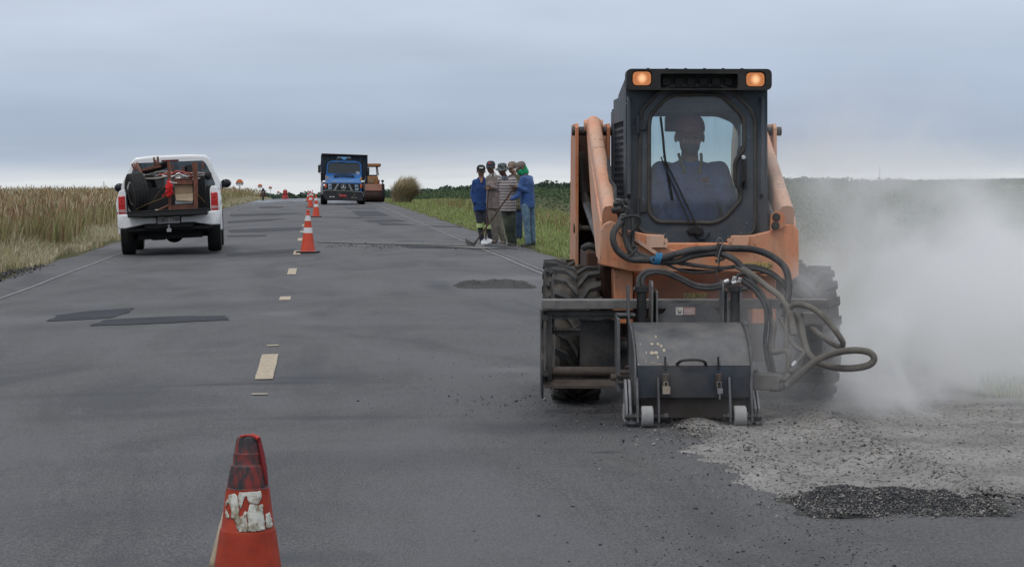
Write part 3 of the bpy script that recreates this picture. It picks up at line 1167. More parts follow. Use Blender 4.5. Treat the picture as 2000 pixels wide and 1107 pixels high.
# ------------------------------------------------------------------ stakes in the fields
M_STAKE = pm('stake_wood', (0.16, 0.13, 0.11), 0.9)
for (px, y0, v, lab) in ((203, 354, 150, 'thin dark stake standing in the tall dry grass left of the pickup'), (1718, 327, 190, 'thin grey pole standing in the crop field behind the dust')):
    X = (px - CX) / FPX * v
    z1 = CH + (HY - y0) / FPX * v
    u, vv = UV(X, v)
    z0 = float(zground(u, vv))
    m = MB()
    m.tube([(0, 0, 0), (0.01, 0, (z1 - z0) * 0.6), (-0.01, 0, z1 - z0)], [0.03, 0.028, 0.02], 8)
    o = m.build('wooden_stake', M_STAKE, loc=(X, v, z0))
    tag(o, lab, 'stake', None)

# ================================================================== compact loader with a planer
ORANGE = pm('loader_orange', (0.60, 0.20, 0.075), 0.55, 0, 0.12, 5, dirt=(0.42, 0.27, 0.19), damt=0.55, dscale=2.5, speck='#2a1a14', bump=0.1, streak=(0.22, 0.10, 0.06))
ORANGE2 = pm('loader_orange_faded', (0.62, 0.29, 0.17), 0.6, 0, 0.10, 5, dirt=(0.52, 0.36, 0.27), damt=0.6, dscale=2.0, speck='#2a1a14', bump=0.1, streak=(0.36, 0.21, 0.14))
RUSTO = pm('rusty_inside', (0.085, 0.032, 0.018), 0.8, 0, 0.4, 6, dirt=(0.03, 0.018, 0.014), damt=0.6)
CABM = pm('cab_slate_paint', (0.040, 0.053, 0.069), 0.55, 0, 0.12, 4, dirt=(0.085, 0.088, 0.09), damt=0.35, dscale=2.2, speck='#8a8a88', bump=0.08)
CABD = pm('cab_dark_paint', (0.018, 0.022, 0.028), 0.55, 0, 0.2, 4, dirt=(0.05, 0.05, 0.05), damt=0.3)
RUBG = pm('gasket_rubber', (0.030, 0.029, 0.029), 0.75, 0, 0.2, 12, dirt=(0.075, 0.068, 0.060), damt=0.55)
TYRE = pm('dusty_tyre', (0.014, 0.013, 0.013), 0.9, 0, 0.3, 10, dirt=(0.085, 0.072, 0.058), damt=0.55, dscale=5, bump=0.3)
TYREL = pm('tyre_lug', (0.034, 0.035, 0.036), 0.8, 0, 0.3, 10, dirt=(0.085, 0.075, 0.062), damt=0.35, dscale=6)
STEELD = pm('worn_dark_steel', (0.020, 0.021, 0.023), 0.5, 0.3, 0.3, 6, dirt=(0.085, 0.076, 0.068), damt=0.50, dscale=4)
PLANER = pm('planer_grey', (0.055, 0.060, 0.068), 0.5, 0.1, 0.2, 5, dirt=(0.15, 0.143, 0.136), damt=0.60, dscale=3.0)
RUST = pm('rusty_steel', (0.062, 0.046, 0.038), 0.8, 0.2, 0.35, 8, dirt=(0.12, 0.105, 0.092), damt=0.5)
STEELG = pm('scraped_steel', (0.20, 0.20, 0.21), 0.5, 0.5, 0.25, 9, dirt=(0.10, 0.09, 0.085), damt=0.45)
ROLLM = pm('roller_pale', (0.27, 0.27, 0.265), 0.75, 0, 0.2, 12, dirt=(0.25, 0.24, 0.23), damt=0.5)
HOSE = pm('hydraulic_hose', (0.022, 0.022, 0.024), 0.7, 0, 0.3, 12, dirt=(0.075, 0.072, 0.070), damt=0.45, dscale=7, bump=0.5, bscale=130)
HOSED = pm('dusty_hose', (0.085, 0.075, 0.064), 0.9, 0, 0.25, 12, dirt=(0.17, 0.155, 0.135), damt=0.55, dscale=7, bump=0.5, bscale=90)
CHROME = pm('bright_fitting', (0.62, 0.62, 0.62), 0.3, 0.9, 0.1)
BLUE_TIE = pm('blue_tie', (0.04, 0.22, 0.42), 0.7)
BLACK = pm('black_plastic', (0.008, 0.008, 0.009), 0.65, 0, 0.3, 8, dirt=(0.035, 0.033, 0.030), damt=0.3)
YELLOWL = pm('yellow_label', (0.46, 0.36, 0.07), 0.7, dirt=(0.30, 0.22, 0.12), damt=0.5)
WHITEL = pm('white_label', (0.55, 0.52, 0.48), 0.6, dirt=(0.32, 0.30, 0.27), damt=0.5)
PINKL = pm('faded_red_label', (0.34, 0.20, 0.18), 0.6)


def glass(name, dust=0.12, dcol=(0.45, 0.47, 0.48), tint=(0.88, 0.95, 0.97), streak=True, scale=6, specks=True, translucent=False):
    t = NT(name)
    tr = t.N('ShaderNodeBsdfTransparent')
    tr.inputs[0].default_value = (*tint, 1)
    gl = t.N('ShaderNodeBsdfGlossy')
    gl.inputs['Roughness'].default_value = 0.03
    df = t.N('ShaderNodeBsdfTranslucent' if translucent else 'ShaderNodeBsdfDiffuse')
    df.inputs[0].default_value = (*dcol, 1)
    fr = t.N('ShaderNodeFresnel')
    fr.inputs[0].default_value = 1.5
    m1 = t.N('ShaderNodeMixShader')
    t.l.new(fr.outputs[0], m1.inputs[0])
    t.l.new(tr.outputs[0], m1.inputs[1])
    t.l.new(gl.outputs[0], m1.inputs[2])
    m2 = t.N('ShaderNodeMixShader')
    if streak:
        s = t.ramp(t.noise(1.0, 5, 0.65, t.coord('Object', (22, 22, 2.2))), 0.45, 0.75)
        sp = t.math('MULTIPLY', t.ramp(t.voronoi(34), 0.14, 0.08), t.ramp(t.noise(3, 3), 0.48, 0.6))
        f = t.math('ADD', dust, t.math('MULTIPLY', s, dust * 0.45))
        if specks:
            f = t.math('SUBTRACT', f, t.math('MULTIPLY', sp, 0.3))
        t.l.new(f, m2.inputs[0])
    else:
        m2.inputs[0].default_value = dust
    t.l.new(m1.outputs[0], m2.inputs[1])
    t.l.new(df.outputs[0], m2.inputs[2])
    return t.out(m2.outputs[0])


GLASS_CAB = glass('cab_glass', 0.09, (0.36, 0.38, 0.39), (0.97, 0.99, 1.0), specks=False)
GLASS_REAR = glass('rear_glass', 0.12, (0.60, 0.80, 0.84), (0.90, 1.0, 1.0), translucent=True)
GLASS_DARK = glass('vehicle_glass', 0.05, (0.1, 0.1, 0.1), (0.25, 0.28, 0.30), False)


def emis(name, col, s, rim=None):
    t = NT(name)
    e = t.N('ShaderNodeEmission')
    g = t.N('ShaderNodeTexCoord')
    d = t.N('ShaderNodeVectorMath', operation='LENGTH')
    t.l.new(g.outputs['Object'], d.inputs[0])
    f = t.ramp(d.outputs['Value'], 0.0, 0.038)
    c = t.mix(f, tuple(min(1.0, x) for x in (1.0, 0.72, 0.42)), col)
    t.l.new(c, e.inputs[0])
    t.l.new(t.math('ADD', t.math('MULTIPLY', t.math('SUBTRACT', 1.0, f), s * 1.8), s * 0.80), e.inputs[1])
    return t.out(e.outputs[0])


LAMPM = emis('work_lamp_lit', (0.80, 0.30, 0.12), 0.80)

FD = Frame(*(lambda Y: ((1361 - CX) / FPX * Y, Y))(13.25), yaw=R(1.64))
LD = thing('skid_steer_loader', 'dusty orange skid steer loader with dark cab and lit work lamps milling the lane', 'loader', (FD.o.x, FD.o.y, 0), (0, 0, FD.yaw))


def zz1(p):           # zoom of the cab, 1030,110 + /2.767
    return (1030 + p[0] / 2.767, 110 + p[1] / 2.767)


def poly(pts, yl, conv=None, fr=FD):
    out = []
    for p in pts:
        q = conv(p) if conv else p
        w = fr.L(q[0], q[1], yl)
        out.append((w.x, w.z))
    return out


def roundpoly(pts, r, n=4):
    """round the corners of a polygon"""
    out = []
    k = len(pts)
    for i in range(k):
        p, a, b = Vector(pts[i]), Vector(pts[i - 1]), Vector(pts[(i + 1) % k])
        da, db = (a - p), (b - p)
        rr = min(r, da.length * 0.45, db.length * 0.45)
        pa, pb = p + da.normalized() * rr, p + db.normalized() * rr
        for j in range(n + 1):
            t_ = j / n
            q = pa * (1 - t_) ** 2 + p * 2 * t_ * (1 - t_) + pb * t_ * t_
            out.append((q.x, q.y))
    return out


# ---- cab
yc = -0.10
cabX0, cabX1 = FD.L(1222, 300, yc).x, FD.L(1499, 300, yc).x
zcap0, zcap1 = FD.L(1360, 178, yc).z, FD.L(1360, 137, yc).z
zbot = FD.L(1360, 470, yc).z
yb = 1.08
door_z = [(610, 350), (618, 292), (700, 200), (775, 162), (1045, 160), (1100, 188), (1200, 285), (1225, 350), (1226, 930), (1205, 962), (1115, 968), (1070, 992), (1052, 1030), (765, 1030), (738, 1000), (732, 966), (628, 955), (600, 925)]
win_z = [(655, 370), (664, 318), (740, 235), (790, 210), (1020, 208), (1062, 226), (1150, 312), (1167, 352), (1167, 505), (1120, 565), (1117, 675), (1152, 728), (1150, 775), (1065, 872), (1005, 900), (700, 895), (655, 850)]
door = roundpoly(poly(door_z, yc, zz1), 0.025)
win = roundpoly(poly(win_z, yc, zz1), 0.03)
front = [(cabX0, zbot), (cabX0, zcap0 + 0.02), (cabX1, zcap0 + 0.02), (cabX1, zbot + 0.02)]
m = MB()
inner_door = [((p[0] - (cabX0 + cabX1) / 2) * 0.97 + (cabX0 + cabX1) / 2, max(zbot + 0.012, (p[1] - 1.4) * 0.97 + 1.4)) for p in door]
m.plate(front, [inner_door], yc, yc + 0.05)
m.build('cab_front_frame', CABM, LD, bevel=0.006)
m = MB()
m.plate(door, [win], yc - 0.032, yc - 0.004)
m.build('cab_door', CABM, LD, bevel=0.006)
dr = [o for o in bpy.data.objects if o.name == 'cab_door'][0]
for nm, pl, r_ in (('door_seal', door, 0.011), ('window_seal', win, 0.013)):
    m = MB()
    q = [Vector((p[0], yc - 0.034, p[1])) for p in pl]
    m.tube(q + [q[0]], r_, 8, False)
    m.build(nm, RUBG, dr)
m = MB()
m.plate([((p[0] - 0.03) * 0.995 + 0.03, p[1]) for p in win], [], yc - 0.022, yc - 0.018)
m.build('windscreen', GLASS_CAB, dr)
# hinges and handle
for (hx, hy) in ((612, 372), (612, 815)):
    m = MB()
    p = FD.L(*zz1((597, hy)), yc - 0.03)
    m.cyl((p.x, yc - 0.045, p.z - 0.055), (p.x, yc - 0.045, p.z + 0.055), 0.013)
    q = FD.L(*zz1((640, hy)), yc)
    m.plate([(p.x, p.z + 0.035), (q.x, p.z + 0.015), (q.x, p.z - 0.030), (p.x, p.z - 0.035)], [], yc - 0.048, yc - 0.034)
    m.build('hinge', CABD, dr, bevel=0.003)
m = MB()
a_, b_ = FD.L(*zz1((1165, 570)), yc - 0.03), FD.L(*zz1((1163, 700)), yc - 0.03)
m.box((a_.x, yc - 0.04, (a_.z + b_.z) / 2), (0.040, 0.016, (a_.z - b_.z) * 1.25))
m.build('handle_plate', CABD, dr, bevel=0.005)
m = MB()
m.tube([(a_.x, yc - 0.05, a_.z), (a_.x, yc - 0.085, a_.z - 0.01), (a_.x, yc - 0.085, b_.z + 0.03), (b_.x, yc - 0.05, b_.z)], 0.010, 8)
m.build('door_handle', BLACK, dr)
m = MB()
a_ = FD.L(*zz1((1165, 552)), yc - 0.03)
m.cyl((a_.x, yc - 0.034, a_.z + 0.006), (a_.x, yc - 0.064, a_.z + 0.006), 0.013)
m.build('door_lock', CHROME, dr, bevel=0.002)
# wiper: motor block, two arms, blade
w0 = FD.L(*zz1((905, 925)), yc - 0.05)
m = MB()
m.plate([tuple(poly([p], yc - 0.05, zz1)[0]) for p in ((862, 940), (870, 962), (905, 958), (915, 968), (952, 958), (948, 932), (905, 915))], [], yc - 0.075, yc - 0.036)
m.build('wiper_motor', BLACK, dr, bevel=0.004)
m = MB()
for (a, b) in (((918, 920), (735, 540)), ((880, 905), (722, 545))):
    p, q = FD.L(*zz1(a), yc - 0.07), FD.L(*zz1(b), yc - 0.055)
    m.beam(p, q, 0.012, 0.008, (0, 1, 0), w1=0.007)
m.build('wiper_arm', BLACK, dr)
m = MB()
bp = [FD.L(*zz1(p), yc - 0.044) for p in ((720, 328), (733, 440), (745, 560), (785, 780))]
m.tube(spline(bp, 5), 0.008, 6)
m.build('wiper_blade', BLACK, dr)
m = MB()
m.tube(spline([FD.L(*zz1(p), yc - 0.045) for p in ((905, 965), (930, 990), (965, 985), (985, 950))], 5), 0.004, 6)
m.build('washer_tube', BLACK, dr)

# roof, visor, walls
m = MB()
xc_ = (cabX0 + cabX1) / 2
capw = (cabX1 - cabX0) / 2 + 0.006
capo = roundpoly([(xc_ - capw, zcap0), (xc_ - capw, zcap1), (xc_ + capw, zcap1), (xc_ + capw, zcap0)], 0.035, 5)
lampc = [FD.L(1250, 155.5, yc), FD.L(1469.5, 157.5, yc)]
rec = roundpoly([(xc_ - 0.235, zcap0 + 0.008), (xc_ - 0.235, zcap1 - 0.03), (xc_ + 0.235, zcap1 - 0.03), (xc_ + 0.235, zcap0 + 0.008)], 0.012, 3)
holes = [rec]
for L0 in lampc:
    holes.append(roundpoly([(L0.x - 0.062, L0.z - 0.047), (L0.x - 0.062, L0.z + 0.047), (L0.x + 0.062, L0.z + 0.047), (L0.x + 0.062, L0.z - 0.047)], 0.03, 4))
m.plate(capo, holes, yc - 0.14, yc - 0.02)
m.build('roof_visor', BLACK, LD, bevel=0.004)
m = MB()
m.box((xc_, yc - 0.022, (zcap0 + zcap1) / 2), (capw * 1.9, 0.02, (zcap1 - zcap0) * 0.85))
for k in range(6):
    m.box((xc_ - 0.19 + 0.076 * k, yc - 0.034, (zcap0 + zcap1) / 2 - 0.01), (0.052, 0.03, 0.05))
m.build('visor_vents', BLACK, LD, bevel=0.004)
for L0 in lampc:
    m = MB()
    ol = roundpoly([(L0.x - 0.060, L0.z - 0.045), (L0.x - 0.060, L0.z + 0.045), (L0.x + 0.060, L0.z + 0.045), (L0.x + 0.060, L0.z - 0.045)], 0.03, 4)
    m.plate(ol, [], yc - 0.125, yc - 0.04)
    hs = m.build('lamp_housing', BLACK, LD)
    m = MB()
    n_ = 24
    rim = roundpoly([(-0.055, -0.041), (-0.055, 0.041), (0.055, 0.041), (0.055, -0.041)], 0.028, 5)
    vs_, fs_ = [(0, -0.020, 0)], []
    for s_, d_ in ((0.5, -0.017), (0.85, -0.009), (1.0, 0.0)):
        vs_ += [(p[0] * s_, d_, p[1] * s_) for p in rim]
    k = len(rim)
    for j in range(k):
        fs_.append((0, 1 + j, 1 + (j + 1) % k))
        for b in range(2):
            a = 1 + b * k
            fs_.append((a + j, a + k + j, a + k + (j + 1) % k, a + (j + 1) % k))
    m.add(vs_, fs_)
    m.build('lamp_lens', LAMPM, hs, loc=(L0.x, yc - 0.128, L0.z), smooth=60)
for k in range(6):
    m = MB()
    m.cyl((xc_ - 0.30 + 0.115 * k, yc - 0.02, zcap1 - 0.004), (xc_ - 0.30 + 0.115 * k, yc - 0.02, zcap1 + 0.010), 0.009, n=8)
    m.build('roof_bolt', BLACK, LD)
# roof with sloping rear and side walls (open mesh sides)
m = MB()
m.add([(cabX0 + 0.02, yc, zcap0 - 0.005), (cabX1 - 0.02, yc, zcap0 - 0.005), (cabX1 - 0.03, yb + 0.01, zcap0 - 0.10), (cabX0 + 0.03, yb + 0.01, zcap0 - 0.10),
       (cabX0 + 0.004, yc, zcap1 - 0.012), (cabX1 - 0.004, yc, zcap1 - 0.012), (cabX1 - 0.05, yb, zcap1 - 0.09), (cabX0 + 0.05, yb, zcap1 - 0.09)],
      [(0, 1, 2, 3), (4, 5, 6, 7), (0, 1, 5, 4), (1, 2, 6, 5), (2, 3, 7, 6), (3, 0, 4, 7)])
m.build('cab_roof', CABD, LD, bevel=0.02)
for sx, x0 in ((-1, cabX0), (1, cabX1)):
    m = MB()
    # upright frame of the side wall: sill, posts, top rail
    xi = x0 - sx * 0.012
    m.box2((xi - 0.014, yc + 0.05, zbot), (xi + 0.014, yc + 0.14, zcap0))
    m.box2((xi - 0.014, yb - 0.22, zbot), (xi + 0.014, yb, zcap0 - 0.09))
    m.box2((xi - 0.014, yc + 0.14, zbot), (xi + 0.014, yb - 0.22, zbot + 0.22))
    m.box2((xi - 0.014, yc + 0.14, zcap0 - 0.18), (xi + 0.014, yb - 0.22, zcap0 - 0.02))
    w_ = m.build('side_wall', CABM, LD, bevel=0.004)
    z0_, z1_ = zbot + 0.22, zcap0 - 0.18
    y0_, y1_ = yc + 0.14, yb - 0.22
    for k in range(1, 13):
        m = MB()
        zq = z0_ + (z1_ - z0_) * k / 13
        m.box((xi, (y0_ + y1_) / 2, zq), (0.010, y1_ - y0_, 0.016))
        m.build('grille_bar', CABM, w_)
    for k in range(1, 6):
        m = MB()
        yq = y0_ + (y1_ - y0_) * k / 6
        m.box((xi, yq, (z0_ + z1_) / 2), (0.012, 0.016, z1_ - z0_))
        m.build('grille_bar', CABM, w_)
    m = MB()
    m.box((xi - sx * 0.020, (y0_ + y1_) / 2, (z0_ + z1_) / 2), (0.004, y1_ - y0_, z1_ - z0_))
    m.build('side_window', GLASS_DARK, w_)
    # front hand rail
    m = MB()
    hx = FD.L(1229 if sx < 0 else 1489, 300, yc - 0.05).x
    zt, zb_ = FD.L(1229, 192, yc).z, FD.L(1229, 385, yc).z
    m.tube([(hx, yc, zt), (hx, yc - 0.045, zt - 0.02), (hx, yc - 0.045, zb_ + 0.02), (hx, yc, zb_)], 0.012, 10)
    m.build('grab_rail', CABM, LD)
# rear wall with the window
rw = poly([(1268, 228), (1400, 228), (1430, 240), (1442, 262), (1442, 400), (1268, 400)], yb)
rw = [(rw[0][0], rw[0][1]), (rw[1][0], rw[1][1]), (rw[2][0], rw[2][1]), (rw[3][0], rw[3][1]), (rw[4][0], rw[4][1]), (rw[5][0], rw[5][1])]
m = MB()
m.plate([(cabX0 + 0.005, zbot), (cabX0 + 0.005, zcap0 - 0.075), (cabX1 - 0.005, zcap0 - 0.075), (cabX1 - 0.005, zbot)], [roundpoly(rw, 0.03)], yb - 0.03, yb)
wl_ = m.build('rear_wall', CABD, LD)
m = MB()
m.plate(rw, [], yb - 0.018, yb - 0.014)
m.build('rear_window', GLASS_REAR, wl_)
m = MB()
p = FD.L(1316, 242, yb - 0.2)
m.box((p.x, yb - 0.12, p.z), (0.10, 0.08, 0.10))
m.build('rear_view_box', CABD, LD, bevel=0.01)
m = MB()
m.box2((cabX0 + 0.03, yc + 0.06, zbot - 0.02), (cabX1 - 0.03, yb - 0.03, zbot + 0.01))
m.build('cab_floor', CABD, LD)
m = MB()
m.box((xc_ + 0.02, 0.72, 0.93), (0.46, 0.46, 0.10))
m.box((xc_ + 0.02, 0.93, 1.14), (0.40, 0.10, 0.40), (R(-8), 0, 0))
m.build('seat', BLACK, LD, bevel=0.03)
for sx, zt_ in ((-1, 0.42), (1, 0.52)):
    m = MB()
    bx = xc_ + 0.03 + sx * 0.30
    m.tube(spline([(bx, 0.30, zbot), (bx, 0.32, zbot + zt_ * 0.6), (bx - 0.01, 0.28, zbot + zt_)], 5), [0.014] * 10 + [0.020], 8)
    m.ell((bx - 0.01, 0.275, zbot + zt_ + 0.02), (0.024, 0.022, 0.045))
    m.build('joystick', BLACK, LD)

# ---- chassis
xl, xr = FD.L(1178, 560, -0.25).x, FD.L(1545, 560, -0.25).x
m = MB()
m.box2((xl + 0.0, -0.05, 0.24), (xr, 1.55, 0.93))
m.box2((xl + 0.03, 1.2, 0.5), (xr - 0.03, 1.78, 1.32))
m.build('chassis', RUSTO, LD, bevel=0.02)
m = MB()
a_, b_ = FD.L(1198, 532, -0.28), FD.L(1236, 600, -0.28)
m.box2((a_.x, -0.30, b_.z - 0.1), (b_.x, -0.1, a_.z + 0.02))
m.build('front_post', ORANGE, LD, bevel=0.008)
m = MB()
a_, b_ = FD.L(1468, 532, -0.28), FD.L(1515, 600, -0.28)
m.box2((a_.x, -0.30, b_.z - 0.1), (b_.x, -0.1, a_.z + 0.02))
m.build('front_post', ORANGE, LD, bevel=0.008)
m = MB()
a_, b_ = FD.L(1238, 530, -0.12), FD.L(1466, 596, -0.12)
m.box2((a_.x, -0.14, b_.z), (b_.x, -0.05, a_.z))
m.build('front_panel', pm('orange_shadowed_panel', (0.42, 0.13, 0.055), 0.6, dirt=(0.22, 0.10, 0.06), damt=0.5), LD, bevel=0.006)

# ---- loader arms, towers
for s in (-1, 1):
    def q(px, py, yl):          # the right side mirrors the left about the machine's own axis
        w = FD.L(px, py, yl)
        return Vector((w.x if s < 0 else 2 * xm - w.x, yl, w.z))
    xm = (FD.L(1175, 480, -0.4).x + FD.L(1559, 480, -0.4).x) / 2
    y0, y1 = 0.95, 1.50
    zt = q(1126, 241, y0).z
    xo, xi = q(1127, 300, y0).x, q(1189, 300, y0).x
    tw = MB()
    for x_ in (xo, xi):
        zb = 0.62 if x_ == xo else 1.0
        tw.plate([(y0, zb), (y0, zt - 0.03), (y0 + 0.03, zt), (y1 - 0.10, zt), (y1, zt - 0.12), (y1 + 0.08, 1.0), (y1 + 0.1, zb)], [], x_ - 0.011, x_ + 0.011, 'yz')
    tower = tw.build('tower', ORANGE if s < 0 else ORANGE2, LD, bevel=0.004)
    m = MB()
    m.box2((min(xo, xi) + 0.012, y1 - 0.06, 0.62), (max(xo, xi) - 0.012, y1 - 0.03, zt - 0.03))
    m.box2((min(xo, xi) + 0.012, y0 + 0.05, 0.60), (max(xo, xi) - 0.012, y1 - 0.03, 0.66))
    m.build('tower_back', RUSTO, tower)
    m = MB()
    zp = q(1120, 256, y0).z
    m.cyl((min(xo, xi) - 0.03, y0 + 0.07, zp), (max(xo, xi) + 0.05, y0 + 0.07, zp), 0.030)
    m.build('pivot_pin', STEELD, tower, bevel=0.003)
    m = MB()
    zq = q(1125, 446, y0).z
    m.cyl((xo - 0.02, y0 + 0.06, zq), (xo + 0.03, y0 + 0.06, zq), 0.032)
    m.cyl((xo + s * -0.02, y0 + 0.06, zq), (xi, y0 + 0.06, zq), 0.018)
    m.build('pivot_pin', RUST, tower, bevel=0.003)
    # main arm
    m = MB()
    pa, pb = q(1159, 247, y0 + 0.07), q(1191, 430, -0.30)
    dirv = (pb - pa)
    sec = []
    for k, (w_, h_) in ((0.0, (0.098, 0.13)), (0.5, (0.096, 0.16)), (1.0, (0.094, 0.19))):
        c_ = pa + dirv * k
        sec.append((c_, w_, h_))
    ring = []
    n_ = 16
    dn = dirv.normalized()
    sdir = Vector((1, 0, 0))
    sdir = (sdir - dn * sdir.dot(dn)).normalized()
    udir = sdir.cross(dn).normalized()
    if udir.z < 0:
        udir = -udir
    shape = [(math.cos(2 * PI * k / n_), math.sin(2 * PI * k / n_)) for k in range(n_)]
    vs_, fs_ = [], []
    for (c_, w_, h_) in sec:
        for (a, b) in shape:
            aa = math.copysign(abs(a) ** 0.45, a) * w_ / 2
            bb = math.copysign(abs(b) ** 0.75, b) * h_ / 2
            vs_.append(c_ + sdir * aa + udir * bb)
    for i in range(2):
        for k in range(n_):
            fs_.append((i * n_ + k, i * n_ + (k + 1) % n_, (i + 1) * n_ + (k + 1) % n_, (i + 1) * n_ + k))
    fs_ += [tuple(range(n_ - 1, -1, -1)), tuple(range(2 * n_, 3 * n_))]
    m.add(vs_, fs_)
    m.ell(pa, (0.052, 0.075, 0.070))
    arm = m.build('lift_arm', ORANGE2, LD, smooth=50)
    m = MB()
    m.cyl((pa.x - 0.062, pa.y, pa.z), (pa.x + 0.062, pa.y, pa.z), 0.045)
    m.build('arm_boss', ORANGE2, arm, bevel=0.004)
    # arm cheek plate below the arm
    m = MB()
    c1 = [q(1148, 300, 0.9), q(1160, 440, 0.1), q(1172, 520, -0.30)]
    m.plate([(0.93, q(1148, 262, 0.9).z), (-0.30, q(1176, 432, -0.3).z), (-0.36, q(1176, 512, -0.36).z), (0.02, q(1162, 500, 0.0).z), (0.5, q(1150, 400, 0.5).z)], [],
            (pb.x + s * 0.045), (pb.x + s * 0.060), 'yz')
    m.build('arm_cheek', ORANGE2, arm)
    # lift cylinder inside the tower
    m = MB()
    m.cyl(q(1172, 470, 0.15), q(1140, 380, y0 + 0.2), 0.030)
    m.cyl(q(1140, 380, y0 + 0.2), q(1132, 300, y0 + 0.3), 0.045)
    m.build('lift_cylinder', STEELD, LD)
    m = MB()
    zf = q(1140, 489, 0.55).z
    m.box2((min(xo, xi) + 0.02, 0.30, zf - 0.20), (max(xo, xi) - 0.01, 1.0, zf))
    m.build('fender', RUSTO, LD, bevel=0.012)
    m = MB()
    m.tube(spline([q(1140, 484, 0.5), q(1150, 480, 0.45), q(1165, 484, 0.45)], 4), 0.022, 8)
    m.build('hose', HOSE, LD)

# front cross member with raised shoulders
out_ = poly([(1173, 450), (1180, 437), (1192, 431), (1206, 436), (1225, 449), (1262, 457), (1296, 459), (1301, 484), (1330, 491), (1395, 491), (1425, 485), (1428, 462), (1470, 459), (1500, 452), (1534, 438), (1549, 438), (1559, 450), (1560, 538), (1545, 548), (1505, 541), (1450, 533), (1235, 531), (1172, 517)], -0.38)
m = MB()
m.plate(out_, [], -0.40, -0.33)
cm = m.build('cross_member', ORANGE, LD, bevel=0.008)
m = MB()
a_, b_ = FD.L(1176, 455, -0.33), FD.L(1556, 520, -0.33)
for (xa, xb) in ((a_.x, a_.x + 0.10), (b_.x - 0.10, b_.x)):
    m.box2((xa, -0.328, b_.z), (xb, 0.06, a_.z))
m.box2((a_.x + 0.1, -0.328, b_.z + 0.03), (b_.x - 0.1, -0.24, a_.z - 0.06))
m.build('arm_knee', ORANGE, LD, bevel=0.01)
for (px0, px1, py0, py1) in ((1262, 1297, 459, 484), (1428, 1462, 460, 484)):
    m = MB()
    a_, b_ = FD.L(px0, py0, -0.42), FD.L(px1, py1, -0.42)
    m.box2((a_.x, -0.43, b_.z), (b_.x, -0.402, a_.z))
    m.build('stop_block', ORANGE2, LD, bevel=0.004)
    m = MB()
    px_ = px1 + 3 if px0 < 1300 else px0 - 3
    c_ = FD.L(px_, 470, -0.42)
    m.cyl((c_.x, -0.43, c_.z), (c_.x, -0.39, c_.z), 0.014, n=8)
    c_ = FD.L(px_, 480, -0.42)
    m.cyl((c_.x, -0.43, c_.z), (c_.x, -0.39, c_.z), 0.012, n=8)
    m.build('bolt', ORANGE2, LD)
m = MB()
g0, g1 = FD.L(1252, 462, -0.42), FD.L(1298, 502, -0.42)
m.beam((g0.x - 0.06, -0.412, g0.z), (g1.x, -0.412, g1.z - 0.01), 0.02, 0.045, (0, 1, 0))
m.build('guard_strip', ORANGE2, LD)
# bracket with two big bolts on the right shoulder
bo = roundpoly(poly([(1501, 452), (1503, 420), (1512, 412), (1524, 414), (1530, 425), (1530, 443)], -0.36), 0.015)
m = MB()
m.plate(bo, [], -0.42, -0.402)
br = m.build('shoulder_bracket', ORANGE, LD, bevel=0.003)
for (px, py) in ((1516, 424), (1514, 441)):
    m = MB()
    c_ = FD.L(px, py, -0.42)
    m.cyl((c_.x, -0.45, c_.z), (c_.x, -0.41, c_.z), 0.017, n=6)
    m.cyl((c_.x, -0.428, c_.z), (c_.x, -0.42, c_.z), 0.025, n=14)
    m.build('bolt', STEELD, br)


# stickers: warning triangles on yellow strips
def sticker(p0, p1, yl, mat, parent, name='warning_label'):
    a_, b_ = FD.L(*p0, yl), FD.L(*p1, yl)
    m = MB()
    m.box2((a_.x, yl - 0.002, b_.z), (b_.x, yl, a_.z))
    o = m.build(name, mat, parent, smooth=0)
    return o, a_, b_


for (p0, p1, yl, par, kk) in (((1452, 513), (1507, 527), -0.4025, cm, 4), ((1335, 572), (1381, 586), -0.1425, LD, 3)):
    o, a_, b_ = sticker(p0, p1, yl, YELLOWL, par)
    if par is LD:
        par2 = o
    else:
        par2 = cm
    w_, h_ = (b_.x - a_.x), (a_.z - b_.z)
    m = MB()
    for k in range(kk):
        x0 = a_.x + w_ * (k + 0.12) / kk
        x1 = a_.x + w_ * (k + 0.88) / kk
        z0, z1 = b_.z + h_ * 0.15, b_.z + h_ * 0.85
        y_ = yl - 0.0028
        if k % 2 == 0:
            m.tube([(x0, y_, z0), ((x0 + x1) / 2, y_, z1), (x1, y_, z0), (x0, y_, z0)], 0.0022, 4)
        else:
            m.tube([(x0, y_, z0), (x1, y_, (z0 + z1) / 2), ((x0 + x1) / 2, y_, z1)], 0.003, 4)
        m.box2((x1 + 0.003, y_, z0), (x1 + 0.006, y_ + 0.001, z1))
    m.build('label_mark', BLACK, par2, smooth=0)
# three black letters, worn, on the left shoulder
m = MB()
for (px, py) in ((1211, 455), (1216, 461)):
    c_ = FD.L(px, py, -0.402)
    m.beam((c_.x - 0.012, -0.4035, c_.z + 0.008), (c_.x + 0.012, -0.4035, c_.z - 0.012), 0.003, 0.01, (0, 1, 0))
for (px, py) in ((1240, 473), (1246, 476)):
    c_ = FD.L(px, py, -0.402)
    m.tube([(c_.x - 0.008, -0.4035, c_.z + 0.006), (c_.x - 0.004, -0.4035, c_.z - 0.008), (c_.x + 0.002, -0.4035, c_.z + 0.004), (c_.x + 0.006, -0.4035, c_.z - 0.008)], 0.0018, 4)
m.build('worn_lettering', BLACK, cm, smooth=0)


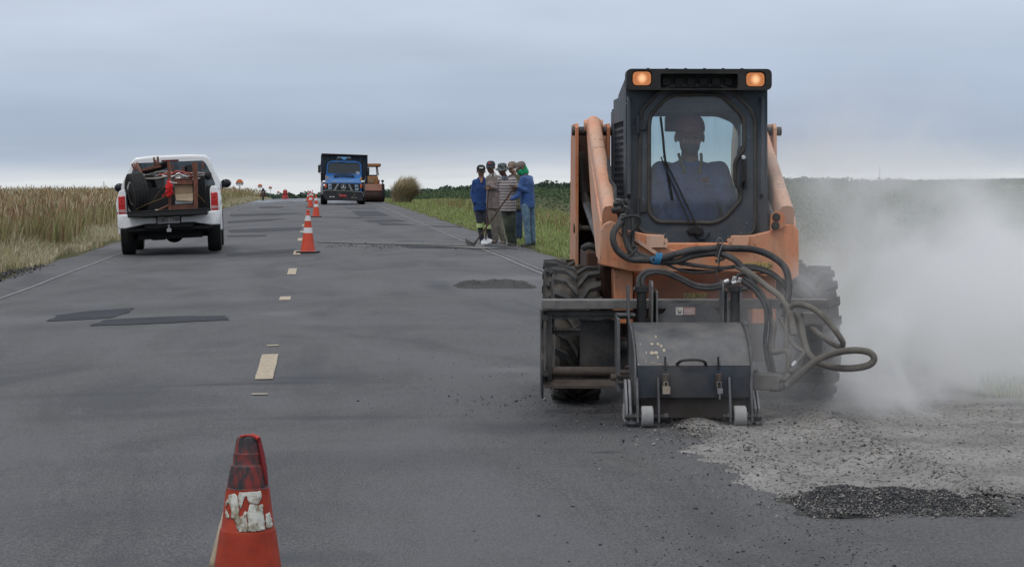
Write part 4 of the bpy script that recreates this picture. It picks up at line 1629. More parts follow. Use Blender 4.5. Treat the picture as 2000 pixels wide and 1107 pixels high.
# ---- wheels
def wheel(parent, cx, cy, r, w, s):
    cz = r
    m = MB()
    prof = [(r * 0.56, -w / 2 + 0.02), (r * 0.70, -w / 2), (r * 0.86, -w / 2 + 0.004), (r * 0.935, -w / 2 + 0.03), (r * 0.95, -w / 4), (r * 0.955, 0), (r * 0.95, w / 4), (r * 0.935, w / 2 - 0.03), (r * 0.86, w / 2 - 0.004), (r * 0.70, w / 2), (r * 0.56, w / 2 - 0.02)]
    m.lathe(prof, (cx, cy, cz), 'x', 40)
    wh = m.build('wheel', TYRE, parent)
    m = MB()
    m.lathe([(0.0, s * 0.02), (r * 0.2, s * 0.02), (r * 0.24, s * 0.0), (r * 0.5, s * -0.02), (r * 0.54, s * w * 0.34), (r * 0.57, s * w * 0.36)], (cx, cy, cz), 'x', 28)
    m.build('rim', ORANGE2, wh)
    N_ = 20
    for k in range(N_):
        for side in (-1, 1):
            a0 = 2 * PI * (k + (0.5 if side > 0 else 0)) / N_
            pts = []
            # bent bar: shoulder part straight, then slanting to the middle
            for (fx, fa) in ((0.50, 0.10), (0.24, 0.02), (0.02, -0.22)):
                pts.append((side * fx * w, a0 + fa * 1.1))
            vs_, fs_ = [], []
            hw = 0.075
            for (x_, a) in pts:
                for (da, rr) in ((-hw, 0.94), (hw, 0.94), (hw * 0.72, 1.0), (-hw * 0.72, 1.0)):
                    rq = r * rr * (0.985 if abs(x_) > 0.45 * w else 1.0)
                    vs_.append((cx + x_, cy + rq * math.sin(a + da), cz + rq * math.cos(a + da)))
            for i in range(2):
                for j in range(4):
                    fs_.append((i * 4 + j, i * 4 + (j + 1) % 4, (i + 1) * 4 + (j + 1) % 4, (i + 1) * 4 + j))
            fs_ += [(3, 2, 1, 0), (8, 9, 10, 11)]
            mm = MB()
            mm.add(vs_, fs_)
            mm.build('tread_lug', TYREL, wh, bevel=0)
    return wh


RW, WW = 0.415, 0.285
xwl = (FD.L(1084, 700, -0.35).x + FD.L(1175, 700, -0.35).x) / 2
xwr = (FD.L(1550, 700, -0.35).x + FD.L(1640, 700, -0.35).x) / 2
wheel(LD, xwl, 0.0, RW, WW, -1)
wheel(LD, xwr, 0.0, RW, WW, 1)
wheel(LD, xwl - 0.0, 1.08, RW, WW, -1)
wheel(LD, xwr, 1.08, RW, WW, 1)


# ---- the planer's mounting frame (reaches out to the left of the drum)
def Lx(px, yl=-0.75):
    return FD.L(px, 600, yl).x


def Lz(py, yl=-0.75):
    return FD.L(1200, py, yl).z


PL = thing('cold_planer_attachment', 'dark grey cold planer drum with pale guide wheels mounted on the front of the loader', 'planer', (FD.o.x, FD.o.y, 0), (0, 0, FD.yaw))
m = MB()
m.box2((Lx(1060), -0.78, Lz(603)), (Lx(1618), -0.64, Lz(585)))
top = m.build('top_rail', pm('dusty_rail', (0.085, 0.083, 0.082), 0.6, 0.2, 0.25, 6, dirt=(0.19, 0.18, 0.17), damt=0.6, dscale=7), PL, bevel=0.004)
m = MB()
m.box2((Lx(1060), -0.74, Lz(623)), (Lx(1240), -0.66, Lz(607)))
m.cyl((Lx(1064), -0.72, Lz(615)), (Lx(1240), -0.72, Lz(615)), 0.022)
m.build('upper_tube', STEELD, PL)
m = MB()
m.cyl((Lx(1066), -0.72, Lz(726)), (Lx(1206), -0.72, Lz(726)), 0.029)
m.build('lower_tube', RUST, PL)
m = MB()
m.add([(Lx(1062), -0.80, Lz(756)), (Lx(1225), -0.80, Lz(757)), (Lx(1225), -0.66, Lz(737)), (Lx(1062), -0.66, Lz(736)), (Lx(1062), -0.80, Lz(751)), (Lx(1225), -0.80, Lz(752)), (Lx(1225), -0.66, Lz(732)), (Lx(1062), -0.66, Lz(731))],
      [(0, 1, 2, 3), (4, 5, 6, 7), (0, 1, 5, 4), (1, 2, 6, 5), (2, 3, 7, 6), (3, 0, 4, 7)])
m.build('bottom_lip', RUST, PL)
m = MB()
m.plate([(-0.80, Lz(776)), (-0.80, Lz(700)), (-0.76, Lz(690)), (-0.76, Lz(640)), (-0.80, Lz(630)), (-0.80, Lz(604)), (-0.60, Lz(604)), (-0.60, Lz(776))], [], Lx(1057), Lx(1061), 'yz')
m.plate([(-0.76, Lz(752)), (-0.76, Lz(606)), (-0.70, Lz(606)), (-0.70, Lz(752))], [], Lx(1068), Lx(1078), 'yz')
m.build('end_plate', STEELD, PL, bevel=0.003)
for py in (619, 726):
    m = MB()
    m.cyl((Lx(1064), -0.83, Lz(py)), (Lx(1064), -0.79, Lz(py)), 0.018, n=10)
    m.build('bolt', STEELD, PL)
m = MB()
back = poly([(1132, 625), (1134, 740), (1208, 740), (1208, 625)], -0.66)
m.plate(back, [], -0.665, -0.65)
m.plate(poly([(1078, 640), (1078, 652), (1132, 655), (1132, 640)], -0.66), [], -0.67, -0.65)
m.build('back_plate', STEELD, PL)
m = MB()
m.plate(roundpoly(poly([(1078, 606), (1078, 645), (1125, 645), (1138, 635), (1138, 606)], -0.68), 0.03), [roundpoly(poly([(1083, 620), (1083, 641), (1122, 641), (1132, 632), (1132, 620)], -0.68), 0.02)], -0.69, -0.66)
m.build('step_frame', STEELD, PL)
m = MB()
a_, b_ = FD.L(1083, 643, -0.72), FD.L(1132, 646, -0.72)
for k in range(10):
    m.box((a_.x + (b_.x - a_.x) * k / 9, -0.715, a_.z), (0.006, 0.03, 0.010))
m.box(((a_.x + b_.x) / 2, -0.70, a_.z - 0.004), (b_.x - a_.x, 0.03, 0.004))
m.build('step_tread', RUST, PL)
# side-shift carriage left of the drum
m = MB()
m.plate([(-1.05, Lz(760, -0.9)), (-0.98, Lz(620, -0.9)), (-0.80, Lz(614, -0.9)), (-0.80, Lz(760, -0.9))], [], Lx(1203, -0.9), Lx(1209, -0.9), 'yz')
m.box2((Lx(1205, -0.9), -0.95, Lz(617, -0.9)), (Lx(1240, -0.9), -0.82, Lz(612, -0.9)))
m.build('carriage_plate', PLANER, PL, bevel=0.004)
m = MB()
m.cyl((Lx(1206, -0.9), -0.86, Lz(680, -0.9)), (Lx(1240, -0.9), -0.86, Lz(680, -0.9)), 0.060)
m.box2((Lx(1208, -0.9), -0.90, Lz(745, -0.9)), (Lx(1240, -0.9), -0.80, Lz(660, -0.9)))
m.build('carriage_block', STEELD, PL, bevel=0.006)
for (x0, x1, py, r_) in ((1194, 1204, 738, 0.020), (1204, 1232, 735, 0.012), (1212, 1236, 728, 0.016), (1208, 1226, 748, 0.010), (1222, 1240, 718, 0.009)):
    m = MB()
    m.cyl((Lx(x0, -1.1), -1.06, Lz(py, -1.1)), (Lx(x1, -1.1), -1.06, Lz(py, -1.1)), r_, n=8)
    m.build('bolt', RUST, PL)

# drum hood: a bent sheet between two side plates
hx0, hx1 = FD.L(1242, 700, -1.3).x, FD.L(1461, 700, -1.3).x
def hz(py, yl):
    return FD.L(1350, py, yl).z
prof = [(-0.98, hz(633, -1.0) + 0.01), (-1.06, hz(636, -1.06)), (-1.18, hz(650, -1.18)), (-1.29, hz(672, -1.29)), (-1.36, hz(697, -1.36)), (-1.385, hz(714, -1.385))]
prof2 = [(-1.390, hz(715, -1.39)), (-1.40, hz(740, -1.40)), (-1.385, hz(776, -1.385))]
def bent(profile, th, x0, x1):
    m = MB()
    vs_, fs_ = [], []
    k = len(profile)
    for (y_, z_) in profile:
        vs_ += [(x0, y_, z_), (x1, y_, z_)]
    for (y_, z_) in profile:
        vs_ += [(x0, y_ + th, z_ - th * 0.5), (x1, y_ + th, z_ - th * 0.5)]
    for i in range(k - 1):
        a = 2 * i
        fs_.append((a, a + 1, a + 3, a + 2))
        b = 2 * k + a
        fs_.append((b, b + 2, b + 3, b + 1))
        fs_.append((a, a + 2, b + 2, b))
        fs_.append((a + 1, b + 1, b + 3, a + 3))
    fs_.append((0, 2 * k, 2 * k + 1, 1))
    e = 2 * k - 2
    fs_.append((e, e + 1, e + 1 + 2 * k, e + 2 * k))
    m.add(vs_, fs_)
    return m
hood = bent(prof, 0.012, hx0, hx1).build('drum_hood', PLANER, PL, smooth=50)
gate = bent(prof2, 0.012, hx0, hx1).build('hood_flap', pm('planer_flap_shaded', (0.026, 0.032, 0.044), 0.5, 0.1, 0.2, 5, dirt=(0.07, 0.068, 0.066), damt=0.45), PL, smooth=50)  # upright flap in a darker grey than the hood: shade put into the colour
m = MB()
m.box2((hx0 + 0.03, -1.30, hz(815, -1.3)), (hx1 - 0.03, -1.27, hz(772, -1.3)))
m.build('drum_skirt', RUST, PL)
m = MB()
m.box2((hx0 + 0.02, -1.25, 0.10), (hx1 - 0.02, -0.90, hz(660, -1.0)))
m.build('hood_core', STEELD, PL)
# cutting drum just visible under the skirt
m = MB()
m.cyl((hx0 + 0.04, -1.08, 0.16), (hx1 - 0.04, -1.08, 0.16), 0.15, n=24)
drum = m.build('cutting_drum', STEELD, PL)
for k in range(40):
    m = MB()
    a = k * 2.4
    x_ = hx0 + 0.06 + (hx1 - hx0 - 0.12) * k / 39
    p = Vector((x_, -1.08 + 0.15 * math.sin(a), 0.16 + 0.15 * math.cos(a)))
    d_ = Vector((0, math.sin(a + 0.5), math.cos(a + 0.5)))
    m.cyl(p, p + d_ * 0.035, 0.014, 0.004, n=6)
    m.build('cutter_tooth', STEELG, drum)
# side plates
for (xa, th) in ((FD.L(1238, 700, -1.3).x, 0.012), (FD.L(1463, 700, -1.3).x, 0.012)):
    m = MB()
    pr = [(-0.86, hz(560, -0.9)), (-0.95, hz(556, -0.95)), (-0.98, hz(625, -0.98)), (-1.09, hz(632, -1.06)), (-1.20, hz(645, -1.18)), (-1.31, hz(668, -1.29)), (-1.385, hz(695, -1.36)), (-1.42, hz(740, -1.40)), (-1.41, hz(790, -1.4)), (-1.36, 0.065), (-0.86, 0.065)]
    m.plate(pr, [], xa - th / 2, xa + th / 2, 'yz')
    m.build('side_plate', STEELG if False else pm('scuffed_plate', (0.10, 0.10, 0.105), 0.5, 0.3, 0.3, 8, dirt=(0.05, 0.048, 0.046), damt=0.5, dscale=6), PL, bevel=0.002)
# handle, seam, latches, padlocks
m = MB()
hp_ = [FD.L(p[0], p[1], -1.41) for p in ((1323, 712), (1330, 704), (1345, 702), (1362, 702), (1374, 705), (1380, 712))]
m.tube(spline([(p.x, -1.38 - 0.045 * (0 < i < 5), p.z) for i, p in enumerate(hp_)], 4), 0.0085, 8)
m.build('hood_handle', STEELD, hood)
for (px, pad) in ((1300, 1), (1404, 0)):
    m = MB()
    a_ = FD.L(px, 745, -1.42)
    m.box((a_.x, -1.415, a_.z), (0.035, 0.02, 0.085))
    m.box((a_.x, -1.43, a_.z + 0.02), (0.018, 0.02, 0.045))
    la = m.build('latch', RUST, gate, bevel=0.003)
    m = MB()
    m.box((a_.x, -1.395, a_.z + 0.10), (0.010, 0.012, 0.07))
    m.build('latch_rod', STEELD, gate)
    m = MB()
    if pad:
        m.box((a_.x + 0.002, -1.44, a_.z - 0.045), (0.042, 0.022, 0.042))
    else:
        m.box((a_.x + 0.004, -1.44, a_.z - 0.050), (0.030, 0.018, 0.030))
        m.box((a_.x + 0.002, -1.44, a_.z - 0.072), (0.008, 0.014, 0.05))
    m.tube([(a_.x - 0.010, -1.44, a_.z - 0.03), (a_.x - 0.010, -1.44, a_.z + 0.0), (a_.x + 0.010, -1.44, a_.z + 0.0), (a_.x + 0.010, -1.44, a_.z - 0.03)], 0.004, 6)
    m.build('padlock', pm('padlock_metal', (0.30, 0.25, 0.20), 0.6, 0.3) if pad else STEELG, gate, bevel=0.003)
# remains of a paw-print sticker on the hood
def on_hood(px, py):
    # march along the viewing ray to the hood's sheet
    best = None
    for i in range(len(prof) - 1):
        for k in range(6):
            t_ = k / 6
            y_ = prof[i][0] * (1 - t_) + prof[i + 1][0] * t_
            z_ = prof[i][1] * (1 - t_) + prof[i + 1][1] * t_
            w = FD.L(px, py, y_)
            e = abs(w.z - z_)
            if best is None or e < best[0]:
                best = (e, Vector((w.x, y_, z_)), Vector((0, prof[i + 1][0] - prof[i][0], prof[i + 1][1] - prof[i][1])).normalized())
    return best[1], best[2]
m = MB()
for (zx, zy, w_, h_, a) in ((180, 515, 24, 20, .1), (218, 515, 22, 22, .5), (240, 522, 22, 22, .7), (258, 550, 20, 26, .3), (178, 572, 32, 26, -.2), (205, 570, 28, 26, .4), (217, 588, 14, 22, .3),
                            (203, 455, 14, 26, .5), (142, 565, 10, 26, .5), (104, 512, 8, 14, .4), (120, 450, 8, 8, 0), (185, 635, 60, 4, 0), (230, 637, 60, 4, 0), (90, 640, 10, 6, 0), (140, 622, 10, 8, 0)):
    c_, dv = on_hood(1220 + zx / 3.354, 520 + zy / 3.354)
    nrm = Vector((1, 0, 0)).cross(dv)
    if nrm.y > 0:
        nrm = -nrm
    k = 6
    ps = []
    for j in range(k):
        aa = 2 * PI * j / k + a
        rr = rnd.uniform(0.40, 0.55)
        ps.append(c_ + nrm * 0.002 + Vector((1, 0, 0)) * (math.cos(aa) * rr * w_ / 3.354 / 352) + dv * (math.sin(aa) * rr * h_ / 3.354 / 340 * 1.3))
    m.add(ps, [tuple(range(k))])
m.build('sticker_remains', pm('old_sticker', (0.40, 0.34, 0.26), 0.8, 0, 0.2, 20, dirt=(0.2, 0.17, 0.14), damt=0.4), hood, smooth=0, recalc=False)
# guide wheels
for (px0, px1, py0, py1) in ((1252, 1275, 795, 837), (1433, 1457, 800, 840)):
    a_, b_ = FD.L(px0, py0, -1.44), FD.L(px1, py1, -1.44)
    r_ = 0.058
    m = MB()
    x0, x1 = a_.x, b_.x
    m.lathe([(0.0, x0 + 0.010), (0.022, x0 + 0.010), (0.028, x0), (r_ - 0.006, x0), (r_, x0 + 0.006), (r_, x1 - 0.006), (r_ - 0.006, x1), (0.028, x1), (0.022, x1 - 0.01), (0, x1 - 0.01)], (0, -1.44, r_ + 0.002), 'x', 28)
    gw = m.build('guide_wheel', ROLLM, PL)
    m = MB()
    xo = -1 if px0 < 1300 else 1
    m.cyl((x0 - 0.06 - 0.03 * (xo < 0), -1.44, r_), (x1 + 0.075, -1.44, r_), 0.014, n=10)
    m.cyl((x1 + 0.060, -1.44, r_), (x1 + 0.085, -1.44, r_), 0.022, n=6)
    m.cyl((x0 - 0.035, -1.44, r_), (x0 - 0.020, -1.44, r_), 0.024, n=6)
    m.build('axle', STEELD, gw)
    # thin arms either side
    for dx in (x0 - 0.020, x1 + 0.032):
        m = MB()
        m.plate([(-1.47, 0.03), (-1.46, 0.12), (-1.41, 0.27), (-1.385, 0.27), (-1.40, 0.10), (-1.40, 0.03)], [], dx - 0.006, dx + 0.006, 'yz')
        m.build('wheel_arm', pm('scuffed_plate', (0.1, 0.1, 0.1)), PL, bevel=0.001)
# outer skid arms
for (pxs) in ((1221, 1228, 1234), (1470, 1477, 1477)):
    for i, px in enumerate(pxs[:2]):
        x_ = FD.L(px, 780, -1.3).x
        m = MB()
        m.plate([(-1.33, hz(740 if px < 1300 else 762, -1.3)), (-1.42, 0.10), (-1.42, 0.02), (-1.30, 0.01), (-1.25, 0.12), (-1.28, hz(740 if px < 1300 else 762, -1.3))], [], x_ - 0.007, x_ + 0.007, 'yz')
        m.build('skid_plate', STEELG, PL, bevel=0.002)
m = MB()
x_ = FD.L(1222, 800, -1.3).x
m.tube(spline([(x_ - 0.01, -1.36, 0.12), (x_ - 0.012, -1.39, 0.04), (x_ + 0.02, -1.41, 0.02), (x_ + 0.09, -1.42, 0.035)], 5), 0.013, 8)
m.build('skid_bar', STEELG, PL)
for (px, py) in ((1480, 826), (1484, 824), (1245, 822)):
    c_ = FD.L(px, py, -1.42)
    m = MB()
    m.cyl((c_.x - 0.012, -1.42, c_.z), (c_.x + 0.012, -1.42, c_.z), 0.022, n=8)
    m.build('bolt', STEELG, PL, bevel=0.002)
# uprights with depth cylinders over the drum
for s_, (cyl_, pla, side, top_) in ((-1, (1253, 1277, 1240, 563)), (1, (1436, 1415, 1456, 563))):
    yl = -0.93
    c0, c1 = FD.L(cyl_, 640, yl), FD.L(cyl_, 566, yl)
    m = MB()
    m.cyl((c0.x, yl, c0.z), (c0.x, yl, c1.z), 0.028)
    m.cyl((c0.x, yl, c1.z - 0.012), (c0.x, yl, c1.z + 0.022), 0.040)
    m.build('depth_cylinder', BLACK, PL, bevel=0.003)
    p0, p1 = FD.L(pla - 7, 640, -0.88), FD.L(pla + 7, 548, -0.88)
    m = MB()
    m.plate([(-0.93, p0.z), (-0.95, p1.z - 0.03), (-0.93, p1.z), (-0.80, p1.z), (-0.78, p0.z)], [], p0.x, p0.x + 0.012, 'yz')
    m.plate([(-0.93, p0.z), (-0.92, p1.z - 0.06), (-0.80, p1.z - 0.05), (-0.78, p0.z)], [], p1.x - 0.012, p1.x, 'yz')
    m.build('upright_plate', PLANER, PL, bevel=0.003)
    m = MB()
    m.box2((p0.x + 0.006, -0.86, p0.z), (p1.x - 0.006, -0.84, p1.z - 0.07))
    m.build('upright_web', BLACK, PL)
    q0 = FD.L(side, 560, -0.93)
    m = MB()
    m.cyl((min(q0.x, c0.x) - 0.01, yl, c1.z + 0.005), (max(q0.x, c0.x) + 0.012, yl, c1.z + 0.005), 0.011, n=8)
    m.build('cylinder_pin', STEELD, PL)
# back plate with its raised hump and a label
hump = roundpoly(poly([(1262, 640), (1262, 622), (1282, 617), (1296, 612), (1305, 597), (1325, 592), (1370, 593), (1395, 600), (1408, 615), (1420, 620), (1432, 640)], -0.84), 0.02)
m = MB()
m.plate(hump, [], -0.85, -0.83)
hb = m.build('hitch_plate', PLANER, PL, bevel=0.004)
sl = []
for (x0, x1, mat_) in ((1320, 1334, WHITEL), (1335, 1358, PINKL)):
    a_, b_ = FD.L(x0, 600, -0.855), FD.L(x1, 615, -0.855)
    m = MB()
    m.box2((a_.x, -0.853, b_.z), (b_.x, -0.851, a_.z))
    sl.append((m.build('warning_label', mat_, hb, smooth=0), a_, b_))
m = MB()
a_, b_ = sl[0][1], sl[0][2]
w_, h_ = b_.x - a_.x, a_.z - b_.z
m.beam((a_.x + w_ * .25, -0.8545, a_.z - h_ * .2), (a_.x + w_ * .55, -0.8545, b_.z + h_ * .2), 0.001, 0.007, (0, 1, 0))
m.beam((a_.x + w_ * .75, -0.8545, a_.z - h_ * .35), (a_.x + w_ * .7, -0.8545, b_.z + h_ * .2), 0.001, 0.006, (0, 1, 0))
m.beam((a_.x + w_ * .3, -0.8545, b_.z + h_ * .3), (a_.x + w_ * .8, -0.8545, b_.z + h_ * .45), 0.001, 0.005, (0, 1, 0))
m.build('label_mark', BLACK, hb, smooth=0)
a_, b_ = sl[1][1], sl[1][2]
m = MB()
for k in range(4):
    zq = a_.z - (a_.z - b_.z) * (0.3 + 0.18 * k)
    m.box2((a_.x + 0.004, -0.8545, zq - 0.0015), (b_.x - 0.006 - 0.01 * (k % 2), -0.8535, zq + 0.0015))
m.build('label_mark', WHITEL, hb, smooth=0)
# elbow fitting on the hood's right corner
m = MB()
m.tube(spline([FD.L(1426, 645, -1.02), FD.L(1432, 638, -1.02), FD.L(1450, 635, -1.0), FD.L(1460, 633, -0.98)], 4), 0.010, 8)
m.build('pipe_elbow', STEELG, PL)
# hydraulic motor and manifold at the right end
a_, b_ = FD.L(1467, 729, -1.1), FD.L(1520, 760, -1.1)
m = MB()
m.box2((a_.x, -1.16, b_.z), (b_.x, -1.02, a_.z))
mo = m.build('drum_motor', pm('dusty_cast_iron', (0.12, 0.112, 0.105), 0.85, 0, 0.25, 9), PL, bevel=0.008)
m = MB()
c_ = FD.L(1520, 752, -1.1)
m.cyl((c_.x - 0.05, -1.11, c_.z), (c_.x + 0.02, -1.11, c_.z), 0.036)
m.cyl((c_.x + 0.02, -1.11, c_.z), (c_.x + 0.035, -1.11, c_.z), 0.026)
m.cyl((FD.L(1478, 729, -1.1).x, -1.08, a_.z), (FD.L(1478, 729, -1.1).x, -1.08, a_.z + 0.02), 0.016)
m.build('motor_cap', pm('dusty_cast_iron', (0.1, 0.1, 0.1)), mo, bevel=0.003)
# right-hand carriage plates, half lost in the dust
m = MB()
m.box2((Lx(1567, -0.9), -0.93, Lz(634, -0.9)), (Lx(1611, -0.9), -0.84, Lz(611, -0.9)))
m.build('carriage_box', pm('dusty_rail', (0.1, 0.1, 0.1)), PL, bevel=0.004)
m = MB()
m.box2((Lx(1570, -0.8), -0.80, Lz(730, -0.8)), (Lx(1607, -0.8), -0.72, Lz(636, -0.8)))
m.box2((Lx(1500, -0.8), -0.78, Lz(748, -0.8)), (Lx(1616, -0.8), -0.70, Lz(728, -0.8)))
m.build('right_end_plate', STEELD, PL, bevel=0.004)


# ---- hoses
def z3(p):
    return (1180 + p[0] / 5.03, 300 + p[1] / 5.03)


def z7(p):
    return (1440 + p[0] / 2.993, 480 + p[1] / 2.993)


def z5(p):
    return (1220 + p[0] / 3.354, 520 + p[1] / 3.354)


def hose(pts, r, mat=HOSE, conv=None, par=LD, name='hose', n=5):
    P = []
    for p in pts:
        q = conv(p[:2]) if conv else p[:2]
        P.append(FD.L(q[0], q[1], p[2]))
    m = MB()
    m.tube(spline(P, n), r, 10)
    return m.build(name, mat, par, smooth=80)


hose([(195, 600, -.45), (150, 690, -.50), (98, 760, -.54), (88, 850, -.56), (130, 950, -.56), (230, 1025, -.56), (360, 1045, -.57), (540, 1035, -.58), (700, 990, -.58), (850, 950, -.58), (1000, 938, -.58), (1130, 930, -.60), (1280, 932, -.62), (1450, 940, -.66), (1600, 985, -.72), (1720, 1060, -.80), (1790, 1150, -.88), (1815, 1300, -.95), (1800, 1450, -1.0), (1770, 1600, -1.02)], 0.0200, conv=z3)
hose([(215, 620, -.45), (200, 720, -.47), (215, 850, -.49), (265, 960, -.52), (360, 1030, -.54), (520, 1060, -.56), (700, 1060, -.56), (850, 1010, -.56), (1000, 985, -.57), (1120, 980, -.60), (1220, 1010, -.63), (1320, 1075, -.68), (1420, 1200, -.75), (1480, 1300, -.80)], 0.0185, conv=z3)
hose([(270, 620, -.44), (285, 760, -.46), (275, 880, -.47), (310, 960, -.50), (420, 1010, -.52), (560, 1050, -.53), (750, 1075, -.54), (950, 1105, -.56), (1150, 1125, -.60), (1400, 1100, -.64), (1560, 1130, -.70), (1680, 1190, -.76), (1750, 1260, -.80)], 0.0120, conv=z3)
hose([(560, 1060, -.56), (640, 1100, -.56), (760, 1150, -.54), (900, 1170, -.52), (1080, 1160, -.52), (1160, 1140, -.55)], 0.008, conv=z3)
hose([(165, 640, -.50), (230, 618, -.52), (310, 612, -.52), (350, 640, -.52), (330, 700, -.50), (260, 780, -.49), (245, 860, -.49), (250, 960, -.52)], 0.008, conv=z3)
hose([(60, 130, -.2), (62, 260, -.25), (105, 330, -.28), (110, 440, -.32), (150, 520, -.38)], 0.011, conv=z3)
hose([(40, 60, -.1), (48, 180, -.15), (75, 270, -.2)], 0.010, conv=z3)
for (zx, zy, r_) in ((150, 500, .024), (185, 490, .018), (130, 560, .022), (180, 590, .020)):
    m = MB()
    c_ = FD.L(*z3((zx, zy)), -0.42)
    m.cyl((c_.x - 0.02, -0.40, c_.z), (c_.x + 0.028, -0.47, c_.z + 0.012), r_, n=10)
    m.build('hose_coupling', STEELD, LD, bevel=0.003)
m = MB()
for (zx, zy) in ((140, 455), (190, 600), (205, 520)):
    c_ = FD.L(*z3((zx, zy)), -0.48)
    m.cyl((c_.x - 0.012, -0.46, c_.z), (c_.x + 0.012, -0.49, c_.z), 0.008, n=8)
m.build('coupling_ring', STEELG, LD)
# clamp on the bundle, blue tie, dark tie
c_ = FD.L(*z3((1125, 950)), -0.60)
m = MB()
m.box((c_.x, -0.60, c_.z), (0.030, 0.055, 0.085), (0, R(12), 0))
m.box((c_.x + 0.006, -0.61, c_.z - 0.055), (0.055, 0.03, 0.020), (0, R(-20), 0))
m.build('hose_clamp', STEELD, LD, bevel=0.005)
m = MB()
m.tube(spline([c_ + Vector((-0.02, -0.03, 0.045)), c_ + Vector((0.0, -0.035, 0.075)), c_ + Vector((0.02, -0.03, 0.045)), c_ + Vector((0.0, -0.035, -0.01)), c_ + Vector((-0.01, -0.035, -0.08))], 4), 0.004, 6)
m.build('clamp_wire', STEELG, LD)
m = MB()
c_ = FD.L(*z3((525, 1035)), -0.57)
for k in range(5):
    a = 0.25 * (k - 2)
    pts = [c_ + Vector((0.008 * (k - 2) + 0.01 * math.sin(j), -0.032 * math.cos(j) * 1.0, 0.034 * math.sin(j))) for j in [2 * PI * i / 12 for i in range(13)]]
    m.tube(pts, 0.0032, 5, False)
m.tube([c_ + Vector((-0.02, -0.035, 0.02)), c_ + Vector((-0.045, -0.04, 0.0)), c_ + Vector((-0.03, -0.04, -0.02))], 0.003, 5)
m.build('blue_tie', BLUE_TIE, LD)
m = MB()
c_ = FD.L(*z3((270, 965)), -0.55)
pts = [c_ + Vector((0.012 * math.cos(j) + 0.03 * math.sin(j), -0.04 * math.cos(j), 0.032 * math.sin(j) - 0.0 * math.cos(j))) for j in [2 * PI * i / 12 for i in range(13)]]
m.tube(pts, 0.006, 6, False)
m.build('hose_tie', HOSE, LD)

# pair of hoses arching over the drum between the two depth cylinders
for off in (0, 12):
    hose([(92 + off * 2.6, 130, -.93), (88 + off * 2.4, 90 + off * .2, -.92), (120 + off * 2, 45 + off, -.90), (190 + off, 28 + off * 1.1, -.88), (280, 38 + off * 1.3, -.87), (370, 75 + off * 1.4, -.87), (450, 115 + off * 1.4, -.87), (540, 130 + off * 1.5, -.88), (620, 120 + off * 1.5, -.90), (690, 96 + off, -.92)], 0.0125, conv=z5, par=PL)
hose([(640, 150, -.93), (690, 110, -.93), (730, 70, -.93), (760, 50, -.92), (800, 60, -.90), (840, 110, -.90), (870, 200, -.92)], 0.009, conv=z5, par=PL)
for (zx, zy, dx, dz) in ((668, 98, 1, .4), (718, 82, .2, 1), (718, 106, .9, .3), (752, 90, .3, 1)):
    c_ = FD.L(*z5((zx, zy)), -0.95)
    d_ = Vector((dx, -0.2, dz)).normalized() * 0.014
    m = MB()
    m.cyl(c_ - d_, c_ + d_, 0.0125, n=10)
    m.build('hose_fitting', CHROME, PL, bevel=0.002)
m = MB()
m.tube([FD.L(1399, 520, -.6), FD.L(1401, 540, -.7), FD.L(1398, 555, -.85)], 0.003, 5)
m.tube([FD.L(1407, 478, -.6), FD.L(1404, 522, -.6)], 0.003, 5)
m.build('hanging_wire', BLACK, LD)

# right-hand bundle going down into the dust
hose([(0, 118, -.66), (80, 165, -.78), (170, 235, -.88), (265, 310, -.98), (310, 400, -1.05), (330, 520, -1.1)], 0.0185, HOSED, z7)
hose([(0, 130, -.64), (120, 140, -.74), (220, 180, -.84), (285, 245, -.92), (300, 330, -.98)], 0.0125, HOSE, z7)
hose([(20, 200, -.9), (100, 260, -.95), (160, 350, -1.0), (170, 450, -1.04), (162, 580, -1.06), (190, 735, -1.08)], 0.0125, HOSE, z7, PL)
hose([(40, 190, -.9), (130, 260, -.95), (185, 360, -1.0), (198, 470, -1.04), (188, 600, -1.06), (215, 738, -1.08)], 0.0125, HOSE, z7, PL)
hose([(330, 400, -1.0), (370, 450, -1.02), (390, 560, -1.05), (430, 650, -1.1), (530, 702, -1.16), (650, 716, -1.24), (760, 700, -1.30), (800, 662, -1.32), (770, 622, -1.32), (680, 610, -1.30), (560, 628, -1.26), (460, 672, -1.22), (370, 745, -1.18), (290, 818, -1.14)], 0.0195, HOSED, z7, PL)
hose([(285, 620, -1.08), (290, 480, -1.05), (305, 380, -1.04), (330, 345, -1.06), (390, 345, -1.10), (470, 385, -1.15), (540, 455, -1.2), (595, 525, -1.22), (618, 570, -1.2), (600, 590, -1.15), (540, 560, -1.05), (470, 510, -.95), (430, 470, -.9)], 0.0165, HOSED, z7, PL)
hose([(190, 420, -1.02), (215, 470, -1.04), (205, 560, -1.06), (210, 620, -1.08), (270, 612, -1.10), (298, 630, -1.11), (300, 690, -1.12), (292, 750, -1.12)], 0.0155, HOSED, z7, PL)
hose([(250, 420, -1.02), (290, 500, -1.05), (330, 580, -1.08), (380, 615, -1.1), (382, 640, -1.11), (335, 695, -1.12), (310, 745, -1.12), (305, 775, -1.12)], 0.0125, HOSED, z7, PL)
hose([(330, 400, -1.0), (290, 560, -1.02), (300, 420, -.95), (260, 340, -.92)], 0.017, HOSE, z7, PL)
c_ = FD.L(*z7((332, 690)), -1.125)
m = MB()
m.cyl(c_ + Vector((-0.012, -0.005, -0.012)), c_ + Vector((0.012, -0.005, 0.014)), 0.0145, n=10)
m.build('hose_fitting', CHROME, PL, bevel=0.002)
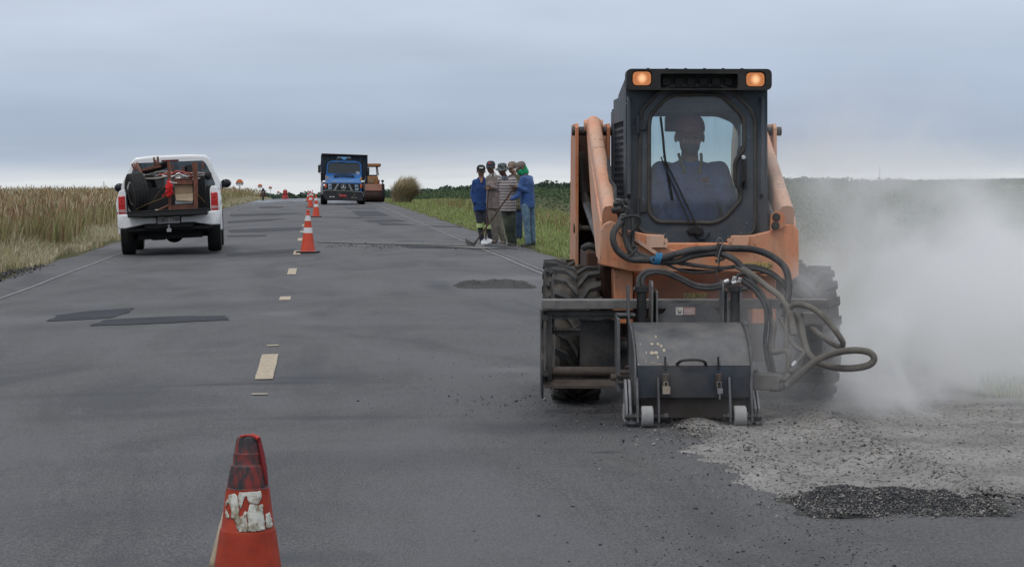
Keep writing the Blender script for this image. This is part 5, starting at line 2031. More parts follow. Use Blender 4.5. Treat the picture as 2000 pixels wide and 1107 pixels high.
for (zx, zy, r_) in ((300, 805, .026), (345, 770, .024), (290, 770, .018), (250, 775, .014), (330, 720, .017)):
    c_ = FD.L(*z7((zx, zy)), -1.14)
    m = MB()
    m.cyl(c_ + Vector((-0.018, 0, -0.016)), c_ + Vector((0.018, 0, 0.016)), r_, n=8)
    m.build('hose_coupling', pm('dusty_cast_iron', (0.1, 0.1, 0.1)), PL, bevel=0.003)
m = MB()
c_ = FD.L(*z7((618, 598)), -1.22)
m.cyl(c_, c_ + Vector((0, 0, -0.02)), 0.004, n=6)
c_ = FD.L(*z7((765, 618)), -1.31)
m.box(c_ + Vector((0, 0, 0.004)), (0.018, 0.01, 0.012), (0, R(30), 0))
m.build('tape_end', HOSED, PL)

# left-hand exhaust/rear details behind the right arm
m = MB()
a_ = FD.L(1503, 400, 0.3)
m.beam(FD.L(1503, 365, 0.2), FD.L(1516, 410, 0.1), 0.008, 0.02, (0, 1, 0))
m.build('arm_strut', STEELG, LD)

# ================================================================== people
def cloth(name, c, c2=None, rough=0.9, sc=9, dirt=None, damt=0.3, fold=0.5):
    if name in MATS:
        return MATS[name]
    c = hexc(c) if isinstance(c, str) else c
    t = NT(name)
    v = t.ramp(t.noise(sc, 6, 0.65), 0.35, 0.68)
    cc = t.mix(v, tuple(x * 0.78 for x in c), tuple(min(1, x * 1.22) for x in c) if c2 is None else c2)
    if dirt:
        cc = t.mix(t.math('MULTIPLY', t.ramp(t.noise(4, 7, 0.7), 0.62 - damt * .4, 0.75 - damt * .3), 0.8), cc, hexc(dirt) if isinstance(dirt, str) else dirt)
    b = t.bump(t.noise(11, 4, 0.6, t.coord('Object', (1, 1, 1.7)), 1.2), fold, 0.03)
    m = t.out(t.bsdf(cc, rough, 0, b, Specular_IOR_Level=0.15, Sheen_Weight=0.2))
    MATS[name] = m
    return m


SKIN_D = pm('skin_dark', (0.14, 0.072, 0.048), 0.55, 0, 0.15, 14, bump=0.1)
SKIN_M = pm('skin_tan', (0.24, 0.125, 0.085), 0.55, 0, 0.15, 14, bump=0.1)
SKIN_O = pm('skin_operator', (0.62, 0.37, 0.27), 0.55, 0, 0.15, 14, bump=0.1)
HAIR = pm('dark_hair', (0.012, 0.010, 0.009), 0.8)
EYEW = pm('eye_white', (0.42, 0.38, 0.34), 0.4, bump=0)
EYEB = pm('eye_dark', (0.01, 0.008, 0.007), 0.3, bump=0)


def vec(*a):
    return Vector(a)


def loft(m, rings, n=20):
    """rings: (centre, rx, ry, yaw)"""
    vs_, fs_ = [], []
    for (c_, rx, ry, yw) in rings:
        for k in range(n):
            a = 2 * PI * k / n
            x, y = rx * math.copysign(abs(math.cos(a)) ** 0.85, math.cos(a)), ry * math.sin(a)
            vs_.append((c_[0] + x * math.cos(yw) - y * math.sin(yw), c_[1] + x * math.sin(yw) + y * math.cos(yw), c_[2]))
    k = len(rings)
    for i in range(k - 1):
        for j in range(n):
            fs_.append((i * n + j, i * n + (j + 1) % n, (i + 1) * n + (j + 1) % n, (i + 1) * n + j))
    fs_ += [tuple(range(n - 1, -1, -1)), tuple(range((k - 1) * n, k * n))]
    m.add(vs_, fs_)


def limb(m, pts, rs, n=12):
    sp = []
    rr = []
    for i in range(len(pts) - 1):
        for j in range(4):
            t_ = j / 4
            sp.append(pts[i].lerp(pts[i + 1], t_))
            rr.append(rs[i] * (1 - t_) + rs[i + 1] * t_)
    sp.append(pts[-1])
    rr.append(rs[-1])
    m.tube(sp, rr, n)
    for p, r_ in zip(pts, rs):
        m.ell(p, (r_, r_, r_), 12, 8)


def hand(m, wrist, d, palm, curl=0.9, s=1.0, side=1):
    """palm and five curled fingers; d points along the hand, palm is the direction the palm faces"""
    d = d.normalized()
    palm = (palm - d * palm.dot(d)).normalized()
    ac = d.cross(palm).normalized() * side
    c_ = wrist + d * 0.045 * s
    M = Matrix((ac, d, palm)).transposed()
    vs0 = len(m.v)
    m.ell((0, 0, 0), (0.042 * s, 0.052 * s, 0.018 * s), 12, 8)
    for i in range(vs0, len(m.v)):
        m.v[i] = tuple(M @ Vector(m.v[i]) + c_)
    for k, (off, ln) in enumerate(((-0.031, 0.068), (-0.010, 0.080), (0.011, 0.075), (0.031, 0.058))):
        p = wrist + d * 0.082 * s + ac * off * s
        dd = d.copy()
        pts = [p - d * 0.02 * s, p]
        for seg_, fr in ((0, 0.42), (1, 0.33), (2, 0.25)):
            ang = curl * (0.75 + 0.35 * seg_)
            dd = (Matrix.Rotation(ang, 3, palm.cross(d) * -1) @ dd) if False else (dd * math.cos(ang) + dd.cross(ac).normalized() * math.sin(ang) * (1 if dd.cross(ac).dot(palm) > 0 or seg_ > 0 and True else -1))
            p = p + dd.normalized() * ln * fr * s
            pts.append(p.copy())
        m.tube(pts, [0.0095 * s, 0.0095 * s, 0.009 * s, 0.0085 * s, 0.0075 * s], 8)
    tb = wrist + d * 0.022 * s - ac * 0.028 * s
    m.tube([tb, tb + (-ac * 0.7 + d * 0.5 + palm * 0.4).normalized() * 0.035 * s, tb + (-ac * 0.35 + d * 0.7 + palm * 0.9).normalized() * 0.066 * s], [0.0125 * s, 0.011 * s, 0.009 * s], 8)


def head_geo(m, hc, f, up, s=1.0):
    """skull, jaw, nose, brow, cheeks, ears; f = direction the face looks"""
    f = f.normalized()
    sd = f.cross(up).normalized()
    up2 = sd.cross(f).normalized()
    M = Matrix((sd, f, up2)).transposed()
    o = len(m.v)
    m.ell((0, -0.012, 0.030), (0.076, 0.096, 0.088), 18, 12)
    m.ell((0, 0.018, -0.035), (0.060, 0.070, 0.075), 16, 12)
    m.ell((0, 0.050, -0.078), (0.030, 0.026, 0.024), 10, 8)           # chin
    m.ell((0, 0.088, -0.012), (0.011, 0.018, 0.026), 10, 8)           # nose
    m.ell((0, 0.096, -0.028), (0.016, 0.014, 0.011), 10, 8)
    m.ell((0, 0.076, 0.022), (0.052, 0.016, 0.012), 12, 6)            # brow
    for s_ in (-1, 1):
        m.ell((s_ * 0.042, 0.060, -0.018), (0.022, 0.022, 0.024), 10, 6)   # cheek
        m.ell((s_ * 0.079, -0.008, -0.004), (0.010, 0.018, 0.032), 10, 8)  # ear
    m.ell((0, 0.080, -0.052), (0.024, 0.012, 0.007), 10, 6)           # lips
    m.ell((0, 0.078, -0.062), (0.021, 0.012, 0.007), 10, 6)
    for i in range(o, len(m.v)):
        m.v[i] = tuple(M @ (Vector(m.v[i]) * s) + hc)
    return M


def remesh(o, vox, sm=3):
    r = o.modifiers.new('remesh', 'REMESH')
    r.mode = 'VOXEL'
    r.voxel_size = vox
    r.use_smooth_shade = True
    s = o.modifiers.new('smooth', 'SMOOTH')
    s.factor = 0.5
    s.iterations = sm
    return o


def wrinkle(o, st=0.012, sc=0.12):
    tx = bpy.data.textures.get('folds') or bpy.data.textures.new('folds', 'CLOUDS')
    tx.noise_scale = sc
    d = o.modifiers.new('folds', 'DISPLACE')
    d.texture = tx
    d.strength = st
    d.mid_level = 0.5
    d.texture_coords = 'LOCAL'
    return o


def person(label, fr, J, f, skin, shirt, pants, shoe, sleeve='long', sh=0.19, torso=(0.165, 0.105), group=None, vox=0.0095, hands=None, feet_dir=None, seated=False, chest_yaw=0.0, loose=1.0, hd=1.10, pw=1.0):
    P = thing('person', label, 'person', (fr.o.x, fr.o.y, fr.o.z), (0, 0, fr.yaw), group)
    up = J.get('up', Vector((0, 0, 1)))
    m = MB()
    hc = J['head']
    M = head_geo(m, hc, f, up, hd)
    nk = J['neck']
    m.tube([nk - Vector((0, 0, 0.03)), nk + (hc - nk) * 0.35, hc - Vector((0, 0, 0.03))], [0.062, 0.054, 0.056], 12)
    pel = J['pelvis']
    cy = math.cos(chest_yaw)
    tw = chest_yaw
    sc_ = (J['shL'] + J['shR']) / 2
    rx, ry = torso
    loft(m, [((pel.x, pel.y, pel.z - 0.06), 0.13, 0.09, tw), ((pel.x, pel.y, pel.z + 0.06), 0.14, 0.09, tw), (pel.lerp(sc_, 0.45), 0.13, 0.085, tw), (pel.lerp(sc_, 0.8), 0.15, 0.095, tw), (sc_ + Vector((0, 0, 0.0)), 0.13, 0.07, tw), (nk + Vector((0, 0, -0.02)), 0.07, 0.055, tw)])
    for s_ in 'LR':
        if 'el' + s_ in J:
            limb(m, [J['sh' + s_], J['el' + s_], J['wr' + s_]], [0.048, 0.038, 0.026])
            if hands and s_ in hands:
                d_, pn, cu = hands[s_]
                hand(m, J['wr' + s_], d_, pn, cu, 1.0, 1 if s_ == 'R' else -1)
            elif not (hands is not None and s_ + 'hide' in hands):
                d_ = (J['wr' + s_] - J['el' + s_]).normalized()
                hand(m, J['wr' + s_], d_, Vector((0, 1, 0)), 0.35)
        limb(m, [J['hip' + s_], J['kn' + s_], J['an' + s_]], [0.072, 0.050, 0.034])
        fd = (feet_dir or {}).get(s_, f)
        fd = Vector((fd.x, fd.y, 0)).normalized()
        m.ell(J['an' + s_] + fd * 0.05 + Vector((0, 0, -0.045)), (0.04, 0.04, 0.03), 10, 8)
    body = remesh(m.build('body', skin, P, recalc=False), vox, 2)
    # eyes
    for s_ in (-1, 1):
        m = MB()
        m.ell((s_ * 0.031, 0.076, 0.004), (0.0125, 0.008, 0.0075), 10, 8)
        m.xform(Matrix.Scale(hd, 4))
        e = m.xform(M.to_4x4()).xform(Matrix.Translation(hc)).build('eye', EYEW, body, smooth=80)
        m = MB()
        m.ell((s_ * 0.031, 0.083, 0.004), (0.0055, 0.003, 0.0055), 8, 6)
        m.xform(Matrix.Scale(hd, 4)).xform(M.to_4x4()).xform(Matrix.Translation(hc)).build('iris', EYEB, e, smooth=80)
    # shirt
    m = MB()
    lo = J.get('hem', pel.z - 0.10)
    loft(m, [((pel.x, pel.y, lo), rx * 0.98 * loose, ry * 1.08 * loose, tw), ((pel.x, pel.y, pel.z + 0.05), rx * 1.0 * loose, ry * 1.08 * loose, tw), (pel.lerp(sc_, 0.45), rx * 0.95 * loose, ry * 1.02, tw), (pel.lerp(sc_, 0.8), rx * 1.04, ry * 1.08, tw), (sc_ + Vector((0, 0, 0.01)), rx * 0.92, ry * 0.85, tw), (sc_.lerp(nk, 0.6) + Vector((0, 0, 0.02)), 0.085, 0.065, tw), (nk + Vector((0, 0, -0.005)), 0.068, 0.062, tw)])
    for s_ in 'LR':
        if 'el' + s_ in J:
            if sleeve == 'long':
                limb(m, [J['sh' + s_], J['el' + s_], J['el' + s_].lerp(J['wr' + s_], 0.92)], [0.070, 0.057, 0.044])
            else:
                limb(m, [J['sh' + s_], J['sh' + s_].lerp(J['el' + s_], 0.75)], [0.074, 0.066])
        m.ell(J['sh' + s_] * 0.86 + sc_ * 0.14, (0.075, 0.075, 0.068), 12, 8)
    wrinkle(remesh(m.build('shirt', shirt, P, recalc=False), 0.012, 3))
    shirt_o = P.children[-1] if P.children else None
    # trousers
    m = MB()
    if not seated:
        loft(m, [((pel.x, pel.y, pel.z - 0.13), 0.145, 0.10, tw), ((pel.x, pel.y, pel.z + 0.03), 0.155, 0.105, tw), ((pel.x, pel.y, pel.z + 0.08), 0.14, 0.095, tw)])
    else:
        m.ell(pel, (0.17, 0.14, 0.12))
    for s_ in 'LR':
        limb(m, [J['hip' + s_], J['kn' + s_], J['an' + s_] + Vector((0, 0, 0.015))], [0.080 * pw, 0.062 * pw, 0.055 * pw])
    wrinkle(remesh(m.build('trousers', pants, P, recalc=False), 0.013, 3), 0.016, 0.09)
    # shoes
    for s_ in 'LR':
        fd = (feet_dir or {}).get(s_, f)
        fd = Vector((fd.x, fd.y, 0)).normalized()
        sdv = Vector((fd.y, -fd.x, 0))
        a = J['an' + s_]
        m = MB()
        b0 = Vector((a.x, a.y, a.z - 0.075))
        m.ell(b0 + fd * 0.06 + Vector((0, 0, 0.035)), (0.048, 0.048, 0.042), 12, 8)
        m.ell(b0 + fd * 0.125 + Vector((0, 0, 0.026)), (0.048, 0.048, 0.032), 12, 8)
        m.ell(b0 - fd * 0.02 + Vector((0, 0, 0.042)), (0.043, 0.043, 0.046), 12, 8)
        m.beam(b0 - fd * 0.05 + Vector((0, 0, 0.014)), b0 + fd * 0.16 + Vector((0, 0, 0.014)), 0.085, 0.026)
        remesh(m.build('shoe', shoe, P, recalc=False), 0.010, 2)
    return P, body, M


def cap(P, hc, M, mat, vmat=None, tilt=0.0, hd=1.10, bucket=False):
    m = MB()
    n = 18
    prof = [(0.086, 0.030), (0.088, 0.05), (0.084, 0.080), (0.070, 0.108), (0.045, 0.126), (0.0, 0.133)]
    if bucket:
        prof = [(0.128, 0.010), (0.130, 0.016), (0.090, 0.042), (0.086, 0.075), (0.082, 0.105), (0.074, 0.116), (0.0, 0.120)]
    m.lathe(prof, (0, -0.010, 0), 'z', n)
    m.v = [(p[0], (p[1] + 0.01) * 1.16 - 0.012, p[2]) for p in m.v]
    m.xform(Matrix.Scale(hd, 4)).xform(M.to_4x4()).xform(Matrix.Translation(hc))
    o = m.build('bucket_hat' if bucket else 'cap', mat, P, smooth=60, mods=None)
    so = o.modifiers.new('thick', 'SOLIDIFY')
    so.thickness = 0.004
    if not bucket:
        m = MB()
        vs_ = []
        for k in range(9):
            a = -1.1 + 2.2 * k / 8
            vs_.append((0.080 * math.sin(a), 0.062 + 0.028 * math.cos(a) - 0.02, 0.040))
        for k in range(9):
            a = -1.1 + 2.2 * k / 8
            vs_.append((0.074 * math.sin(a), 0.088 + 0.078 * math.cos(a), 0.030 - 0.018 * math.cos(a) + 0.006 * math.cos(2 * a)))
        m.add(vs_, [(k, k + 1, k + 10, k + 9) for k in range(8)])
        m.xform(Matrix.Scale(hd, 4)).xform(M.to_4x4()).xform(Matrix.Translation(hc))
        v_o = m.build('visor', vmat or mat, o, smooth=60, recalc=False)
        so = v_o.modifiers.new('thick', 'SOLIDIFY')
        so.thickness = 0.005
    return o


def zw(p):
    return (880 + p[0] / 5.272, 290 + p[1] / 5.272)


def joints(fr, D):
    J = {}
    for k, v in D.items():
        q = zw(v[:2])
        J[k] = fr.L(q[0], q[1], v[2])
    return J


def wframe(zx, zy):
    px, py = zw((zx, zy))
    X, Y, z = gpt(px, py)
    return Frame(X, Y, 0, z)


BLUE = cloth('royal_blue_knit', (0.018, 0.052, 0.17), dirt=(0.04, 0.07, 0.17), damt=0.3)
BLUE2 = cloth('blue_sweatshirt', (0.035, 0.085, 0.24), dirt=(0.06, 0.10, 0.22), damt=0.3)
GREYSH = cloth('grey_mauve_shirt', (0.21, 0.17, 0.16), dirt=(0.13, 0.11, 0.10), damt=0.4)
OLIVE = cloth('olive_shirt', (0.075, 0.072, 0.045), dirt=(0.14, 0.13, 0.10), damt=0.3)
GREYP = cloth('dusty_grey_trousers', (0.155, 0.140, 0.120), dirt=(0.075, 0.068, 0.055), damt=0.4)
NAVYP = cloth('navy_work_trousers', (0.032, 0.036, 0.050))
GREENP = cloth('dark_green_trousers', (0.035, 0.045, 0.034), dirt=(0.10, 0.10, 0.075), damt=0.35)
JEANS = cloth('faded_jeans', (0.065, 0.125, 0.19), (0.16, 0.24, 0.31), dirt=(0.04, 0.08, 0.12), damt=0.3)
JEANSD = cloth('dark_jeans', (0.022, 0.042, 0.085))
SHOEB = pm('black_boot', (0.016, 0.014, 0.013), 0.7, dirt=(0.07, 0.06, 0.05), damt=0.4)
SHOEBR = pm('brown_boot', (0.075, 0.055, 0.042), 0.8, dirt=(0.12, 0.10, 0.08), damt=0.4)
# striped polo
t = NT('striped_polo')
sz = t.N('ShaderNodeSeparateXYZ')
t.l.new(t.coord('Object'), sz.inputs[0])
wv = t.math('SINE', t.math('ADD', t.math('MULTIPLY', sz.outputs['Z'], 108.0), t.math('MULTIPLY', t.noise(5, 3), 2.2)))
cc = t.mix(t.ramp(wv, -0.25, 0.25), (0.36, 0.335, 0.33), (0.165, 0.135, 0.135))
STRIPE = t.out(t.bsdf(cc, 0.9, 0, t.bump(t.noise(11, 4), 0.4, 0.03), Specular_IOR_Level=0.1))
t = NT('camouflage_cloth')
nn = t.noise(24, 3, 0.5)
cc = t.mix(t.ramp(nn, 0.49, 0.51), (0.035, 0.045, 0.045), (0.16, 0.18, 0.18))
cc = t.mix(t.ramp(t.noise(31, 3, 0.5, t.coord('Object', loc=(4, 4, 4))), 0.56, 0.58), cc, (0.01, 0.012, 0.012))
CAMO = t.out(t.bsdf(cc, 0.9, 0))
NAVYC = pm('navy_cap', (0.030, 0.036, 0.052), 0.9)
BLACKC = pm('black_cap', (0.014, 0.015, 0.018), 0.9)
TANC = pm('tan_cap', (0.19, 0.145, 0.115), 0.9)
TAUPEC = pm('taupe_cap', (0.13, 0.105, 0.095), 0.9)
WHITEC = pm('white_cloth', (0.55, 0.54, 0.52), 0.9)
REDM = pm('red_print', (0.35, 0.035, 0.025), 0.8)
GREENC = cloth('green_headcloth', (0.010, 0.26, 0.12), (0.03, 0.42, 0.20), fold=0.8)
REFL = pm('reflective_yellow', (0.42, 0.55, 0.12), 0.6)
REFW = pm('reflective_silver', (0.42, 0.43, 0.42), 0.5)
FWD = Vector((0, -1, 0))

# A: blue V-neck jumper, hands in pockets
fr = wframe(330, 972)
J = joints(fr, dict(head=(314, 238, 0), neck=(317, 290, 0.02), shL=(254, 348, 0.02), elL=(226, 468, 0.05), wrL=(246, 562, -0.06), shR=(376, 348, 0.03), elR=(396, 470, 0.06), wrR=(370, 570, -0.05),
                    pelvis=(306, 590, 0.03), hipL=(276, 618, 0.03), hipR=(338, 618, 0.03), knL=(302, 780, -0.02), knR=(378, 785, 0.0), anL=(322, 945, 0.0), anR=(415, 935, 0.02)))
wA, b, M = person('man in a blue V-neck jumper and black cap, leftmost of the five workers', fr, J, Vector((0.05, -1, -0.1)), SKIN_M, BLUE, NAVYP, SHOEB,
                  hands={'Lhide': 1, 'Rhide': 1}, group='road workers standing on the shoulder', torso=(0.155, 0.11))
c_ = cap(wA, J['head'], M, BLACKC)
m = MB()
m.box((0.0, 0.098, 0.086), (0.082, 0.012, 0.030), (R(25), 0, 0))
m.xform(M.to_4x4()).xform(Matrix.Translation(J['head'])).build('cap_badge', WHITEC, c_, bevel=0.004)
m = MB()
n0 = J['neck']
m.add([n0 + vec(-0.055, -0.085, 0.0), n0 + vec(0.055, -0.085, 0.0), n0 + vec(0.012, -0.125, -0.13), n0 + vec(-0.012, -0.125, -0.13), n0 + vec(-0.05, -0.04, 0.01), n0 + vec(0.05, -0.04, 0.01)], [(0, 1, 2, 3), (0, 4, 5, 1)])
m.build('open_collar', SKIN_M, wA)
for s_ in 'LR':
    k, a = J['kn' + s_], J['an' + s_]
    q = k.lerp(a, 0.08 if s_ == 'L' else 0.14)
    for dz, mt in ((0.028, REFL), (0.0, REFW), (-0.028, REFL)):
        m = MB()
        m.cyl(q + vec(0, 0, dz - 0.014), q + vec(0, 0, dz + 0.014), 0.079, n=18)
        m.build('reflective_band', mt, wA)

# B: grey shirt, navy cap, resting on a shovel
fr = wframe(500, 978)
J = joints(fr, dict(head=(413, 198, 0), neck=(432, 268, 0.03), shL=(392, 312, 0.0), elL=(392, 420, 0.10), wrL=(402, 410, -0.14), shR=(490, 308, 0.03), elR=(500, 420, -0.02), wrR=(412, 398, -0.16),
                    pelvis=(440, 572, 0.03), hipL=(412, 600, 0.03), hipR=(476, 600, 0.03), knL=(446, 765, -0.03), knR=(500, 770, 0.0), anL=(462, 935, 0.0), anR=(545, 945, 0.05)))
wB, b, M = person('man in a grey long-sleeved shirt and navy cap resting both hands on a shovel', fr, J, Vector((-0.25, -1, -0.1)), SKIN_D, GREYSH, GREYP, SHOEBR,
                  hands={'R': (Vector((-1, -0.3, 0)), Vector((0, 0, -1)), 0.9), 'L': (Vector((-0.5, -1, 0.1)), Vector((0, 0, -1)), 0.9)}, group='road workers standing on the shoulder', torso=(0.15, 0.12), pw=1.15)
c_ = cap(wB, J['head'], M, NAVYC)
m = MB()
m.box((0.0, 0.090, 0.097), (0.066, 0.012, 0.024), (R(30), 0, 0))
m.xform(M.to_4x4()).xform(Matrix.Translation(J['head'])).build('cap_badge', REDM, c_, bevel=0.003)
m = MB()
n0 = J['neck']
m.add([n0 + vec(-0.095, -0.07, -0.03), n0 + vec(-0.02, -0.125, -0.07), n0 + vec(0.0, -0.10, 0.01), n0 + vec(-0.05, -0.05, 0.045),
       n0 + vec(0.095, -0.06, -0.02), n0 + vec(0.045, -0.12, -0.08), n0 + vec(0.02, -0.10, 0.01), n0 + vec(0.06, -0.04, 0.045)], [(0, 1, 2, 3), (4, 5, 6, 7)])
o = m.build('collar', pm('pale_collar', (0.40, 0.38, 0.37), 0.9), wB)
o.modifiers.new('thick', 'SOLIDIFY').thickness = 0.005
shovel_top = wB.location + (J['wrL'] + J['wrR']) / 2 + Vector((-0.05, -0.03, 0))

# C: striped polo, bucket hat, holding the hoe
fr = wframe(635, 1002)
J = joints(fr, dict(head=(532, 222, 0), neck=(556, 290, 0.03), shL=(512, 330, 0.0), elL=(500, 430, 0.12), wrL=(520, 500, 0.16), shR=(642, 322, 0.03), elR=(690, 432, 0.02), wrR=(672, 392, -0.16),
                    pelvis=(592, 600, 0.03), hipL=(558, 640, 0.03), hipR=(634, 640, 0.03), knL=(580, 800, -0.03), knR=(640, 795, 0.0), anL=(618, 968, 0.0), anR=(652, 972, 0.05)))
wC, b, M = person('man in a striped polo shirt and camouflage bucket hat holding the hoe', fr, J, Vector((-0.22, -1, -0.22)), SKIN_D, STRIPE, GREENP, SHOEB, sleeve='short',
                  hands={'R': (Vector((-0.9, -0.3, 0.25)), Vector((0, -0.2, -1)), 0.9)}, group='road workers standing on the shoulder', torso=(0.165, 0.13), loose=1.03, pw=1.12)
cap(wC, J['head'], M, CAMO, bucket=True)
m = MB()
n0 = J['neck']
m.add([n0 + vec(-0.07, -0.10, -0.02), n0 + vec(-0.01, -0.155, -0.06), n0 + vec(0.02, -0.12, -0.01), n0 + vec(-0.04, -0.07, 0.03),
       n0 + vec(0.085, -0.09, -0.01), n0 + vec(0.05, -0.15, -0.06), n0 + vec(0.02, -0.12, -0.01), n0 + vec(0.05, -0.06, 0.035)], [(0, 1, 2, 3), (4, 5, 6, 7)])
o = m.build('collar', pm('blue_grey_collar', (0.11, 0.12, 0.17), 0.9), wC)
o.modifiers.new('thick', 'SOLIDIFY').thickness = 0.006

# D: behind the others, olive shirt
fr = wframe(695, 948)
J = joints(fr, dict(head=(632, 200, 0), neck=(655, 262, 0.03), shL=(622, 300, 0.0), elL=(620, 420, 0.08), wrL=(640, 500, 0.0), shR=(712, 298, 0.05), elR=(720, 430, 0.06), wrR=(712, 520, 0.0),
                    pelvis=(686, 580, 0.03), hipL=(660, 615, 0.03), hipR=(712, 615, 0.03), knL=(678, 765, -0.02), knR=(712, 765, 0.0), anL=(690, 918, 0.0), anR=(716, 915, 0.05)))
wD, b, M = person('man in an olive shirt, tan cap and dark jeans, half hidden behind the other workers', fr, J, Vector((-0.6, -1, -0.1)), SKIN_M, OLIVE, JEANSD, SHOEB,
                  group='road workers standing on the shoulder', torso=(0.15, 0.11))
cap(wD, J['head'], M, TANC)
m = MB()
m.cyl(J['pelvis'] + vec(0, 0, 0.005), J['pelvis'] + vec(0, 0, 0.035), 0.165, n=20)
m.v = [(p[0], (p[1] - J['pelvis'].y) * 0.72 + J['pelvis'].y, p[2]) for p in m.v]
m.build('belt', pm('pale_belt', (0.38, 0.33, 0.18), 0.8), wD)

# E: blue sweatshirt, green cloth over the face, bending over the hoe, turned left
fr = wframe(820, 1010)
J = joints(fr, dict(head=(722, 208, 0), neck=(775, 272, 0.02), shL=(748, 318, -0.12), elL=(692, 486, -0.16), wrL=(626, 522, -0.20), shR=(818, 312, 0.10), elR=(790, 440, -0.10), wrR=(692, 402, -0.22),
                    pelvis=(794, 560, 0.03), hipL=(770, 600, -0.06), hipR=(822, 600, 0.08), knL=(784, 775, -0.07), knR=(838, 775, 0.08), anL=(800, 975, -0.05), anR=(848, 960, 0.10)))
fl = Vector((-1, -0.35, -0.35))
wE, b, M = person('man in a blue sweatshirt and jeans with a green cloth round his face', fr, J, fl, SKIN_D, BLUE2, JEANS, SHOEB,
                  hands={'R': (Vector((-1, -0.1, 0.1)), Vector((0, -0.2, -1)), 0.9), 'L': (Vector((-1, -0.2, -0.1)), Vector((0, -0.2, 1)), 0.9)}, group='road workers standing on the shoulder',
                  chest_yaw=R(60), torso=(0.165, 0.13), pw=1.12, feet_dir={'L': Vector((-1, -0.5, 0)), 'R': Vector((-1, -0.4, 0))})
cap(wE, J['head'], M, TAUPEC, pm('pale_visor', (0.33, 0.30, 0.28), 0.9))
m = MB()
m.ell((0, 0.030, -0.042), (0.078, 0.080, 0.075), 16, 12)
m.ell((0, -0.020, -0.030), (0.088, 0.090, 0.085), 16, 12)
m.ell((0, -0.075, -0.090), (0.085, 0.070, 0.085), 14, 10)
m.ell((0, 0.0, -0.065), (0.084, 0.095, 0.085), 16, 12)
m.ell((0, -0.09, -0.020), (0.07, 0.045, 0.08), 14, 10)
m.xform(M.to_4x4()).xform(Matrix.Translation(J['head']))
wrinkle(remesh(m.build('headcloth', GREENC, wE, recalc=False), 0.009, 2), 0.012, 0.04)

# tools
WOOD = pm('dark_tool_handle', (0.055, 0.030, 0.022), 0.7, 0, 0.3, 10)
hoe = thing('hoe', 'long-handled hoe slanting across the workers with its dark blade on the road', 'hoe', (wC.location.x, wC.location.y - 0.42, wC.location.z))
fh = Frame(wC.location.x, wC.location.y - 0.42, 0, wC.location.z)
def hz_(zx, zy, y):
    q = zw((zx, zy))
    return fh.L(q[0], q[1], y)
m = MB()
m.cyl(hz_(668, 385, 0.12), hz_(248, 978, -0.05), 0.017, n=10)
m.build('handle', WOOD, hoe)
m = MB()
a_ = [hz_(150, 930, -0.03), hz_(160, 985, -0.06), hz_(205, 1018, -0.10), hz_(240, 1022, -0.08), hz_(252, 985, -0.03), hz_(215, 960, 0.0)]
m.add(a_ + [p + Vector((0.004, 0.012, 0.004)) for p in a_], [(0, 1, 2, 3, 4, 5), (11, 10, 9, 8, 7, 6)] + [(i, (i + 1) % 6, (i + 1) % 6 + 6, i + 6) for i in range(6)])
m.build('blade', STEELD, hoe, smooth=0)
m = MB()
m.cyl(hz_(262, 955, -0.05), hz_(236, 1000, -0.05), 0.026, n=10)
m.build('socket', STEELD, hoe)
sx = thing('shovel', 'shovel standing upright with a worn whitish blade between the workers\' feet', 'shovel', (wB.location.x, wB.location.y - 0.3, wB.location.z))
fh = Frame(wB.location.x, wB.location.y - 0.3, 0, wB.location.z)
m = MB()
m.cyl(hz_(390, 388, 0.10), hz_(362, 935, -0.02), 0.016, n=10)
m.cyl(hz_(384, 392, 0.10) + Vector((-0.05, 0, 0)), hz_(384, 392, 0.10) + Vector((0.06, 0, 0)), 0.015, n=8)
m.build('handle', WOOD, sx)
m = MB()
a_ = [hz_(338, 938, 0.0), hz_(312, 962, -0.05), hz_(314, 982, -0.10), hz_(365, 984, -0.14), hz_(415, 972, -0.12), hz_(430, 950, -0.05), hz_(425, 940, 0.0), hz_(365, 925, 0.02)]
m.add(a_ + [p + Vector((0, 0.006, 0.010)) for p in a_], [tuple(range(8)), tuple(range(15, 7, -1))] + [(i, (i + 1) % 8, (i + 1) % 8 + 8, i + 8) for i in range(8)])
m.build('blade', pm('worn_white_blade', (0.42, 0.43, 0.45), 0.5, 0.2, 0.2, 14), sx, smooth=0)

# ---- the operator in the cab
def oj(px, py, y):
    return FD.L(px, py, y)
J = dict(head=oj(1347, 268, 0.52), neck=oj(1347, 312, 0.56), shL=oj(1291, 335, 0.58), shR=oj(1404, 335, 0.58))
J['elL'], J['wrL'] = oj(1277, 412, 0.48), oj(1300, 440, 0.32)
J['elR'], J['wrR'] = oj(1428, 412, 0.48), oj(1424, 432, 0.32)
px_ = J['head'].x
J['pelvis'] = vec(px_, 0.68, 0.98)
J['hem'] = 0.93
for s_, sg in (('L', -1), ('R', 1)):
    J['hip' + s_] = vec(px_ + sg * 0.10, 0.62, 0.98)
    J['kn' + s_] = vec(px_ + sg * 0.14, 0.18, 1.02)
    J['an' + s_] = vec(px_ + sg * 0.13, 0.06, 0.66)
f_ = Vector((-0.03, -1, -0.08))
BLUEO = cloth('operator_blue_shirt', (0.17, 0.30, 0.70), dirt=(0.10, 0.14, 0.22), damt=0.3)
wO, b, M = person('loader operator in a blue shirt and faded red cap sitting behind the cab glass', FD, J, f_, SKIN_O, BLUEO, NAVYP, SHOEB, seated=True, torso=(0.215, 0.13), sh=0.2, hd=1.12,
                  hands={'L': (Vector((0.2, -1, 0.2)), Vector((0, 0, -1)), 0.8), 'R': (Vector((-0.2, -1, 0.2)), Vector((0, 0, -1)), 0.8)})
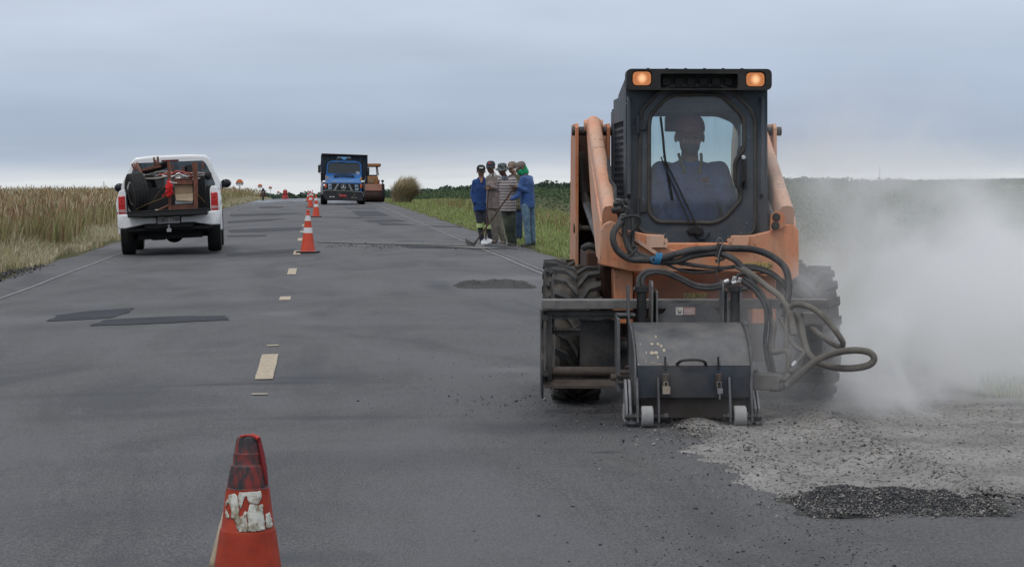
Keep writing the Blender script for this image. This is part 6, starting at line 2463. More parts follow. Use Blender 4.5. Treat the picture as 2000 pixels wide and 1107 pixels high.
cO = cap(wO, J['head'], M, pm('faded_red_cap', (0.50, 0.17, 0.14), 0.9, 0, 0.2, 10), hd=1.13)
m = MB()
m.tube([(-0.045, 0.078, 0.062), (0, 0.100, 0.072), (0.045, 0.078, 0.062)], 0.003, 5)
m.xform(M.to_4x4()).xform(Matrix.Translation(J['head'])).build('cap_stitching', pm('pale_thread', (0.5, 0.45, 0.4), 0.9), cO)
m = MB()
nk = J['neck']
for s_ in (-1, 1):
    m.tube(spline([nk + vec(s_ * 0.072, -0.01, 0.035), nk + vec(s_ * 0.066, -0.075, -0.01), nk + vec(s_ * 0.05, -0.125, -0.06), nk + vec(s_ * 0.045, -0.135, -0.09)], 4), [0.010] * 12 + [0.004], 8)
m.build('collar_trim', pm('yellow_green_trim', (0.30, 0.31, 0.10), 0.8), wO)
m = MB()
mk = oj(1378, 351, 0.42)
for k in range(5):
    a = 2 * PI * k / 5
    m.ell((mk.x + 0.016 * math.cos(a), mk.y, mk.z + 0.010 * math.sin(a)), (0.010, 0.004, 0.008), 8, 6)
m.build('shirt_print', pm('shirt_print_red', (0.35, 0.12, 0.10), 0.8), wO)
m = MB()
for k in range(6):
    m.box((mk.x - 0.016 + 0.009 * k + 0.003 * (k > 2), mk.y - 0.002, mk.z - 0.026), (0.006, 0.003, 0.008))
m.build('shirt_lettering', WHITEC, wO, smooth=0)
m = MB()
m.ell(J['head'] + (M @ Vector((0, 0.062, -0.062))), (0.058, 0.045, 0.052), 16, 10)
m.build('dust_mask', pm('dark_dust_mask', (0.13, 0.135, 0.145), 0.9), wO)

# ================================================================== pickup with its tailgate down
WHITEP = pm('white_car_paint', (0.72, 0.73, 0.74), 0.35, 0, 0.03, 3, dirt=(0.50, 0.47, 0.43), damt=0.22, bump=0.02, coat=0.4)
TAILR = pm('tail_lamp_red', (0.42, 0.010, 0.012), 0.25, 0, 0.25, 30, bump=0.05, coat=0.6)
TAILP = pm('tail_lamp_pale', (0.40, 0.24, 0.23), 0.3, coat=0.5)
TYREC = pm('car_tyre', (0.012, 0.012, 0.012), 0.85, 0, 0.2, 10, bump=0.3)
WOODR = pm('red_brown_wood', (0.155, 0.055, 0.032), 0.55, 0, 0.35, 9, dirt=(0.07, 0.03, 0.02), damt=0.35)
CARDB = pm('cardboard', (0.27, 0.19, 0.12), 0.9, 0, 0.12, 5)
REDC = cloth('red_cloth', (0.58, 0.010, 0.012), (0.70, 0.03, 0.03), fold=0.9)
ALU = pm('bright_metal', (0.52, 0.52, 0.52), 0.3, 0.9, 0.15)
INNERD = pm('dark_bed_liner', (0.008, 0.008, 0.009), 0.8)

px0, py0 = 333, 495
Xp, Yp = (px0 - CX) / FPX * 40.3, 40.3
yawp = R(6.9)
up_, vp_ = UV(Xp, Yp)
FP = Frame(Xp, Yp, yawp, float(zground(up_, vp_)))
PK = thing('pickup_truck', 'white pickup driving away with its tailgate down and its bed full of furniture', 'pickup', (Xp, Yp, FP.o.z), (0, R(-2.4), yawp))


def zp(p):
    return (180 + p[0] / 4.613, 280 + p[1] / 4.613)


def pk(zx, zy, y):
    q = zp((zx, zy))
    w = FP.L(q[0], q[1], y)
    # the body leans 2 degrees with the crown: undo it so that local coordinates are upright
    c, s = math.cos(R(2.4)), math.sin(R(2.4))
    return Vector((w.x * c + w.z * s, y, -w.x * s + w.z * c)) if True else w


HW = 0.955   # half width
# bed sides: cross-section lofted along the length
def side_panel(sg):
    m = MB()
    sec = [(0.78, 0.46), (0.80, 0.70), (0.90, 0.74), (0.955, 0.86), (0.965, 1.0), (0.935, 1.12), (0.895, 1.235), (0.86, 1.25), (0.80, 1.25), (0.78, 1.20)]
    vs_, fs_ = [], []
    st = [(0.0, 1.0), (0.05, 1.0), (0.45, 1.0), (1.1, 1.015), (1.72, 1.0)]
    for (y_, k_) in st:
        for (x_, z_) in sec:
            vs_.append((sg * x_ * (k_ if x_ > 0.85 else 1), y_, z_))
    n = len(sec)
    for i in range(len(st) - 1):
        for j in range(n):
            fs_.append((i * n + j, i * n + (j + 1) % n, (i + 1) * n + (j + 1) % n, (i + 1) * n + j))
    fs_ += [tuple(range(n)), tuple(range((len(st) - 1) * n, len(st) * n))]
    m.add(vs_, fs_)
    return m


for sg in (-1, 1):
    sp_ = side_panel(sg).build('bed_side', WHITEP, PK, bevel=0.012, smooth=45)
    m = MB()
    m.box2((sg * 0.79, -0.015, 0.80), (sg * 0.925, 0.06, 1.14))
    tl = m.build('tail_light', TAILR, PK, bevel=0.018)
    m = MB()
    m.box2((sg * 0.80, -0.020, 0.835), (sg * 0.915, -0.010, 0.885))
    m.build('reversing_lens', TAILP, tl, bevel=0.006)
    m = MB()
    m.lathe([(0.030, -0.022), (0.045, -0.022), (0.045, -0.012), (0.030, -0.012)], (sg * 0.855, 0, 1.03), 'y', 20, closed=True)
    m.build('lamp_ring', pm('lamp_ring_red', (0.60, 0.04, 0.035), 0.3), tl)
# bumper: three pieces of one wrap-around moulding with a dark step between
m = MB()
vs_, fs_ = [], []
prof_ = [(-0.97, 0.30), (-0.95, 0.02), (-0.80, -0.10), (-0.45, -0.13), (0.45, -0.13), (0.80, -0.10), (0.95, 0.02), (0.97, 0.30)]
zb_ = [(0.545, 0.80), (0.53, 0.80), (0.53, 0.79), (0.60, 0.72), (0.60, 0.72), (0.53, 0.79), (0.53, 0.80), (0.545, 0.80)]
for (p, zz_) in zip(prof_, zb_):
    vs_ += [(p[0], p[1], zz_[0]), (p[0], p[1], zz_[1]), (p[0] * 0.90, p[1] + 0.10, zz_[1]), (p[0] * 0.90, p[1] + 0.10, zz_[0])]
for i in range(7):
    for j in range(4):
        fs_.append((i * 4 + j, i * 4 + (j + 1) % 4, (i + 1) * 4 + (j + 1) % 4, (i + 1) * 4 + j))
fs_ += [(0, 1, 2, 3), (28, 29, 30, 31)]
m.add(vs_, fs_)
bmp = m.build('bumper', WHITEP, PK, bevel=0.02, smooth=50, seg=3)
m = MB()
m.box2((-0.45, -0.150, 0.50), (0.45, -0.02, 0.60))
m.box2((-0.80, -0.06, 0.46), (0.80, 0.10, 0.535))
m.build('lower_valance', BLACK, bmp, bevel=0.02)
m = MB()
m.box2((-0.205, -0.158, 0.598), (0.205, -0.150, 0.722))
plate_o = m.build('number_plate', pm('plate_grey', (0.62, 0.62, 0.62), 0.5), bmp, bevel=0.004)
m = MB()
m.box2((-0.23, -0.149, 0.590), (0.23, -0.135, 0.74))
m.build('plate_recess', BLACK, bmp)
# chassis, axle, underbody
m = MB()
m.box2((-0.72, 0.10, 0.42), (0.72, 5.0, 0.62))
m.box2((-0.60, 0.25, 0.30), (0.60, 3.9, 0.45))
m.cyl((-0.80, 1.02, 0.36), (0.80, 1.02, 0.36), 0.06)
m.ell((0.05, 1.02, 0.34), (0.17, 0.17, 0.14))
m.box2((-0.35, 0.3, 0.28), (-0.1, 1.4, 0.34))
m.box2((0.25, 0.5, 0.30), (0.5, 2.4, 0.36))
m.build('underbody', INNERD, PK)
m = MB()
m.box2((-0.04, -0.20, 0.44), (0.04, -0.05, 0.50))
m.cyl((0, -0.20, 0.47), (0, -0.20, 0.53), 0.02)
m.ell((0, -0.20, 0.555), (0.027, 0.027, 0.027))
m.build('tow_ball', ALU, PK)
# tailgate, lowered
m = MB()
m.box2((-0.735, -0.52, 0.735), (0.735, -0.03, 0.845))
tg = m.build('tailgate', WHITEP if False else pm('tailgate_inner_black', (0.012, 0.012, 0.013), 0.6), PK, bevel=0.02, seg=3)
m = MB()
m.box2((-0.74, -0.53, 0.835), (0.74, -0.50, 0.853))
m.build('tailgate_edge', BLACK, tg, bevel=0.005)
# bed
m = MB()
m.box2((-0.785, -0.01, 0.80), (0.785, 1.70, 0.825))
m.build('bed_floor', INNERD, PK)
m = MB()
m.box2((-0.785, 1.66, 0.80), (0.785, 1.70, 1.26))
m.build('bed_front_wall', INNERD, PK)
# cab shell: lofted rings from the waist up (rear view shows the pillars and roof)
def ring(hw, ztop, y, waist=0.93, zw_=1.20, crn=0.16):
    return [(-waist, y, zw_), (-waist * 0.985, y, zw_ + 0.12), (-hw - crn * 0.25, y, ztop - crn * 1.3), (-hw - 0.01, y, ztop - crn * 0.55), (-hw + crn * 0.45, y, ztop - crn * 0.12), (-hw * 0.5, y, ztop),
            (hw * 0.5, y, ztop), (hw - crn * 0.45, y, ztop - crn * 0.12), (hw + 0.01, y, ztop - crn * 0.55), (hw + crn * 0.25, y, ztop - crn * 1.3), (waist * 0.985, y, zw_ + 0.12), (waist, y, zw_)]
secs = [ring(0.735, 1.85, 1.80, 0.95), ring(0.735, 1.868, 2.05, 0.95), ring(0.73, 1.872, 2.7, 0.95), ring(0.68, 1.83, 3.3)]
m = MB()
n = 12
vs_ = [p for s_ in secs for p in s_]
fs_ = []
for i in range(3):
    for j in range(n - 1):
        if (j in (1, 9) and i > 0) or (j == 1 and i > 0):
            continue
        fs_.append((i * n + j, i * n + j + 1, (i + 1) * n + j + 1, (i + 1) * n + j))
m.add(vs_, fs_)
cab_ = m.build('cab_shell', WHITEP, PK, smooth=60)
sh_ = cab_.modifiers.new('thick', 'SOLIDIFY')
sh_.thickness = 0.05
sh_.offset = 0
# rear face of the cab with the window opening
outl = [(-0.955, 1.20), (-0.935, 1.32), (-0.785, 1.62), (-0.745, 1.76), (-0.665, 1.83), (-0.35, 1.85), (0.35, 1.85), (0.665, 1.83), (0.745, 1.76), (0.785, 1.62), (0.935, 1.32), (0.955, 1.20)]
wino = roundpoly([(-0.87, 1.26), (-0.71, 1.67), (-0.64, 1.76), (0.64, 1.76), (0.71, 1.67), (0.87, 1.26)], 0.05)
m = MB()
m.plate(outl, [wino], 1.76, 1.80)
m.build('cab_rear_wall', WHITEP, cab_, bevel=0.01)
m = MB()
m.plate(wino, [], 1.775, 1.782)
m.build('rear_window', GLASS_DARK, cab_)
m = MB()
m.box2((-0.92, 1.80, 0.55), (0.92, 3.9, 1.21))
m.box2((-0.90, 3.5, 0.55), (0.90, 5.1, 1.06))
m.build('body', WHITEP, PK, bevel=0.06, seg=3)
m = MB()
m.box2((-0.56, 2.2, 1.15), (-0.14, 2.35, 1.55))
m.box2((0.14, 2.2, 1.15), (0.56, 2.35, 1.55))
m.box2((-0.86, 3.3, 1.0), (0.86, 3.4, 1.25))
m.build('seats', INNERD, PK, bevel=0.05)
for sx_ in (-0.35, 0.35):
    m = MB()
    m.ell((sx_, 2.28, 1.60), (0.12, 0.06, 0.09))
    m.build('headrest', INNERD, PK, smooth=80)
m = MB()
m.box2((-0.165, 1.73, 1.765), (0.165, 1.80, 1.80))
m.build('high_brake_light', pm('dark_red_lens', (0.10, 0.015, 0.012), 0.3), cab_, bevel=0.008)
for sg in (-1, 1):
    m = MB()
    m.ell((sg * 1.055, 2.75, 1.30), (0.110, 0.06, 0.098), 18, 12)
    mr = m.build('door_mirror', WHITEP, PK, smooth=80)
    m = MB()
    m.ell((sg * 1.052, 2.72, 1.295), (0.100, 0.045, 0.086), 18, 12)
    m.build('mirror_glass', pm('mirror_dark', (0.02, 0.022, 0.025), 0.15, 0.3, bump=0), mr, smooth=80)
    m = MB()
    m.box2((sg * 0.86, 2.74, 1.20), (sg * 1.0, 2.82, 1.25))
    m.build('mirror_arm', BLACK, mr, bevel=0.01)
    for yw_ in (1.02, 4.10):
        m = MB()
        cxw = sg * 0.815
        m.lathe([(0.22, -0.11), (0.34, -0.13), (0.375, -0.115), (0.388, -0.06), (0.39, 0), (0.388, 0.06), (0.375, 0.115), (0.34, 0.13), (0.22, 0.11)], (cxw, yw_, 0.388), 'x', 32)
        wz_ = m.build('wheel', TYREC, PK)
        m = MB()
        m.lathe([(0.0, sg * 0.09), (0.2, sg * 0.08), (0.23, sg * 0.12)], (cxw, yw_, 0.388), 'x', 24)
        m.build('rim', ALU, wz_)
    # wheel arch lips
    m = MB()
    pts = [(sg * 0.955, 1.02 + 0.47 * math.cos(a), 0.42 + 0.47 * math.sin(a)) for a in [PI * k / 12 for k in range(13)]]
    m.tube(pts, 0.022, 6)
    m.build('arch_lip', WHITEP, sp_)
m = MB()
m.box((0.955, 1.75, 1.05), (0.03, 0.16, 0.03))
m.build('door_handle', ALU, PK, bevel=0.01)


def text(body, size, loc, rot, mat, parent, name='lettering', extr=0.002, align='CENTER', sx=1.0):
    cu = bpy.data.curves.new(name, 'FONT')
    cu.body = body
    cu.size = size
    cu.extrude = extr
    cu.offset = 0.0008
    cu.align_x = align
    cu.align_y = 'CENTER'
    cu.resolution_u = 3
    cu.materials.append(mat)
    tmp = bpy.data.objects.new(name, cu)
    COL.objects.link(tmp)
    bpy.context.view_layer.update()
    me = bpy.data.meshes.new_from_object(tmp.evaluated_get(bpy.context.evaluated_depsgraph_get()))
    bpy.data.objects.remove(tmp)
    o = bpy.data.objects.new(name, me)
    COL.objects.link(o)
    o.location = loc
    o.rotation_euler = rot
    o.scale = (sx, 1, 1)
    if parent is not None:
        o.parent = parent
    return o


text('OBU-1300', 0.105, (0, -0.1605, 0.652), (R(90), 0, 0), BLACK, plate_o, 'plate_number', 0.001, sx=0.86)
m = MB()
m.box2((-0.08, -0.1595, 0.706), (0.08, -0.158, 0.716))
m.build('plate_strip', pm('plate_mark', (0.08, 0.08, 0.08), 0.6), plate_o, smooth=0)


# cargo: every item a thing of its own, standing in the bed
def cargo(name, label, cat, group=None):
    o = thing(name, label, cat, PK.location.copy(), PK.rotation_euler.copy(), group)
    return o


cg = cargo('spare_tyre', 'black spare tyre on a pale rim standing upright at the left of the pickup bed', 'tyre')
m = MB()
a = 0.0
cxs, cys, czs = -0.585, 0.25, 1.19
m.lathe([(0.21, -0.10), (0.30, -0.135), (0.345, -0.13), (0.362, -0.09), (0.365, -0.03), (0.365, 0.03), (0.362, 0.09), (0.345, 0.13), (0.30, 0.135), (0.21, 0.10)], (0, 0, 0), 'x', 40)
m.xform(Matrix.Translation((cxs, cys, czs)) @ Matrix.Rotation(R(-6), 4, 'Y') @ Matrix.Rotation(R(20), 4, 'Z'))
m.build('tyre', TYREC, cg)
for k in range(44):
    mm = MB()
    aa = 2 * PI * k / 44
    for j, xo in enumerate((-0.09, -0.03, 0.03, 0.09)):
        b_ = aa + (j % 2) * 0.07
        mm.box((xo, 0.367 * math.sin(b_), 0.367 * math.cos(b_)), (0.05, 0.035, 0.012), (-b_, 0, 0))
    if k == 0:
        tb = MB()
    tb.add(mm.v, mm.f)
tb.xform(Matrix.Translation((cxs, cys, czs)) @ Matrix.Rotation(R(-6), 4, 'Y') @ Matrix.Rotation(R(20), 4, 'Z'))
tag(tb.build('tread', pm('tread_black', (0.022, 0.022, 0.023), 0.8), cg, smooth=0), kind='stuff')
m = MB()
m.lathe([(0.0, -0.03), (0.15, -0.05), (0.20, -0.10), (0.225, -0.115), (0.225, 0.1), (0.2, 0.1)], (0, 0, 0), 'x', 28)
m.xform(Matrix.Translation((cxs, cys, czs)) @ Matrix.Rotation(R(-6), 4, 'Y') @ Matrix.Rotation(R(20), 4, 'Z'))
m.build('rim', ALU, cg)

cg = cargo('wooden_cupboard', 'red-brown wooden frame cupboard with a cardboard panel at the right of the pickup bed', 'cupboard')
for (a_, b_, w_) in (((692, 165), (702, 600), .065), ((930, 172), (935, 590), .085), ((905, 170), (912, 330), .04), ((722, 190), (725, 330), .04)):
    p, q = pk(*a_, 0.10), pk(*b_, 0.10)
    p = Vector((p.x, 0.10 + (0.35 if w_ == .04 else 0), p.z))
    q = Vector((q.x, 0.10 + (0.35 if w_ == .04 else 0), q.z))
    m = MB()
    m.beam(p, q, w_ * 0.95, 0.05, (0, 1, 0))
    m.build('post', WOODR, cg, bevel=0.004)
for (a_, b_, w_) in (((735, 345), (905, 345), .11), ((700, 578), (950, 572), .085), ((735, 330), (905, 325), .03)):
    m = MB()
    p, q = pk(*a_, 0.11), pk(*b_, 0.11)
    m.beam(p, q, 0.04, w_, (0, 0, 1))
    m.build('rail', WOODR, cg, bevel=0.004)
m = MB()
p, q = pk(742, 365, 0.13), pk(908, 500, 0.13)
m.box2((p.x, 0.13, q.z), (q.x, 0.145, p.z))
m.build('cardboard_panel', CARDB, cg)
m = MB()
p, q = pk(745, 455, 0.10), pk(912, 520, 0.10)
m.add([(p.x, 0.09, p.z), (q.x, 0.095, p.z - 0.01), (q.x - 0.01, 0.05, q.z), (p.x + 0.02, 0.04, q.z + 0.03), (p.x, 0.10, p.z), (q.x, 0.105, p.z - 0.01), (q.x - 0.01, 0.06, q.z), (p.x + 0.02, 0.05, q.z + 0.03)], [(0, 1, 2, 3), (7, 6, 5, 4), (0, 4, 5, 1), (1, 5, 6, 2), (2, 6, 7, 3), (3, 7, 4, 0)])
m.build('cardboard_flap', pm('pale_cardboard', (0.36, 0.28, 0.19), 0.9), cg, smooth=0)
m = MB()
p, q = pk(748, 512, 0.10), pk(905, 540, 0.10)
m.box2((p.x, 0.115, q.z), (q.x, 0.125, p.z))
m.build('white_sheet', WHITEC, cg, smooth=0)
m = MB()
p, q = pk(940, 440, 0.1), pk(1025, 590, 0.1)
m.box2((p.x, 0.30, q.z), (q.x, 0.65, p.z + 0.30))
m.build('dark_crate_side', INNERD, cg, bevel=0.01)

cg = cargo('wooden_chair', 'red-brown wooden chair tipped on its back behind the spare tyre', 'chair')
for (a_, b_, y0_, y1_, w_) in (((358, 185), (385, 250), .5, .5, .035), ((378, 180), (405, 245), .55, .5, .035), ((400, 175), (475, 345), .35, .2, .04), ((430, 250), (620, 205), .4, .4, .04), ((555, 125), (565, 205), .5, .5, .035), ((590, 120), (597, 200), .45, .45, .04), ((572, 150), (578, 210), .7, .7, .03), ((440, 245), (600, 195), .7, .7, .03)):
    m = MB()
    m.beam(pk(*a_, y0_), pk(*b_, y1_), w_, w_ * 0.8, (0, 1, 0))
    m.build('chair_rail', WOODR, cg, bevel=0.003)
m = MB()
m.add([pk(450, 255, .42), pk(670, 165, .42), pk(690, 210, .55), pk(480, 275, .55)] + [pk(450, 262, .44), pk(670, 175, .44), pk(690, 218, .57), pk(480, 282, .57)], [(0, 1, 2, 3), (7, 6, 5, 4), (0, 4, 5, 1), (1, 5, 6, 2), (2, 6, 7, 3), (3, 7, 4, 0)])
m.build('chair_seat', pm('dark_seat', (0.02, 0.018, 0.018), 0.6), cg, smooth=0)
for (a_, b_) in (((820, 210), (822, 260)), ((995, 175), (1000, 235))):
    m = MB()
    m.beam(pk(*a_, 0.8), pk(*b_, 0.8), 0.04, 0.035, (0, 1, 0))
    m.build('chair_leg', WOODR, cg)

cg = cargo('bicycle', 'old bicycle lying flat across the load in the pickup bed', 'bicycle')
def flatwheel(c0, rx, ry, tilt):
    pts = [c0 + Vector((rx * math.cos(a), ry * math.sin(a), tilt * math.sin(a) + 0.02 * math.cos(a))) for a in [2 * PI * k / 36 for k in range(37)]]
    return pts
for (zx, zy, y_) in ((585, 288, 0.50), (890, 300, 0.55)):
    c_ = pk(zx, zy, y_)
    m = MB()
    m.tube(flatwheel(c_, 0.29, 0.29, 0.060), 0.020, 8, False)
    w1_ = m.build('wheel', pm('pale_tyre', (0.25, 0.22, 0.19), 0.8), cg)
    m = MB()
    for k in range(14):
        a = 2 * PI * k / 14
        m.tube([c_, c_ + Vector((0.28 * math.cos(a), 0.28 * math.sin(a), 0.058 * math.sin(a)))], 0.003, 4)
    m.build('spokes', ALU, w1_)
m = MB()
m.tube([pk(600, 288, .45), pk(700, 268, .4), pk(780, 272, .4), pk(830, 300, .4), pk(910, 300, .5)], 0.018, 8)
m.tube([pk(700, 290, .38), pk(760, 250, .38), pk(900, 275, .4)], 0.016, 8)
m.build('frame', pm('bicycle_frame', (0.34, 0.06, 0.05), 0.4, 0.2), cg)
m = MB()
m.tube(spline([pk(630, 290, .35), pk(720, 300, .33), pk(780, 270, .33), pk(820, 295, .33), pk(870, 300, .35)], 4), 0.013, 8)
m.tube(spline([pk(780, 290, .34), pk(790, 310, .32), pk(760, 315, .32)], 4), 0.012, 8)
m.build('handlebar', CHROME, cg)
m = MB()
m.ell(pk(1045, 290, .4), (0.07, 0.10, 0.09), 12, 8)
m.build('saddle', BLACK, cg, smooth=80)

cg = cargo('red_cloth', 'bright red cloth tied to the load as a warning flag', 'cloth')
m = MB()
pts = [(700, 300), (725, 310), (735, 350), (738, 420), (740, 470), (725, 500), (695, 518), (670, 500), (640, 490), (612, 512), (605, 500), (630, 480), (650, 455), (655, 410), (640, 395), (648, 370), (665, 350), (662, 330), (680, 310)]
P_ = [pk(p[0], p[1], -0.02 + 0.03 * math.sin(i * 1.7)) for i, p in enumerate(pts)]
c_ = pk(695, 410, -0.08)
c2_ = pk(695, 410, 0.05)
k = len(P_)
m.add(P_ + [c_, c2_], [(i, (i + 1) % k, k) for i in range(k)] + [((i + 1) % k, i, k + 1) for i in range(k)])
o = m.build('cloth', REDC, cg, smooth=80)
sb = o.modifiers.new('sub', 'SUBSURF')
sb.levels = sb.render_levels = 3
wrinkle(o, 0.05, 0.07)
m = MB()
m.tube(spline([pk(690, 345, -.03), pk(720, 355, -.05), pk(765, 358, -.03)], 4), 0.010, 6)
m.build('knot', WHITEC, cg)
cg = cargo('tie_rope', 'thin yellow-brown rope lashed across the open pickup bed', 'rope')
m = MB()
m.tube(spline([pk(390, 600, 0), pk(500, 545, -.05), pk(620, 500, -.06), pk(700, 455, -.04), pk(820, 460, 0.05), pk(930, 452, 0.05), pk(1015, 530, .1)], 5), 0.0045, 6)
m.tube(spline([pk(545, 530, 0.05), pk(600, 440, .02), pk(650, 390, 0)], 5), 0.0035, 6)
rp = m.build('rope', pm('yellow_rope', (0.20, 0.13, 0.05), 0.8), cg)
cg = cargo('loose_boards', 'short loose boards lying on the pickup bed floor below the red cloth', 'boards')
for (a_, b_) in (((590, 605), (690, 560)), ((630, 610), (700, 605))):
    m = MB()
    m.beam(pk(*a_, 0.02), pk(*b_, 0.25), 0.05, 0.03)
    m.build('board', WOODR, cg, bevel=0.003)
m = MB()
m.ell(pk(580, 606, -0.02), (0.035, 0.035, 0.025))
m.build('stone', pm('pale_stone', (0.3, 0.28, 0.24), 0.9), cg)

# ================================================================== blue tipper lorry
BLUET = pm('lorry_blue', (0.014, 0.11, 0.33), 0.4, 0, 0.10, 2, dirt=(0.10, 0.15, 0.22), damt=0.3, coat=0.2)
TEAL = pm('tipper_dark_teal', (0.006, 0.026, 0.048), 0.7, 0, 0.25, 2, dirt=(0.022, 0.017, 0.016), damt=0.45)
LAMPP = pm('headlamp_glass', (0.20, 0.28, 0.38), 0.2, bump=0, coat=0.6)
Yt = 116.0
Xt = (670 - CX) / FPX * Yt
ut, vt = UV(Xt, Yt)
zt_ = float(zground(ut, vt))
FT = Frame(Xt, Yt, R(5.2), zt_)
TR = thing('tipper_lorry', 'blue bonneted tipper lorry with a dark high-sided body facing along the right lane', 'lorry', (Xt, Yt, zt_), (0, 0, FT.yaw))


def zt(p):
    return (580 + p[0] / 6.918, 270 + p[1] / 6.918)


def tk(zx, zy, y):
    q = zt((zx, zy))
    return FT.L(q[0], q[1], y)


# lathe-free lofted cab: front rings at different depth
m = MB()
body_p = [(380, 490), (395, 600), (375, 700), (395, 800), (870, 800), (885, 700), (870, 600), (875, 490)]
def prism(m, pts, y0, y1):
    a = [tk(p[0], p[1], y0) for p in pts]
    b = [Vector((p.x, y1, p.z)) for p in a]
    k = len(pts)
    m.add(a + b, [tuple(range(k)), tuple(range(2 * k - 1, k - 1, -1))] + [(i, (i + 1) % k, (i + 1) % k + k, i + k) for i in range(k)])
    return m
# bonnet: slopes up and back from grille top to the windscreen
a = [tk(400, 590, 0.02), tk(865, 590, 0.02), tk(872, 530, 0.35), tk(868, 485, 0.85), tk(385, 485, 0.85), tk(382, 530, 0.35)]
m.add([tk(395, 602, 0.0), tk(868, 602, 0.0), tk(874, 560, 0.18), tk(866, 490, 0.9), tk(384, 490, 0.9), tk(378, 560, 0.18), tk(385, 760, 0.0), tk(875, 760, 0.0), tk(875, 760, 0.9), tk(380, 760, 0.9)],
      [(0, 1, 2, 5), (5, 2, 3, 4), (0, 6, 7, 1), (1, 7, 8, 3, 2), (0, 5, 4, 9, 6), (3, 8, 9, 4), (6, 9, 8, 7)])
m.build('bonnet', BLUET, TR, bevel=0.04, seg=3)
m = MB()
pts = [(388, 520), (408, 350), (430, 318), (480, 303), (790, 308), (845, 325), (868, 355), (878, 520)]
hole = [(412, 472), (425, 345), (440, 326), (820, 334), (848, 350), (856, 488), (760, 480), (620, 478), (520, 476)]
ho = [(tk(p[0], p[1], 0.92).x, tk(p[0], p[1], 0.92).z) for p in hole]
oo = [(tk(p[0], p[1], 0.92).x, tk(p[0], p[1], 0.92).z) for p in pts]
m.plate(roundpoly(oo, 0.08), [roundpoly(ho, 0.06)], 0.90, 0.98)
cabf = m.build('cab_front', BLUET, TR, bevel=0.02)
m = MB()
m.plate(roundpoly(ho, 0.06), [], 0.94, 0.95)
m.build('windscreen', glass('lorry_windscreen', 0.30, (0.16, 0.19, 0.20), (0.3, 0.33, 0.35), False), cabf)  # blue-grey diffuse veil painted in for the reflection on the screen
m = MB()
prism(m, [(392, 560), (410, 350), (435, 318), (480, 305), (790, 310), (840, 325), (862, 355), (872, 560)], 1.0, 2.5)
m.build('cab_interior', INNERD, TR, bevel=0.05)
m = MB()
prism(m, [(460, 345), (455, 372), (810, 402), (812, 372)], 0.955, 0.99)
m.build('screen_tint', BLACK, cabf)
m = MB()
prism(m, [(800, 450), (798, 480), (848, 490), (850, 455)], 0.90, 0.935)
m.build('window_sticker', pm('pale_sticker', (0.35, 0.40, 0.48), 0.8), cabf)
m = MB()
prism(m, [(535, 300), (548, 252), (725, 256), (742, 305)], 0.9, 1.3)
rfb = m.build('roof_sign_box', pm('roof_box', (0.10, 0.14, 0.20), 0.5), TR, bevel=0.02)
m = MB()
prism(m, [(590, 262), (690, 262), (640, 292)], 0.87, 0.9)
m.build('blue_triangle', pm('bright_blue', (0.08, 0.36, 0.72), 0.5), rfb)
for (a_) in ([(540, 295), (548, 270), (600, 275), (620, 298)], [(660, 298), (680, 275), (730, 272), (738, 298)]):
    m = MB()
    prism(m, a_, 0.88, 0.9)
    m.build('dark_lens', BLACK, rfb)
# bonnet air slot, badge lettering strip
m = MB()
a_ = [tk(505, 520, 0.42), tk(530, 498, 0.55), tk(620, 490, 0.6), tk(740, 500, 0.55), tk(762, 525, 0.42), tk(640, 512, 0.48)]
m.tube(spline(a_ + [a_[0]], 4), 0.035, 6)
m.build('air_slot', BLACK, TR)
text('MERCEDES-BENZ', 0.17, tuple(tk(628, 581, -0.02)), (R(90), 0, 0), pm('badge_pale', (0.30, 0.42, 0.55), 0.5), TR, 'bonnet_lettering', 0.004)
# grille with the star in a ring
m = MB()
prism(m, [(385, 608), (400, 705), (620, 710), (850, 715), (870, 615)], -0.03, 0.05)
gr = m.build('grille', BLACK, TR, bevel=0.01)
c_ = tk(628, 660, -0.06)
m = MB()
m.lathe([(0.125, -0.015), (0.143, -0.015), (0.143, 0.015), (0.125, 0.015)], tuple(c_), 'y', 28, closed=True)
for k in range(3):
    a = 2 * PI * k / 3
    d_ = Vector((math.sin(a), 0, math.cos(a)))
    e_ = Vector((math.cos(a), 0, -math.sin(a)))
    m.add([c_ + d_ * 0.13 + Vector((0, -0.0, 0)), c_ + e_ * 0.028 + d_ * 0.015, c_ - e_ * 0.028 + d_ * 0.015, c_ + Vector((0, -0.02, 0)), c_ + Vector((0, 0.01, 0))], [(0, 1, 3), (0, 3, 2), (0, 4, 1), (0, 2, 4)])
m.build('star_emblem', CHROME, gr, smooth=0)
for (a_) in ([(545, 615), (572, 615), (525, 700), (495, 698)], [(690, 625), (715, 625), (755, 708), (725, 706)]):
    m = MB()
    prism(m, a_, -0.055, -0.035)
    m.build('slanted_vent', pm('vent_grey', (0.22, 0.23, 0.24), 0.6, 0.3, 0.5, 30), gr)
for (x0_, y0_) in ((445, 636), (447, 676), (805, 648), (808, 690)):
    m = MB()
    prism(m, [(x0_ - 25, y0_ - 16), (x0_ - 25, y0_ + 16), (x0_ + 25, y0_ + 16), (x0_ + 25, y0_ - 16)], -0.06, -0.03)
    m.build('headlight', LAMPP, gr, bevel=0.02)
for (x0_) in (387, 866):
    m = MB()
    prism(m, [(x0_ - 12, 625), (x0_ - 12, 672), (x0_ + 12, 672), (x0_ + 12, 625)], -0.08, -0.0)
    m.build('indicator', pm('orange_lens', (0.50, 0.10, 0.03), 0.3), gr, bevel=0.01)
for (a_) in ([(378, 505), (400, 512), (432, 548), (400, 552)], [(878, 520), (850, 550), (862, 575), (880, 560)]):
    m = MB()
    prism(m, a_, 0.12, 0.16)
    m.build('wing_marker', pm('amber_lens', (0.42, 0.22, 0.05), 0.3), TR)
